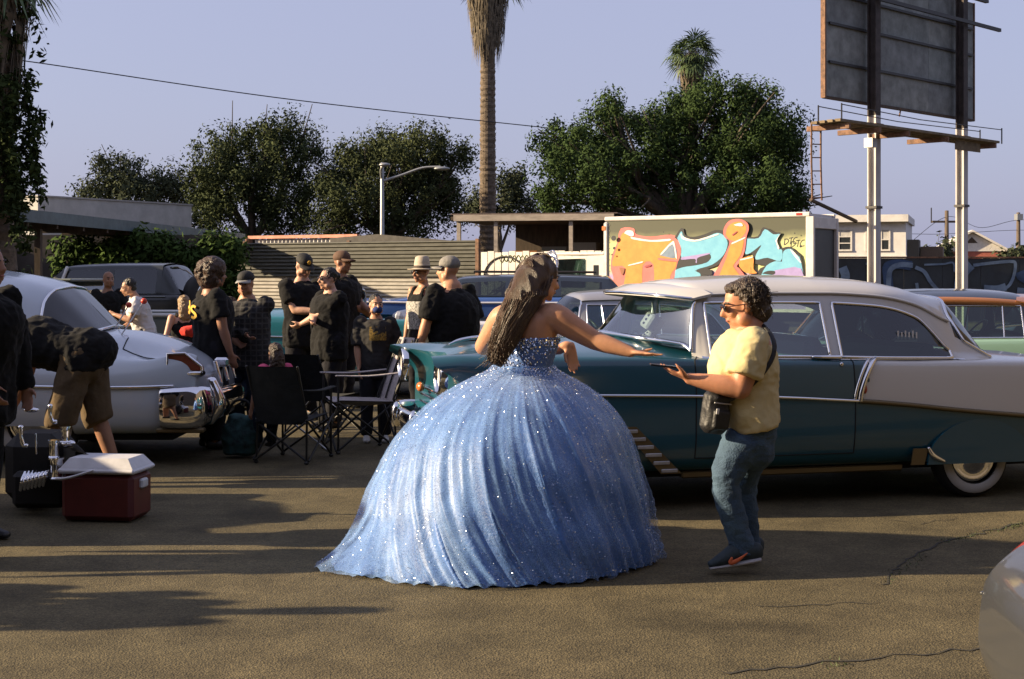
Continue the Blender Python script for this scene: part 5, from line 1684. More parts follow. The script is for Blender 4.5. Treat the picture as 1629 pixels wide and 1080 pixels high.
# C
spray([(985, 205), (1080, 202), (1118, 138), (1200, 172), (1245, 178), (1216, 230), (1232, 284), (1300, 274), (1350, 308), (1392, 372), (1392, 640), (1060, 640), (1080, 450), (1132, 408), (1060, 392), (1040, 322), (985, 330)], Bk)
spray([(990, 216), (1086, 214), (1130, 152), (1190, 188), (1236, 186), (1208, 232), (1222, 288), (1252, 300), (1240, 376), (1150, 352), (1072, 366), (1068, 330), (1106, 262), (1030, 318), (990, 318)], Bl_)
spray([(1250, 380), (1262, 306), (1310, 290), (1342, 320), (1385, 384), (1385, 640), (1080, 640), (1120, 440), (1190, 380)], Bl_)
spray([(1205, 232), (1240, 182), (1215, 232), (1232, 282), (1222, 290)], Wh)
spray([(1306, 290), (1344, 320), (1384, 382), (1372, 380), (1330, 330)], Wh)
spray([(1200, 440), (1384, 428), (1384, 640), (1120, 640)], Pu)
spray([(1110, 462), (1150, 444), (1200, 446), (1190, 470)], Bk)
# i
spray([(768, 480), (850, 330), (884, 240), (846, 205), (842, 150), (880, 94), (950, 80), (1006, 106), (1018, 150), (1002, 205), (990, 300), (962, 372), (934, 412), (968, 446), (1070, 640), (720, 640)], Pk)
spray([(856, 190), (868, 140), (908, 106), (960, 100), (996, 130), (992, 180), (940, 228), (888, 228)], Or)
spray([(892, 252), (980, 214), (962, 330), (912, 402), (930, 444), (1040, 620), (780, 620), (862, 352)], Or)
spray([(955, 360), (1046, 340), (1050, 430), (1075, 460), (1000, 458), (950, 410)], Or)
spray([(900, 246), (985, 210), (985, 218), (902, 256)], Wh)
spray([(960, 362), (1040, 344), (1040, 352), (962, 370)], Wh)
spray([(912, 120), (960, 108), (975, 130), (930, 128)], Wh)
spray([(900, 190), (935, 165), (930, 178), (905, 196)], sp_m('dark_pink', (0, 0, 0)))
for cx_, cy_, r_ in ((72, 215, 18), (76, 285, 10), (60, 330, 6), (1382, 272, 9), (420, 172, 4), (1340, 180, 5)):
    spray([(cx_ + r_ * math.cos(a), cy_ + r_ * math.sin(a)) for a in np.linspace(0, 6.283, 9)[:-1]], Bk, name='paint_dot')
# small tag: D T C
def tagline(pts, w=7):
    layer[0] += 1
    q = catmull(pts, 4); V, Fs = [], []
    for i, p in enumerate(q):
        t = q[min(i + 1, len(q) - 1)] - q[max(i - 1, 0)]; t = t / (np.linalg.norm(t) + 1e-9); n = np.array([-t[1], t[0]]) * w / 2
        V += [on_truck(960 + (p[0] + n[0] * s) / ZS, 330 + (p[1] + n[1] * s) / ZS, .004 + .0022 * layer[0]) for s in (-1, 1)]
        if i: Fs.append((2 * i - 2, 2 * i, 2 * i + 1, 2 * i - 1))
    MB().add(V, Fs).build('tag_letter', Bk, tk, origin=tl)
tagline([(1272, 222), (1266, 262)]); tagline([(1266, 222), (1290, 222), (1296, 240), (1268, 264)])
tagline([(1300, 216), (1330, 210)]); tagline([(1318, 212), (1308, 258)])
tagline([(1360, 208), (1340, 214), (1328, 236), (1334, 252), (1358, 248)])

# unseen vintage car added left of the frame: its rounded shade covers the cooler
classic('unseen_dark_sedan', 'unseen dark vintage sedan added left of the frame, its shade falling right', (-9.25, 8.95, 0), 0.0, navyp, navyp, navyp, rear_white=False, scale=(1, .95, 1.06))

# ------------------------------------------------------------------ people
def skin(n, c): return mat('skin_' + n, c, .5, sss=.15, noise=.10, nscale=14, spec=.4)
SK = {'tan': skin('tan', (.42, .225, .14)), 'brown': skin('brown', (.30, .155, .095)), 'light': skin('light', (.50, .29, .20)), 'gold': skin('gold', (.46, .235, .135))}
def cloth(n, c, bump=.35, noise=.15, rough=.9): return mat('cloth_' + n, c, rough, noise=noise, nscale=9, bump=bump, bscale=24, sheen=.03, spec=.15)
black_tee = cloth('black', (.012, .012, .0125)); black_tee2 = cloth('black_faded', (.034, .033, .033)); dark_pants = cloth('dark_pants', (.016, .016, .02)); denim_dark = cloth('denim_dark', (.02, .028, .045))
tan_cloth = cloth('tan', (.11, .078, .045)); shoe_black = mat('shoe_black', (.015, .015, .015), .5); shoe_white = mat('shoe_white', (.6, .58, .55), .6)
def hairm(n, c): return mat('hair_' + n, c, .42, noise=.45, nscale=40, stretch=(1, 1, .25), bump=.8, bscale=120)
H_black, H_brown, H_blond, H_grey, H_curl = hairm('black', (.012, .010, .009)), hairm('brown', (.035, .018, .010)), hairm('blond', (.30, .20, .10)), hairm('grey', (.075, .058, .046)), hairm('curl', (.05, .026, .014))
eye_m = mat('eye_dark', (.02, .012, .01), .2); lip_m = mat('lips', (.30, .10, .08), .5); lens_m = mat('sunglass_lens', (.012, .010, .009), .08, spec=.8)

def ik(a, b, l1, l2, hint):
    a, b = np.array(a, float), np.array(b, float)
    d = b - a; L = np.linalg.norm(d)
    if L > (l1 + l2) * .995:
        b = a + d / L * (l1 + l2) * .995; d = b - a; L = np.linalg.norm(d)
    u = d / L
    x = (l1 * l1 - l2 * l2 + L * L) / (2 * L)
    hgt = math.sqrt(max(l1 * l1 - x * x, 0))
    h = np.array(hint, float); h -= u * np.dot(h, u); h = nrm(h)
    return a + u * x + h * hgt, b

def hand(mb, w, d, n, s=1.0, curl=.5, thumb=1.0, spread=.12):
    """w wrist, d finger direction, n palm normal (fingers curl towards n); s scale"""
    w, d, n = np.array(tuple(w), float), nrm(d), np.array(tuple(n), float)
    n = nrm(n - d * np.dot(n, d)); x = np.cross(d, n) * thumb          # towards the thumb side
    mb.sweep([w, w + d * .045 * s, w + d * .095 * s], [.026 * s, .039 * s, .040 * s], [.018 * s, .014 * s, .012 * s], ref=n, nseg=10, sub=3)
    for k, (off, ln, r) in enumerate(((.030, .072, .0085), (.010, .080, .009), (-.011, .075, .0085), (-.031, .058, .0075))):
        b0 = w + d * (.088 - .004 * abs(k - 1)) * s + x * off * s
        sp = x * spread * (off / .03)
        a1 = curl * .55; a2 = curl * 1.3; a3 = curl * 1.9
        p1 = b0 + nrm(d * math.cos(a1) + n * math.sin(a1) + sp) * ln * .45 * s
        p2 = p1 + nrm(d * math.cos(a2) + n * math.sin(a2) + sp * .5) * ln * .33 * s
        p3 = p2 + nrm(d * math.cos(a3) + n * math.sin(a3)) * ln * .25 * s
        mb.sweep([b0 - d * .02 * s, b0, p1, p2, p3], [r * s * 1.1, r * s * 1.08, r * s, r * s * .92, r * s * .75], nseg=8, sub=2)
    t0 = w + d * .02 * s + x * .022 * s
    t1 = t0 + nrm(x * .75 + d * .6 + n * .3) * .042 * s
    t2 = t1 + nrm(x * .35 + d * .9 + n * .4) * .030 * s
    t3 = t2 + nrm(x * .15 + d * .95 + n * .5) * .024 * s
    mb.sweep([t0, t1, t2, t3], [.015 * s, .0125 * s, .0105 * s, .008 * s], nseg=8, sub=2)

def head_axes(fwd, pitch=0.0, roll=0.0):
    f = nrm(np.array([fwd[0], fwd[1], 0.0])); up = np.array([0, 0, 1.0])
    r = nrm(np.cross(f, up))
    f2 = f * math.cos(pitch) - up * math.sin(pitch); u2 = up * math.cos(pitch) + f * math.sin(pitch)
    if roll:
        r, u2 = r * math.cos(roll) + u2 * math.sin(roll), u2 * math.cos(roll) - r * math.sin(roll)
    return np.array([r, f2, u2])

def head_shape(mb, c, A, s=1.0, jowl=0.0):
    c = np.array(tuple(c), float)
    def L(r, f, u): return c + (A[0] * r + A[1] * f + A[2] * u) * s
    def E(r, f, u, a, b, d): mb.ell(L(r, f, u), (a * s, b * s, d * s), A)
    E(0, -.012, .028, .074, .094, .086)
    E(0, .018, -.020, .064, .076, .082)
    E(0, .034, -.075, .045 + jowl * .4, .048 + jowl * .3, .036)
    E(0, .068, -.100, .020, .018, .018)
    E(0, .080, .022, .040, .012, .012)
    for q in (-1, 1):
        E(q * .036, .066, -.030, .022, .020, .024)
        E(q * .076, -.008, -.012, .010, .020, .030)
        E(q * (.048 + jowl), .018, -.070 - jowl * .3, .026, .040, .034)
    mb.sweep([L(0, .084, .018), L(0, .102, -.012), L(0, .112, -.030)], [.009 * s, .011 * s, .014 * s], nseg=8, sub=3)
    E(0, .100, -.036, .019, .012, .010)
    E(0, .086, -.060, .024, .012, .008)
    E(0, .084, -.071, .021, .012, .008)
    return L

def face_bits(parent, L, A, s, origin, brow, mask=None, glasses=False, lips=True):
    b = MB()
    for q in (-1, 1):
        b.ell(L(q * .031, .082, .002), (.013 * s, .008 * s, .006 * s), A, nu=8, nv=6)
    if not glasses: b.build('eyes', eye_m, parent, smooth=True, origin=origin)
    b = MB()
    for q in (-1, 1):
        b.sweep([L(q * .014, .091, .022), L(q * .034, .088, .028), L(q * .054, .070, .022)], [.004 * s, .005 * s, .003 * s], nseg=6, sub=2)
    if brow is not None: b.build('eyebrows', brow, parent, smooth=True, origin=origin)
    if lips and mask is None:
        MB().ell(L(0, .0925, -.065), (.021 * s, .006 * s, .006 * s), A, nu=10, nv=6).build('lips', lip_m, parent, smooth=True, origin=origin)
    if glasses:
        b = MB()
        for q in (-1, 1):
            b.ell(L(q * .032, .098, .002), (.027 * s, .007 * s, .020 * s), A, nu=12, nv=8)
        gl = b.build('sunglasses', lens_m, parent, smooth=True, origin=origin)
        f = MB()
        for q in (-1, 1):
            f.tube([L(q * .058, .090, .008), L(q * .080, .04, .006), L(q * .080, -.02, .0)], .003 * s, 5)
        f.tube([L(-.058, .092, .012), L(0, .106, .010), L(.058, .092, .012)], .003 * s, 5)
        f.build('glasses_frame', mat('glasses_frame', (.06, .02, .012), .3), gl, origin=origin)
    if mask is not None:
        m = MB()
        m.ell(L(0, .052, -.055), (.060 * s, .066 * s, .050 * s), A)
        m.ell(L(0, .085, -.045), (.030 * s, .036 * s, .034 * s), A)
        me = remesh(m, .008 * s, 4, 'face_mask', origin)
        link('face_mask', me, parent, mask)

def cap_hat(parent, L, A, s, m, origin, brim_dir=1, brim=True, emblem=None, band=None, crown=1.0):
    b = MB()
    b.ell(L(0, -.012, .060), (.086 * s, .106 * s, .070 * s * crown), A)
    b.sweep([L(0, -.012, .045), L(0, -.012, .062)], [.086 * s, .087 * s], [.105 * s, .106 * s], ref=A[1], nseg=20, rnd=.05)
    me = remesh(b, .008 * s, 3, 'cap', origin)
    o = link('cap', me, parent, m)
    if brim:
        b = MB(); n = 14; V, Fs = [], []
        for i in range(n + 1):
            a = -1.15 + 2.3 * i / n
            rx, ry = .084, .102
            x0, y0 = rx * math.sin(a), ry * math.cos(a)
            ext = .075 * max(0, math.cos(a * 1.25)) ** .6
            for (e, dz) in ((0, .0), (ext, -.012 - .02 * abs(math.sin(a))), (ext, -.018 - .02 * abs(math.sin(a))), (0, -.006)):
                V.append(L(x0 * (1 + e * 1.5), (-.012 + (y0 + e) * brim_dir) if brim_dir == 1 else -.012 - (y0 + e), .042 + dz))
        for i in range(n):
            for j in range(4): Fs.append((4 * i + j, 4 * i + (j + 1) % 4, 4 * i + 4 + (j + 1) % 4, 4 * i + 4 + j))
        MB().add(V, Fs).build('brim', band or m, o, smooth=True, origin=origin)
    if emblem is not None:
        MB().ell(L(0, .088, .075), (.022 * s, .010 * s, .026 * s), A).build('emblem', emblem, o, smooth=True, origin=origin)
    return o

def person(name, label, loc, yaw, h=1.72, g=1.0, lean=0.0, hands=None, elbows=None, skinm='tan', shirt=black_tee, pants=dark_pants, sleeve=.5, pant_len=1.0, shoes=shoe_black,
           hair=None, hstyle='short', head_yaw=0.0, head_pitch=0.0, stance=.11, legs=None, belly=0.0, curls=(.5, .5), mask=None, glasses=False, hat=None, group=None, voxel=.011, cat='person', seat=None, tank=False, hem=.86, lean_side=0.0, palm=None, step=0.0):
    loc = Vector(loc); k = h / 1.75; g = g * 1.07
    t = empty(name, loc, label, cat, group)
    yr = R(yaw); cy, sy = math.cos(yr), math.sin(yr)
    def W_(p):          # local template -> relative to base, metres
        x, y, z = [q * k for q in p]
        return np.array([x * cy - y * sy, x * sy + y * cy, z])
    Fd = W_((0, -1, 0)) / k; Rt = W_((1, 0, 0)) / k
    la, ls = R(lean), R(lean_side)
    pz = .93 if seat is None else seat / k + .08
    def T(p):           # torso point with lean about the pelvis
        if p[2] < .93: return (p[0], p[1], p[2] - .93 + pz)
        x, y, z = p[0], p[1], p[2] - .93
        y2 = y * math.cos(la) - z * math.sin(la); z2 = y * math.sin(la) + z * math.cos(la)
        x2 = x * math.cos(ls) + z2 * math.sin(ls); z3 = z2 * math.cos(ls) - x * math.sin(ls)
        return (x2, y2, z3 + pz)
    tor = [(0, 0, .86), (0, 0, .95), (0, .0, 1.07), (0, .0, 1.25), (0, .012, 1.37), (0, .018, 1.445)]
    gu = .45 + .55 * g
    GX = np.array([g, g, g, .3 * g + .7 * gu, gu, gu])
    rx = np.array([.150, .165, .152, .178, .178, .085]) * GX; ry = np.array([.105, .118, .108 + belly, .128 + belly * .5, .105, .065]) * g
    path = [W_(T(p)) for p in tor]
    sho = {s: W_(T((s * .182 * (.45 + .55 * g), .015, 1.405))) for s in (-1, 1)}
    # head
    neck0 = W_(T((0, .018, 1.42))); hy = R(yaw + head_yaw)
    hf = np.array([math.sin(hy), -math.cos(hy), 0])
    A = head_axes(hf, R(head_pitch))
    hc0 = W_(T((0, -.005 - .02 * math.sin(la), 1.615)))
    s_ = k * 1.0
    hc = hc0 + hf * .012 * k
    # arms
    arm = {}
    l1, l2 = .285 * k, .25 * k
    for s in (-1, 1):
        tgt = (hands or {}).get(s)
        if tgt is None: tgt = (s * (.24 * g + .03), .0 - .04, .80 + pz - .93)
        hint = (elbows or {}).get(s, (s * .5, .6, -.3))
        e, wv = ik(sho[s], W_(tgt), l1, l2, W_(hint))
        arm[s] = (e, wv)
    # legs
    hip = {s: W_((s * .088 * (.5 + .5 * g), 0, pz - .02)) for s in (-1, 1)}
    leg = {}
    for s in (-1, 1):
        if legs and s in legs:
            kn, an = W_(legs[s][0]), W_(legs[s][1])
        else:
            kn, an = W_((s * (stance * .9), -.035 - step * s * .5, .49)), W_((s * stance, .02 - step * s, .085))
        leg[s] = (kn, an)
    sm = SK[skinm] if isinstance(skinm, str) else skinm
    b = MB()
    b.sweep(path, rx * k * .88, ry * k * .88, ref=Fd, nseg=16, sub=3)
    b.sweep([neck0, (neck0 + hc) / 2 - hf * .012 * k, hc - A[2] * .04 * k], np.array([.062, .052, .052]) * k * (.8 + .2 * g), nseg=12, sub=3)
    L = head_shape(b, hc, A, s_, jowl=.012 * max(0, g - 1))
    ga = .75 + .25 * g
    for s in (-1, 1):
        e, wv = arm[s]
        sk_in = 0 if (tank or sleeve == 0) else 1
        b.sweep([sho[s] - (Rt * s * .015 + np.array([0, 0, .018])) * k * sk_in, sho[s] * .5 + e * .5, e], np.array([.056 - .010 * sk_in, .049, .042]) * k * ga, nseg=12, sub=3)
        b.sweep([e, e * .65 + wv * .35, wv], np.array([.042, .042, .026]) * k * ga, nseg=12, sub=3)
        d = nrm(wv - e)
        pn = (palm or {}).get(s)
        pn = W_(pn) if pn is not None else (Fd * .3 - Rt * s)
        hand(b, wv, d, pn, .98 * k, curls[0 if s < 0 else 1], thumb=1.0 if np.dot(np.cross(d, nrm(pn)), Fd + np.array([0, 0, .3])) > 0 else -1.0)
        kn, an = leg[s]
        b.sweep([hip[s], hip[s] * .5 + kn * .5, kn], np.array([.088, .076, .058]) * k * ga, nseg=12, sub=3)
        b.sweep([kn, kn * .65 + an * .35, an], np.array([.056, .055, .038]) * k * ga, nseg=12, sub=3)
    me = remesh(b, voxel * min(1, k), 4, 'body')
    link('body', me, t, sm)
    # shirt
    b = MB()
    lo = 1 if hem > .9 else 0
    spath = [W_(T((0, 0, hem)))] + path[1:5] + [W_(T((0, .018, 1.425)))]
    if lean > 40:
        b.ell(W_((0, .01, pz + .03)), np.array([.178, .150, .132]) * k * g)
    if tank:
        b.sweep(spath[:4] + [W_(T((0, .01, 1.33)))], np.array([.170, .172, .162, .186, .150]) * k * g, np.array([.122, .126, .120 + belly, .136 + belly * .5, .112]) * k * g, ref=Fd, nseg=18, sub=3, rnd=.3)
        for s in (-1, 1):
            b.sweep([W_(T((s * .09, -.115, 1.30))), W_(T((s * .095, -.03, 1.455))), W_(T((s * .09, .11, 1.32)))], [.03 * k, .026 * k, .03 * k], [.014 * k] * 3, ref=Fd, nseg=8, sub=3)
    else:
        b.sweep(spath, np.array([.168, .172, .164, .190, .186, .088]) * k * GX, np.array([.128, .132, .126 + belly, .142 + belly * .5, .124, .074]) * k * g, ref=Fd, nseg=18, sub=3, rnd=.3)
        for s in (-1, 1):
            e, wv = arm[s]
            if sleeve > 1:
                b.sweep([sho[s] - Rt * s * .02 * k, sho[s] * .5 + e * .5, e, e * .4 + wv * .6, wv], np.array([.068, .064, .056, .050, .042]) * k * ga, nseg=12, sub=3, rnd=.3)
            elif sleeve > 0:
                q = sho[s] + (e - sho[s]) * min(1, sleeve * 1.25)
                b.sweep([sho[s] - Rt * s * .03 * k, sho[s] * .5 + q * .5, q], np.array([.072, .076, .078]) * k * ga, nseg=14, sub=3, rnd=.08)
            if sleeve > 0: b.ell(sho[s] - Rt * s * .022 * k + np.array([0, 0, -.004]), np.array([.078, .078, .076]) * k * ga)
    me = remesh(b, .012 * min(1, k), 3, 'shirt')
    wrinkle(me, .012 * k, 7.0, loc.x * 3, (1.3, 1.3, .8)); wrinkle(me, .006 * k, 16.0, loc.x * 7, (1, 1, 1.5))
    so = link('shirt', me, t, shirt)
    # trousers
    b = MB()
    b.sweep([W_((0, 0, pz - .06)), W_((0, 0, pz + .0)), W_(T((0, 0, 1.02)))], np.array([.155, .172, .160]) * k * g, np.array([.118, .124, .114]) * k * g, ref=Fd, nseg=16, sub=3)
    for s in (-1, 1):
        kn, an = leg[s]
        if pant_len >= 1:
            b.sweep([hip[s], hip[s] * .5 + kn * .5, kn, kn * .5 + an * .5, an + (kn - an) * .02], np.array([.108, .096, .078, .074, .068]) * k * ga, nseg=14, sub=3, rnd=.15)
        else:
            q = hip[s] + (kn - hip[s]) * (pant_len * 2) if pant_len <= .5 else kn + (an - kn) * (pant_len - .5) * 2
            mids = [hip[s], hip[s] * .5 + kn * .5] + ([kn] if pant_len > .5 else []) + [q]
            b.sweep(mids, np.linspace(.112, .100, len(mids)) * k * ga, nseg=14, sub=3, rnd=.1)
    me = remesh(b, .012 * min(1, k), 3, 'trousers')
    wrinkle(me, .010 * k, 6.0, loc.x * 2 + 5)
    link('trousers', me, t, pants)
    for s in (-1, 1):
        kn, an = leg[s]
        fd = Fd
        p0 = an + np.array([0, 0, -.03 * k]) - fd * .045 * k
        b = MB().sweep([p0, an + fd * .05 * k + np.array([0, 0, -.035 * k]), an + fd * .13 * k + np.array([0, 0, -.052 * k]), an + fd * .185 * k + np.array([0, 0, -.058 * k])], np.array([.036, .040, .044, .034]) * k, np.array([.044, .044, .030, .022]) * k, ref=(0, 0, 1), nseg=12, sub=3)
        b.build('shoe', shoes, t, smooth=True)
    # hair
    if hair is not None:
        b = MB()
        if hstyle == 'short':
            b.ell(L(0, -.026, .044), (.080 * s_, .092 * s_, .084 * s_), A); b.ell(L(0, -.052, .0), (.072 * s_, .058 * s_, .078 * s_), A)
        elif hstyle == 'curly':
            b.ell(L(0, -.02, .055), (.135 * s_, .13 * s_, .115 * s_), A); b.ell(L(0, -.06, -.02), (.13 * s_, .10 * s_, .125 * s_), A)
            rr_ = random.Random(int(loc.x * 100))
            for q in range(70):
                d = nrm([rr_.gauss(0, 1), rr_.gauss(-.3, 1), rr_.gauss(.2, 1)])
                b.ell(L(d[0] * .128, -.045 + d[1] * .115, .015 + d[2] * .125), (.026 * s_,) * 3, A, nu=8, nv=6)
        elif hstyle == 'long':
            b.ell(L(0, -.024, .042), (.088 * s_, .10 * s_, .09 * s_), A)
            b.sweep([L(0, -.06, .02), L(.0, -.09, -.08), L(0, -.10, -.2), L(0, -.09, -.27)], np.array([.085, .10, .095, .05]) * s_, np.array([.06, .06, .05, .03]) * s_, ref=A[1], nseg=14, sub=4)
        elif hstyle == 'bun':
            b.ell(L(0, -.024, .040), (.080 * s_, .094 * s_, .086 * s_), A); b.ell(L(0, -.11, .03), (.04 * s_, .035 * s_, .04 * s_), A)
        me = remesh(b, .009 * s_, 3, 'hair')
        wrinkle(me, .008 * s_, 28.0, loc.x)
        link('hair', me, t, hair)
    face_bits(t, L, A, s_, None, H_black if hair is None else hair, mask, glasses)
    if hat: hat(t, L, A, s_)
    t['_'] = 0
    del t['_']
    return t, dict(L=L, A=A, W=W_, T=T, arm=arm, sho=sho, Fd=Fd, Rt=Rt, k=k, g=g, shirt=so, belly=belly, s=s_)

def chest_patch(parent, info, a0, a1, z0, z1, m, name='shirt_print', out=.012, n=8, mask=None):
    """flat print that follows the front (or back, a ~ pi) of the shirt"""
    V, Fs = [], []
    kk, g, bl = info['k'], info['g'], info['belly']
    nz = 5
    for i in range(n + 1):
        a = a0 + (a1 - a0) * i / n
        for j in range(nz + 1):
            z = z0 + (z1 - z0) * j / nz
            rx_ = np.interp(z, [.86, 1.07, 1.25, 1.37, 1.44], [.172, .170, .192, .176, .09]) * g + out
            ry_ = np.interp(z, [.86, 1.07, 1.25, 1.37, 1.44], [.128, .126 + bl, .140 + bl * .5, .115, .07]) * g + out
            V.append(info['W'](info['T']((rx_ * math.sin(a), -ry_ * math.cos(a), z))))
    for i in range(n):
        for j in range(nz):
            if mask is None or mask(i / n, j / nz): Fs.append((i * (nz + 1) + j, (i + 1) * (nz + 1) + j, (i + 1) * (nz + 1) + j + 1, i * (nz + 1) + j + 1))
    MB().add(V, Fs).build(name, m, parent, smooth=True)

gold_print = mat('print_gold', (.42, .26, .04), .8, noise=.8, nscale=60, col2=(.02, .02, .01))
white_print = mat('print_white', (.55, .53, .50), .8, noise=.8, nscale=55, col2=(.02, .02, .02))
yellow_print = mat('print_yellow', (.62, .36, .04), .8)
def at0(px, D): return Vector(((px - CX) / F * D, D, 0))

# --- group of people standing about between the cars
person('person', 'bare-headed person in black left of the white shirted one, behind the white sedan', at0(172, 18.6), 35, 1.58, hands={1: (.12, -.30, 1.08), -1: (-.2, -.25, 1.0)}, skinm='brown', voxel=.014)
t_, i_ = person('person', 'person in loose white shirt raising one hand, behind the white sedan trunk', at0(232, 17.2), -70, 1.52, g=1.1, lean=18, hands={1: (.12, -.42, 1.20), -1: (-.14, -.30, 1.02)}, skinm='tan', shirt=cloth('white', (.62, .60, .60), noise=.06), hair=H_black, hem=.80, sleeve=.55, voxel=.013, head_pitch=12)
t_, i_ = person('person', 'person in black off-shoulder top leaning beside the grey pickup', at0(292, 15.9), -150, 1.30, hands={-1: (.05, -.2, .95), 1: (.30, .05, .90)}, skinm='light', hair=H_blond, hstyle='long', tank=True, voxel=.012)
t_, i_ = person('person', 'person in black shirt with yellow letters on the turned back', at0(338, 12.5), 118, 1.66, g=1.28, hands={-1: (-.26, -.1, .86), 1: (.22, -.25, 1.0)}, skinm='brown', hair=H_curl, hstyle='curly', shirt=black_tee, voxel=.012, hem=.80)
# yellow letter on the back
def back_letters(parent, info, pts_list, w, m, a_c, z_c, sc):
    kk, g = info['k'], info['g']
    for pts in pts_list:
        V, Fs = [], []
        q = catmull(pts, 4)
        for i, p in enumerate(q):
            t = q[min(i + 1, len(q) - 1)] - q[max(i - 1, 0)]; t = t / (np.linalg.norm(t) + 1e-9); n = np.array([-t[1], t[0]]) * w / 2
            for s in (-1, 1):
                x, z = (p + n * s) * sc
                a = a_c + x / .19
                V.append(info['W'](info['T']((.206 * g * math.sin(a), -(.156) * g * math.cos(a), z_c + z))))
            if i: Fs.append((2 * i - 2, 2 * i, 2 * i + 1, 2 * i - 1))
        MB().add(V, Fs).build('shirt_letter', m, parent)
S_pts = [(.5, .8), (0, 1), (-.5, .7), (-.3, .2), (.3, -.2), (.5, -.7), (0, -1), (-.5, -.8)]
back_letters(t_, i_, [[(x + .0, z) for x, z in S_pts]], .42, yellow_print, math.pi + .30, 1.27, -.055)
back_letters(t_, i_, [[(x * .9 + 1.5, z - .9) for x, z in [(-.5, -1), (-.5, 1), (.4, .9), (.5, .3), (-.4, .0)]]], .42, yellow_print, math.pi + .30, 1.27, -.055)
plaid = None
def plaid_mat():
    m = bpy.data.materials.new('plaid'); m.use_nodes = True; t = m.node_tree; b = t.nodes['Principled BSDF']; b.inputs['Roughness'].default_value = .9
    tc = t.nodes.new('ShaderNodeTexCoord'); 
    prev = None
    for ax, rot in (('X', 0), ('Z', 0)):
        w = t.nodes.new('ShaderNodeTexWave'); w.wave_type = 'BANDS'; w.bands_direction = ax; w.inputs['Scale'].default_value = 6.5
        t.links.new(tc.outputs['Object'], w.inputs['Vector'])
        r = t.nodes.new('ShaderNodeValToRGB'); r.color_ramp.elements[0].position = .78; r.color_ramp.elements[1].position = .92
        r.color_ramp.elements[0].color = (.012, .012, .014, 1); r.color_ramp.elements[1].color = (.040, .040, .040, 1)
        t.links.new(w.outputs['Fac'], r.inputs[0])
        if prev is None: prev = r.outputs[0]
        else:
            x = t.nodes.new('ShaderNodeMix'); x.data_type = 'RGBA'; x.blend_type = 'LIGHTEN'; x.inputs[0].default_value = 1
            t.links.new(prev, x.inputs[6]); t.links.new(r.outputs[0], x.inputs[7]); prev = x.outputs[2]
    t.links.new(prev, b.inputs['Base Color'])
    return m
person('person', 'person in dark plaid overshirt and black cap with arms folded, facing the camera', at0(392, 13.0), -14, 1.57, g=1.36, belly=.03, hands={-1: (.10, -.24, 1.10), 1: (-.10, -.26, 1.07)}, elbows={-1: (-1, .2, -.4), 1: (1, .2, -.4)}, skinm='tan', shirt=plaid_mat(), sleeve=2, pants=denim_dark, hair=None, hem=.78, voxel=.012, head_pitch=6,
       hat=lambda t, L, A, s: cap_hat(t, L, A, s, mat('cap_black', (.012, .012, .012), .8), None, band=mat('cap_brim_grey', (.28, .28, .27), .7)))
t_, i_ = person('person', 'person in black cap with yellow emblem looking down at a phone', at0(482, 15.0), 38, 1.755, g=1.22, hands={-1: (.00, -.30, 1.14), 1: (.12, -.30, 1.16)}, curls=(.8, .8), skinm='light', pants=dark_pants, voxel=.012, head_pitch=26, hem=.78,
       hat=lambda t, L, A, s: cap_hat(t, L, A, s, mat('cap_black', (0, 0, 0)), None, emblem=yellow_print))
chest_patch(t_, i_, .25, .75, 1.25, 1.33, white_print, 'shirt_print', mask=lambda u, v: True)
ph = MB().bbox(-.075, .075, -.006, .006, -.036, .036, .004, Matrix.Translation((0, 0, 0)) @ Matrix.Rotation(R(38), 4, 'Z') @ Matrix.Rotation(R(-35), 4, 'X'))
o = ph.build('phone', mat('phone_black', (.01, .01, .012), .15)); o.location = Vector(t_.location) + Vector(i_['W']((.10, -.375, 1.17))); tag(o, 'dark phone held in both hands by the person in the emblem cap', 'phone')
t_, i_ = person('person', 'person in sunglasses with arms crossed and mask hanging from one ear', at0(524, 14.1), -58, 1.61, g=1.36, hands={-1: (.14, -.25, 1.16), 1: (-.12, -.27, 1.13)}, elbows={-1: (-1, -.1, -.5), 1: (1, -.1, -.5)}, skinm='light', hair=H_black, hstyle='bun', glasses=True, voxel=.011, hem=.76, sleeve=.35)
b = MB(); L = i_['L']; sgn = 1
b.sweep([L(.080, -.005, -.02), L(.086, .0, -.06), L(.080, .01, -.11)], [.012, .016, .010], [.003] * 3, ref=i_['A'][0], nseg=8)
b.build('hanging_mask', shoe_white, t_, smooth=True)
person('person', 'person in black wearing a brown flat brimmed cap, looking right', at0(543, 16.2), 62, 1.80, g=1.36, hands={1: (.05, -.32, 1.10), -1: (.2, -.25, 1.0)}, skinm='brown', voxel=.012, hem=.76, sleeve=.6,
       hat=lambda t, L, A, s: cap_hat(t, L, A, s, mat('cap_brown', (.10, .055, .035), .85), None, crown=1.1))
t_, i_ = person('person', 'person in black shirt with gold print wearing a blue face mask', at0(598, 13.0), 6, 1.36, g=1.08, hands={-1: (-.20, -.10, .82), 1: (.24, 0, .82)}, skinm='tan', shirt=black_tee2, hair=H_black, mask=cloth('mask_blue', (.03, .05, .16)), shoes=shoe_white, voxel=.010, head_yaw=14, sleeve=.75, hem=.78)
chest_patch(t_, i_, -.35, .55, 1.20, 1.36, gold_print)
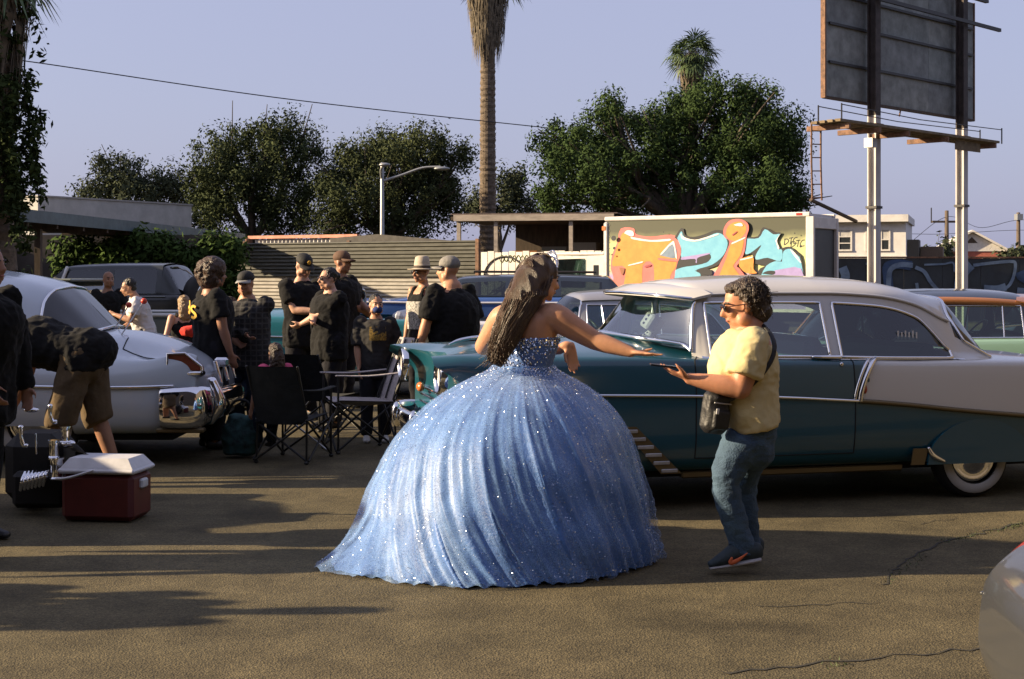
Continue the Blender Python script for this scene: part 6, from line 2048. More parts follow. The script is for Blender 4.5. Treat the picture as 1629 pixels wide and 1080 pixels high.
def fedora(t, L, A, s):
    c = L(0, -.012, .045)
    m = mat('straw_hat', (.42, .36, .28), .8, noise=.12, nscale=60)
    pr = [(.0, .135), (.045, .140), (.075, .125), (.088, .06), (.094, .0), (.15, -.012), (.165, -.008), (.165, -.014), (.15, -.018), (.09, -.008)]
    o = MB().lathe([(r * s, z * s) for r, z in pr], c, A[2], 28).build('straw_hat', m, t, smooth=True)
    MB().lathe([(.096 * s, .002 * s), (.0935 * s, .03 * s)], c, A[2], 28).build('hat_band', mat('hat_band', (.06, .045, .035), .8), o, smooth=True)
t_, i_ = person('person', 'person in pale straw fedora and black tank top with white print', at0(672, 15.3), -48, 1.68, g=1.02, skinm='tan', tank=True, glasses=True, voxel=.012, hat=fedora, hands={1: (.27, -.05, .84), -1: (-.24, -.06, .84)}, hem=.78)
chest_patch(t_, i_, -.7, .95, .98, 1.29, white_print)
t_, i_ = person('person', 'person in grey trucker cap and black shirt standing behind the teal hood', at0(716, 13.0), -128, 1.70, g=1.62, belly=.03, hands={-1: (-.36, .02, .82), 1: (.40, -.06, .82)}, skinm='gold', voxel=.012, hem=.74, sleeve=.72, head_yaw=24,
       hat=lambda t, L, A, s: cap_hat(t, L, A, s, mat('cap_grey', (.20, .19, .175), .85, noise=.2, nscale=40), None, crown=1.15))
# --- bending man and dark figure at the left
person('person', 'person in black bending over beside the white sedan, tan shorts', at0(134, 10.35), -96, 1.78, g=1.2, lean=74, step=.17, stance=.13, hands={-1: (-.20, -.62, .52), 1: (.20, -.66, .50)}, skinm='brown', pants=tan_cloth, pant_len=.56, hair=H_black, voxel=.011, head_pitch=62, hem=.84, sleeve=.7, shoes=shoe_black,
       hat=lambda t, L, A, s: cap_hat(t, L, A, s, mat('cap_black', (0, 0, 0)), None, brim_dir=-1, band=mat('cap_brim_grey', (0, 0, 0))))
person('person', 'dark clothed person at the left edge reaching forward, cut by the frame', at0(-48, 8.2), 70, 1.74, g=1.6, lean=10, hands={1: (.26, -.20, .80), -1: (-.2, -.36, .82)}, elbows={1: (.8, .2, -.6), -1: (-.5, .3, -.8)}, skinm='brown', hair=H_black, voxel=.012, hem=.70, sleeve=2, shirt=cloth('jet', (.004, .004, .004)), pants=cloth('jet', (0, 0, 0)))
# --- unseen bystanders added left of the frame for the long shadows they cast
person('person', 'unseen bystander in dark clothes added left of the frame, casting the nearest long shadow', (-5.35, 6.28, 0), 90, 1.75, g=1.1, hair=H_black, voxel=.018, group='added bystanders left of the frame')
person('person', 'unseen bystander in dark clothes added left of the frame, behind the nearest one', (-6.0, 6.62, 0), 80, 1.66, g=1.1, hair=H_black, voxel=.018, group='added bystanders left of the frame')
person('person', 'unseen bystander added left of the frame beside the dark standing figure', (-4.75, 7.45, 0), 85, 1.75, g=1.2, hair=H_black, voxel=.018, group='added bystanders left of the frame')
# --- child in the camp chair
person('person', 'person in pink shirt sitting in the dark camp chair, seen from behind', at0(438, 11.7), -150, 1.12, g=.95, seat=.40, hands={1: (.30, -.10, .60), -1: (-.16, -.22, .62)}, skinm='tan', shirt=cloth('pink', (.62, .10, .20)), pants=denim_dark, hair=H_brown, hstyle='long', voxel=.009,
       legs={-1: ((-.10, -.36, .62), (-.10, -.40, .2)), 1: ((.10, -.36, .62), (.10, -.40, .2))})

# ------------------------------------------------------------------ woman in the blue ball gown
Q0 = Vector((-.03, 7.80, 0))
qn = empty('person', Q0, 'person in sparkling blue strapless ball gown and tiara reaching out one arm', 'person')
def q(x, y, D): return np.array(P(x, y, D) - Q0)
qskin = SK['gold']
b = MB()
fw = nrm((.72, .69, 0)); rt = nrm((.69, -.72, 0))
b.sweep([q(830, 620, 7.80), q(832, 588, 7.79), q(840, 560, 7.78), q(842, 530, 7.77), q(840, 508, 7.78), q(846, 490, 7.80)], [.15, .135, .150, .175, .17, .085], [.11, .105, .118, .125, .10, .06], ref=fw, nseg=18, sub=4)
b.sweep([q(846, 496, 7.79), q(852, 478, 7.80), q(858, 455, 7.81)], [.062, .054, .054], nseg=12)
qA = head_axes((.84, .54, 0), R(10))
qL = head_shape(b, q(862, 443, 7.82), qA, 1.0)
shR, elR, wrR = q(884, 505, 7.69), q(945, 541, 7.66), q(1004, 560, 7.58)
b.sweep([q(868, 506, 7.72), shR, shR * .5 + elR * .5, elR], [.075, .078, .066, .053], nseg=14, sub=4)
b.sweep([elR, elR * .6 + wrR * .4, wrR], [.053, .048, .030], [.053, .046, .026], nseg=14, sub=4)
hd = nrm(q(1052, 566, 7.52) - wrR)
hand(b, wrR, hd, (0, .15, 1.0), 1.0, curl=.10, thumb=-1.0, spread=.16)
shL, elL, wrL = q(799, 506, 7.86), q(769, 551, 7.96), q(890, 556, 8.14)
b.sweep([q(812, 506, 7.83), shL, shL * .5 + elL * .5, elL], [.072, .072, .064, .050], nseg=14, sub=4)
b.sweep([elL, elL * .6 + wrL * .4, wrL], [.050, .045, .030], nseg=12, sub=4)
hand(b, q(908, 548, 8.12), (.1, .1, -1), (.4, -.6, 0), 1.0, curl=.35, thumb=1.0)
b.sweep([wrL, q(900, 550, 8.12), q(908, 550, 8.12)], [.030, .028, .024], nseg=10)
for s in (-1, 1):        # legs under the gown
    b.sweep([q(815 + 20 * s, 640, 7.8), q(812 + 22 * s, 760, 7.76), q(810 + 22 * s, 870, 7.8)], [.10, .065, .045], nseg=12)
b.sweep([q(830, 640, 7.8), q(830, 600, 7.79)], [.15, .14], [.12, .11], ref=fw)
me = remesh(b, .0075, 5, 'body')
link('body', me, qn, qskin)
face_bits(qn, qL, qA, 1.0, None, H_brown)
for s in (-1, 1):
    MB().sweep([q(806 + 22 * s, 880, 7.83), q(811 + 22 * s, 885, 7.76), q(818 + 22 * s, 886, 7.66)], [.035, .04, .03], [.03, .03, .02], ref=(0, 0, 1)).build('shoe', shoe_white, qn, smooth=True)

# bodice
satin = mat('satin_blue', (.06, .14, .38), .42, noise=.15, nscale=12, bump=.25, bscale=90, sheen=.3)
b = MB()
bod_pts = [q(831, 602, 7.80), q(832, 588, 7.79), q(839, 565, 7.78), q(842, 545, 7.775), q(842, 537, 7.775)]
bod_rx, bod_ry = [.162, .150, .160, .176, .182], [.128, .118, .128, .137, .140]
b.sweep(bod_pts, bod_rx, bod_ry, ref=fw, nseg=28, sub=6, rnd=.04)
me = remesh(b, .009, 2, 'bodice')
link('bodice', me, qn, satin)

# skirt: dome with gathered folds and a train trailing to the left front
def skirt_surface(off, seed, nth=420, nz=90, amp=1.0, low=.006, extra=0.0, hi=.05):
    rr = np.random.default_rng(seed)
    zs = np.array([1.035, 1.0, .955, .90, .80, .63, .42, .216, .07, .0])
    rs = np.array([.135, .168, .255, .352, .478, .610, .700, .755, .785, .80])
    T_ = np.linspace(0, 1, nz)
    zz = np.interp(T_ ** .9, np.linspace(0, 1, len(zs)), zs)
    zz = catmull(np.column_stack([zs]), 10)[:, 0]
    rz = catmull(np.column_stack([rs]), 10)[:, 0]
    zi = np.linspace(0, len(zz) - 1, nz)
    Z = np.interp(zi, np.arange(len(zz)), zz); Rr = np.interp(zi, np.arange(len(rz)), rz)
    th = np.linspace(-math.pi, math.pi, nth, endpoint=False)
    TH, ZZ = np.meshgrid(th, Z); RR = np.repeat(Rr[:, None], nth, 1)
    down = np.clip((1.0 - ZZ), 0, 1)
    tw = TH - .60 * down ** 1.6 * np.exp(-((np.angle(np.exp(1j * (TH + 1.7)))) / 1.5) ** 2)      # folds sweep towards the train
    f = np.zeros_like(TH)
    for n_, a_ in ((5, .7), (9, .9), (17, .8), (26, .55), (41, .30), (63, .14), (97, hi)):
        ph = rr.uniform(0, 6.28); ph2 = rr.uniform(0, 6.28)
        c_ = np.cos(n_ * tw + ph + .9 * np.sin(3 * tw + ph2) + .5 * np.sin(2 * down * 3 + ph2))
        env = .55 + .45 * np.cos(2 * tw + ph2 + down * 2)
        f += a_ * env * (1 - np.abs(c_) ** .8 * 1.6)
    wgt = np.interp(down, [0, .05, .2, .5, .8, 1.0], [.003, .009, .018, .030, .042, .048])
    cre = np.sin(5.1 * TH + 9 * ZZ + 1.3 * np.sin(4 * ZZ + 2 * TH)) * np.sin(3.3 * TH - 7 * ZZ) * .016 * np.clip(down * 1.6, 0, 1)
    RR = RR + off + amp * wgt * f * .55 + cre
    t0 = math.atan2(-.42, -.97)
    dth = np.angle(np.exp(1j * (TH - t0)))
    lowf = np.clip(1 - ZZ / .27, 0, 1) ** 1.7
    RR += lowf * ((.18 + extra) * np.exp(-(dth / .42) ** 2) + (.06 + extra * .5) * np.exp(-((dth - .75) / .6) ** 2))
    cx = np.interp(ZZ, [0, .4, 1.0], [0.0, .012, .092]); cyy = np.interp(ZZ, [0, 1.0], [0, -.01])
    X = cx + RR * np.cos(TH); Y = cyy + RR * np.sin(TH)
    hemw = .010 * np.sin(23 * TH + 1) + .008 * np.sin(41 * TH)
    Zf = ZZ + low + np.where(ZZ < .1, np.abs(hemw) * (1 - ZZ / .1), 0)
    Zf = np.maximum(Zf, low)
    V = np.stack([X, Y, Zf], -1).reshape(-1, 3)
    i = np.arange(nz - 1)[:, None] * nth; j = np.arange(nth)[None, :]; j2 = (j + 1) % nth
    Fq = np.stack([i + j, i + nth + j, i + nth + j2, i + j2], -1).reshape(-1, 4)
    return V, Fq, V.reshape(nz, nth, 3)
V, Fq, _ = skirt_surface(0.0, 5, amp=1.25)
link('skirt', mesh_np('skirt', V, Fq, True), qn, mat('skirt_satin', (.044, .137, .40), .5, noise=.22, nscale=7, bump=.3, bscale=60, sheen=.4))
def tulle_mat():
    m = bpy.data.materials.new('tulle'); m.use_nodes = True; t = m.node_tree; t.nodes.clear()
    o = t.nodes.new('ShaderNodeOutputMaterial'); mx = t.nodes.new('ShaderNodeMixShader'); tr = t.nodes.new('ShaderNodeBsdfTransparent'); pb = t.nodes.new('ShaderNodeBsdfPrincipled')
    pb.inputs['Base Color'].default_value = (.20, .38, .74, 1); pb.inputs['Roughness'].default_value = .45; pb.inputs['Sheen Weight'].default_value = .6
    tc = t.nodes.new('ShaderNodeTexCoord')
    n = t.nodes.new('ShaderNodeTexNoise'); n.inputs['Scale'].default_value = 160; n.inputs['Detail'].default_value = 3; t.links.new(tc.outputs['Object'], n.inputs['Vector'])
    n2 = t.nodes.new('ShaderNodeTexNoise'); n2.inputs['Scale'].default_value = 7; n2.inputs['Detail'].default_value = 4; t.links.new(tc.outputs['Object'], n2.inputs['Vector'])
    ml = t.nodes.new('ShaderNodeMath'); ml.operation = 'MULTIPLY'; t.links.new(n.outputs[0], ml.inputs[0]); t.links.new(n2.outputs[0], ml.inputs[1])
    mr = t.nodes.new('ShaderNodeMapRange'); mr.inputs[1].default_value = .12; mr.inputs[2].default_value = .42; mr.inputs[3].default_value = .16; mr.inputs[4].default_value = .62; t.links.new(ml.outputs[0], mr.inputs[0])
    t.links.new(mr.outputs[0], mx.inputs[0]); t.links.new(tr.outputs[0], mx.inputs[1]); t.links.new(pb.outputs[0], mx.inputs[2]); t.links.new(mx.outputs[0], o.inputs[0])
    return m
V2, Fq2, G2 = skirt_surface(.030, 9, amp=1.2, low=.010, extra=.035, hi=.16)
link('tulle_overlay', mesh_np('tulle', V2, Fq2, True), qn, tulle_mat())
# sequins: tiny metal flakes scattered over the tulle, the waist and the bodice
rq = np.random.default_rng(77)
def flakes(Pts, Nrm, size, tilt=.5):
    n = len(Pts)
    nn = Nrm + rq.normal(0, tilt, (n, 3)); nn /= np.linalg.norm(nn, axis=1)[:, None]
    a = rq.normal(0, 1, (n, 3)); a -= nn * np.sum(a * nn, 1)[:, None]; a /= np.linalg.norm(a, axis=1)[:, None]
    c = np.cross(nn, a)
    s = size * rq.uniform(.5, 1.4, n)[:, None]
    V = np.stack([Pts - a * s, Pts + c * s, Pts + a * s, Pts - c * s], 1).reshape(-1, 3)
    return V, np.arange(n * 4).reshape(-1, 4)
nz_, nt_, _ = G2.shape
N = 30000
streak = rq.uniform(0, nt_, 150)
ti = rq.uniform(3, nz_ - 2, N); tj = np.where(rq.random(N) < .55, streak[rq.integers(0, 150, N)] + rq.normal(0, 1.6, N), rq.uniform(0, nt_, N)) % nt_
i0 = ti.astype(int); j0 = tj.astype(int); j1 = (j0 + 1) % nt_; fi = (ti - i0)[:, None]; fj = (tj - j0)[:, None]
Pp = G2[i0, j0] * (1 - fi) * (1 - fj) + G2[i0 + 1, j0] * fi * (1 - fj) + G2[i0, j1] * (1 - fi) * fj + G2[i0 + 1, j1] * fi * fj
nr_ = np.cross(G2[i0, j1] - G2[i0, j0], G2[i0 + 1, j0] - G2[i0, j0]); nr_ /= np.linalg.norm(nr_, axis=1)[:, None] + 1e-9
ctr = Pp - np.array([0, 0, .4]); nr_ *= np.sign(np.sum(nr_ * ctr, 1))[:, None]
Vf, Ff = flakes(Pp + nr_ * .004, nr_, .0018, .6)
sequin = mat('sequin', (.80, .85, .95), .18, metal=1.0)
tag(link('sequins', mesh_np('sequins', Vf, Ff), qn, sequin), kind='stuff')
# bodice sequins and the jewelled waist
M_ = 3200
bp = catmull(np.column_stack([np.array(bod_pts), bod_rx, bod_ry]), 8)
ii = rq.integers(0, len(bp), M_); aa = rq.uniform(0, 6.283, M_)
frx = nrm(np.cross(fw, (0, 0, 1)))
Pc = bp[ii, :3] + np.outer(np.cos(aa), frx) * (bp[ii, 3] + .004)[:, None] + np.outer(np.sin(aa), fw) * (bp[ii, 4] + .004)[:, None] + rq.normal(0, .003, (M_, 3)) + np.array([0, 0, 1]) * rq.uniform(-.008, .008, M_)[:, None]
Nn = np.outer(np.cos(aa), frx) + np.outer(np.sin(aa), fw)
Vf, Ff = flakes(Pc, Nn, .0042, .5)
tag(link('bodice_sequins', mesh_np('bs', Vf, Ff), qn, sequin), kind='stuff')
bj = MB(); rj = random.Random(4)
for k_ in range(170):
    a = rj.uniform(0, 6.283); z = rj.gauss(0, .014)
    c = bp[3][:3] + frx * math.cos(a) * (.166 + .01) + np.array(fw) * math.sin(a) * .136 + np.array([0, 0, z - .01])
    bj.ell(c, (.008 * rj.uniform(.6, 1.4),) * 3, nu=6, nv=4)
tag(bj.build('waist_jewels', mat('jewel', (.7, .75, .82), .12, metal=.9), qn), kind='stuff')
bk = MB().ell(q(785, 572, 7.50), (.035, .02, .02)).ell(q(800, 578, 7.52), (.02, .015, .02))
# long wavy hair as many strands over a base volume
b = MB()
hp = [(856, 432, 7.83), (846, 448, 7.75), (832, 478, 7.68), (815, 512, 7.64), (801, 545, 7.62), (790, 575, 7.60)]
hr = [.086, .102, .094, .082, .072, .046]
b.sweep([q(*p) for p in hp], hr, [.085, .085, .06, .045, .038, .028], ref=(0, 1, 0), nseg=16, sub=4)
b.ell(qL(0, -.022, .036), (.090, .106, .094), qA)
b.ell(qL(-.035, -.015, -.035), (.062, .075, .085), qA)
me = remesh(b, .008, 7, 'hair'); wrinkle(me, .007, 14, 2.0, (1, 1, .25))
H_long = mat('hair_long', (.040, .019, .009), .36, noise=.55, nscale=26, stretch=(3, 3, .3), col2=(.085, .045, .020), bump=.6, bscale=150)
ho_ = link('hair', me, qn, H_long)
hb_ = MB(); rh = random.Random(12)
hpw = catmull(np.column_stack([np.array([q(*p) for p in hp]), hr]), 6)
for k_ in range(620):
    off = rh.uniform(-1, 1); dep = rh.uniform(.85, 1.12); ph = rh.uniform(0, 6.28); wv = rh.uniform(.003, .012); st = rh.randrange(0, 8); en = len(hpw) - rh.randrange(0, 8)
    pts = []
    hd_ = nrm([off * .55, .30, .9]); he_ = nrm([-off * .9 - .25, -.75, -.15])
    if rh.random() < .8:
        st = 9
        for t_ in (0, .33, .66, .9):
            dv = nrm(hd_ * (1 - t_) + he_ * t_) * rh.uniform(1.0, 1.05)
            pts.append(qL(dv[0] * .093, -.022 + dv[1] * .109, .036 + dv[2] * .097))
    for i in range(st, en, 2):
        c, r_ = hpw[i, :3], hpw[i, 3]
        y_ = -math.sqrt(max(0, 1 - off * off)) * r_ * .62 * dep
        pts.append(c + np.array([off * r_ * 1.04 + wv * math.sin(i * .55 + ph), y_, .006 * math.sin(i * .8 + ph)]))
    if rh.random() < .4: pts.append(pts[-1] + np.array([rh.gauss(-.01, .02), rh.gauss(0, .01), -rh.uniform(.01, .05)]))
    if len(pts) > 3: hb_.sweep(pts, np.linspace(.0032, .0012, len(pts)), nseg=4, sub=2)
tag(hb_.build('hair_strands', H_long, ho_, smooth=True), kind='stuff')
# tiara
tb = MB(); base = []
for i in range(26):
    a = -1.25 + 2.5 * i / 25
    base.append(qL(.096 * math.sin(a), .040 - .012 * abs(math.sin(a)), .036 + .096 * math.cos(a)))
tb.tube(base, .006, 6)
for i in range(1, 25):
    hgt = .008 + .017 * math.exp(-((i - 12.5) / 5.0) ** 2)
    d = nrm(base[i] - qL(0, .03, .03)) * .6 + qA[2] * .6 + qA[1] * .1
    tb.tube([base[i], base[i] + d * hgt], .003, 5)
    tb.ell(base[i] + d * hgt, (.006,) * 3, nu=6, nv=4).ell(base[i] + d * hgt * .5, (.004,) * 3, nu=6, nv=4)
tb.build('tiara', mat('tiara_silver', (.86, .86, .88), .12, metal=1.0), qn, smooth=True)

# ------------------------------------------------------------------ woman in the yellow shirt
Y0 = Vector((1.19, 7.40, 0))
yn = empty('person', Y0, 'person in yellow T-shirt, jeans and sunglasses handing over a phone', 'person')
def y(x, yy, D): return np.array(P(x, yy, D) - Y0)
ysk = skin('ruddy', (.46, .215, .125))
fy = (-1, 0, 0)
b = MB()
b.sweep([y(1192, 700, 7.40), y(1190, 670, 7.40), y(1186, 630, 7.40), y(1186, 580, 7.40), y(1192, 545, 7.40), y(1196, 518, 7.40)], [.135, .145, .165, .18, .165, .08], [.105, .110, .140, .155, .12, .062], ref=fy, nseg=18, sub=4)
yA = head_axes((-1, -.06, 0), R(13))
b.sweep([y(1197, 528, 7.40), y(1190, 512, 7.40), y(1184, 494, 7.40)], [.068, .062, .058], nseg=12)
yL = head_shape(b, y(1180, 484, 7.40), yA, 1.02, jowl=.012)
b.ell(yL(0, .03, -.11), (.045, .05, .03), yA)
sN, eN, wN = y(1198, 548, 7.22), y(1178, 618, 7.18), y(1096, 602, 7.22)
b.sweep([sN - np.array([0, -.02, .02]), sN * .5 + eN * .5, eN], [.055, .064, .056], nseg=14, sub=4)
b.sweep([eN, eN * .6 + wN * .4, wN], [.055, .052, .030], [.055, .05, .026], nseg=14, sub=4)
hand(b, wN, nrm(y(1045, 583, 7.24) - wN), (0, .25, 1), .95, curl=.22, thumb=-1.0, spread=.06)
sF, eF, wF = y(1194, 548, 7.58), y(1186, 625, 7.64), y(1158, 655, 7.60)
b.sweep([sF - np.array([0, .02, .02]), sF * .5 + eF * .5, eF], [.053, .060, .054], nseg=12, sub=4)
b.sweep([eF, wF], [.052, .030], nseg=12)
hand(b, wF, (-.6, -.2, -.7), (0, -.8, .4), .95, curl=.9, thumb=1.0)
hN, kN, aN = y(1184, 700, 7.31), y(1155, 770, 7.30), y(1176, 872, 7.32)
hF, kF, aF = y(1200, 700, 7.50), y(1182, 775, 7.52), y(1190, 862, 7.54)
for a_, k_, n_ in ((hN, kN, aN), (hF, kF, aF)):
    b.sweep([a_, a_ * .5 + k_ * .5, k_, k_ * .5 + n_ * .5, n_], [.088, .074, .054, .046, .034], nseg=12, sub=3)
me = remesh(b, .0075, 5, 'body')
link('body', me, yn, ysk)
face_bits(yn, yL, yA, 1.02, None, H_grey, glasses=True)
# T-shirt
b = MB()
b.sweep([y(1199, 681, 7.40), y(1192, 655, 7.40), y(1186, 625, 7.40), y(1183, 585, 7.40), y(1190, 550, 7.40), y(1197, 530, 7.40), y(1196, 521, 7.40)], [.205, .205, .20, .212, .19, .110, .076], [.138, .158, .165, .182, .152, .088, .066], ref=fy, nseg=24, sub=4, rnd=.06)
b.ell(y(1150, 590, 7.33), (.075, .10, .085)).ell(y(1150, 590, 7.49), (.075, .10, .085))
e1 = sN + (eN - sN) * .70
b.sweep([y(1199, 540, 7.29), sN, e1], [.070, .084, .100], [.068, .080, .094], nseg=16, sub=4, rnd=.06)
e2 = sF + (eF - sF) * .70
b.sweep([y(1197, 540, 7.51), sF, e2], [.070, .084, .10], nseg=16, sub=4, rnd=.06)
me = remesh(b, .009, 3, 'shirt'); wrinkle(me, .009, 6.5, 3.3, (1.3, 1, 1)); wrinkle(me, .004, 17, 1.3, (1, 1, 1.6))
link('shirt', me, yn, cloth('yellow', (.58, .49, .26), bump=.25, noise=.06))
b = MB()
b.tube([yL(.062 * math.cos(a), -.04 + .055 * math.sin(a), -.155 + .012 * math.sin(a)) for a in np.linspace(0, 6.283, 25)], .006, 6)
# jeans
b = MB()
b.sweep([y(1194, 712, 7.40), y(1192, 695, 7.40), y(1192, 672, 7.40)], [.165, .175, .178], [.126, .136, .142], ref=fy, nseg=20, sub=4)
b.sweep([hN, y(1164, 735, 7.30), kN, y(1166, 820, 7.31), y(1182, 870, 7.32), y(1183, 880, 7.32)], [.104, .090, .073, .065, .062, .066], nseg=16, sub=4, rnd=.06)
b.sweep([hF, y(1190, 735, 7.5), kF, y(1186, 820, 7.53), y(1190, 862, 7.54), y(1191, 874, 7.54)], [.104, .090, .073, .065, .062, .066], nseg=16, sub=4, rnd=.06)
me = remesh(b, .009, 3, 'jeans'); wrinkle(me, .008, 7.5, 9.1, (1, 1, 1.3)); wrinkle(me, .004, 17, 4.0, (1, 1, 1.9))
link('jeans', me, yn, mat('denim', (.055, .105, .165), .85, noise=.4, nscale=8, col2=(.03, .062, .11), bump=.4, bscale=110))
# hair
b = MB()
b.ell(yL(0, -.030, .055), (.090, .090, .076), yA); b.ell(yL(0, -.070, -.015), (.088, .066, .092), yA); b.ell(yL(0, .02, .090), (.070, .050, .030), yA); b.ell(yL(0, -.085, -.055), (.085, .060, .060), yA)
rr_ = random.Random(5)
for k_ in range(90):
    d = nrm([rr_.gauss(0, 1), rr_.gauss(-.55, .8), rr_.gauss(.25, .9)])
    if d[1] > .5 and d[2] < .6: continue
    b.ell(yL(d[0] * .082, -.045 + d[1] * .092, .018 + d[2] * .094), (.018, .014, .018), yA, nu=8, nv=6)
me = remesh(b, .007, 4, 'hair'); wrinkle(me, .009, 30, 1.0)
H_dk = hairm('grey_dark', (.055, .038, .027))
yh_ = link('hair', me, yn, H_dk)
b = MB()
for k_ in range(90):
    d = nrm([rr_.gauss(0, 1), rr_.gauss(-.45, .8), rr_.gauss(.35, .9)])
    if d[1] > .55 and d[2] < .6: continue
    p0 = yL(d[0] * .092, -.045 + d[1] * .100, .018 + d[2] * .105)
    u_ = yL(d[0] * .2, -.045 + d[1] * .2, .018 + d[2] * .2) - p0; sd = np.array([rr_.gauss(0, 1), rr_.gauss(0, 1), rr_.gauss(-.3, 1)]) * .012
    b.tube([p0, p0 + u_ * .10 + sd, p0 + u_ * .14 + sd * 1.4, p0 + u_ * .12 + sd * 1.8], .0011, 4)
for k_ in range(520):
    d = nrm([rr_.gauss(0, 1), rr_.gauss(-.55, .8), rr_.gauss(.25, .9)])
    if d[1] > .5 and d[2] < .6: continue
    tg = nrm(np.cross(d, [rr_.gauss(0, 1), rr_.gauss(0, 1), rr_.gauss(0, 1)])); bt = np.cross(d, tg); ph_ = rr_.uniform(0, 6.28); rad_ = rr_.uniform(1.0, 1.12)
    pts = []
    for m_ in range(7):
        o_ = d * rad_ * (1 + .05 * math.sin(m_ * 1.4 + ph_)) + tg * (m_ - 3) * .075 + bt * .07 * math.cos(m_ * 1.4 + ph_)
        pts.append(yL(o_[0] * .088, -.045 + o_[1] * .097, .018 + o_[2] * .100))
    b.tube(pts, .0016, 4)
tag(b.build('hair_wisps', H_dk, yh_), kind='stuff')
# shoes with pale soles and an orange tick mark
for (hx, tx, hy_, ty_, D) in ((1203, 1131, 886, 899, 7.30), (1205, 1150, 876, 884, 7.55)):
    A_, T_ = y(hx, hy_, D), y(tx, ty_, D)
    d_ = nrm(T_ - A_)
    so_ = MB().sweep([A_ + np.array([0, 0, .030]), A_ * .6 + T_ * .4 + np.array([0, 0, .042]), A_ * .25 + T_ * .75 + np.array([0, 0, .020]), T_ + np.array([0, 0, .006])], [.038, .042, .044, .030], [.046, .050, .034, .018], ref=(0, 0, 1), nseg=14, sub=4).build('shoe', mat('shoe_teal', (.02, .035, .045), .7, noise=.2, nscale=60), yn, smooth=True)
    MB().sweep([A_ + np.array([0, 0, -.012]) - d_ * .012, A_ * .5 + T_ * .5 + np.array([0, 0, -.014]), T_ + np.array([0, 0, -.012])], [.042, .046, .034], [.015, .014, .010], ref=(0, 0, 1), nseg=12, sub=4).build('sole', mat('sole_grey', (.42, .42, .44), .7), so_, smooth=True)
    c_ = A_ * .62 + T_ * .38
    tk_ = [c_ + d_ * .045 + np.array([0, -.050, .030]), c_ + d_ * .052 + np.array([0, -.050, .006]), c_ + d_ * .015 + np.array([0, -.050, .012]), c_ - d_ * .035 + np.array([0, -.046, .038])]
    MB().sweep(tk_, [.006, .012, .010, .003], [.004] * 4, ref=(0, 1, 0), nseg=8, sub=4).build('tick_mark', mat('orange_mark', (.62, .14, .05), .6), so_, smooth=True)
# phone in the hand
o = MB().bbox(-.078, .078, -.038, .038, -.005, .005, .003, Matrix.Rotation(R(6), 4, 'Y')).build('phone', mat('phone_black', (0, 0, 0)))
o.location = P(1058, 582, 7.24); tag(o, 'dark phone lying on the outstretched palm of the person in yellow', 'phone')
# crossbody bag and strap
bc = P(1138, 655, 7.24)
bg_ = empty('crossbody_bag', bc, 'small black crossbody bag hanging before the person in yellow', 'bag')
blk = mat('bag_black', (.012, .012, .013), .55, bump=.3, bscale=40)
Mb = Matrix.Rotation(R(8), 4, 'Y') @ Matrix.Rotation(R(25), 4, 'Z')
me = remesh(MB().bbox(-.066, .066, -.058, .058, -.110, .110, .03, Mb), .008, 8, 'pouch'); wrinkle(me, .006, 14)
link('pouch', me, bg_, blk)
link('front_pocket', remesh(MB().bbox(-.05, .05, -.078, -.045, -.085, .02, .012, Mb), .006, 5, 'front_pocket'), bg_, blk)
MB().bbox(-.048, -.030, -.0815, -.0765, -.005, .025, .002, Mb).build('label_tag', lamp_clear, bg_)
MB().tube([Mb @ Vector((-.05, -.058, .05)), Mb @ Vector((.05, -.058, .05))], .004, 5).build('zip', galv, bg_)
def bgp(x, yy, D): return P(x, yy, D) - bc
MB().sweep([bgp(1150, 640, 7.22), bgp(1172, 630, 7.195), bgp(1203, 605, 7.185), bgp(1226, 575, 7.20), bgp(1232, 548, 7.23), bgp(1222, 525, 7.30), bgp(1206, 514, 7.40), bgp(1190, 520, 7.52)], [.012] * 8, [.004] * 8, ref=(0, 1, 0), nseg=8, sub=5).build('strap', blk, bg_, smooth=True)

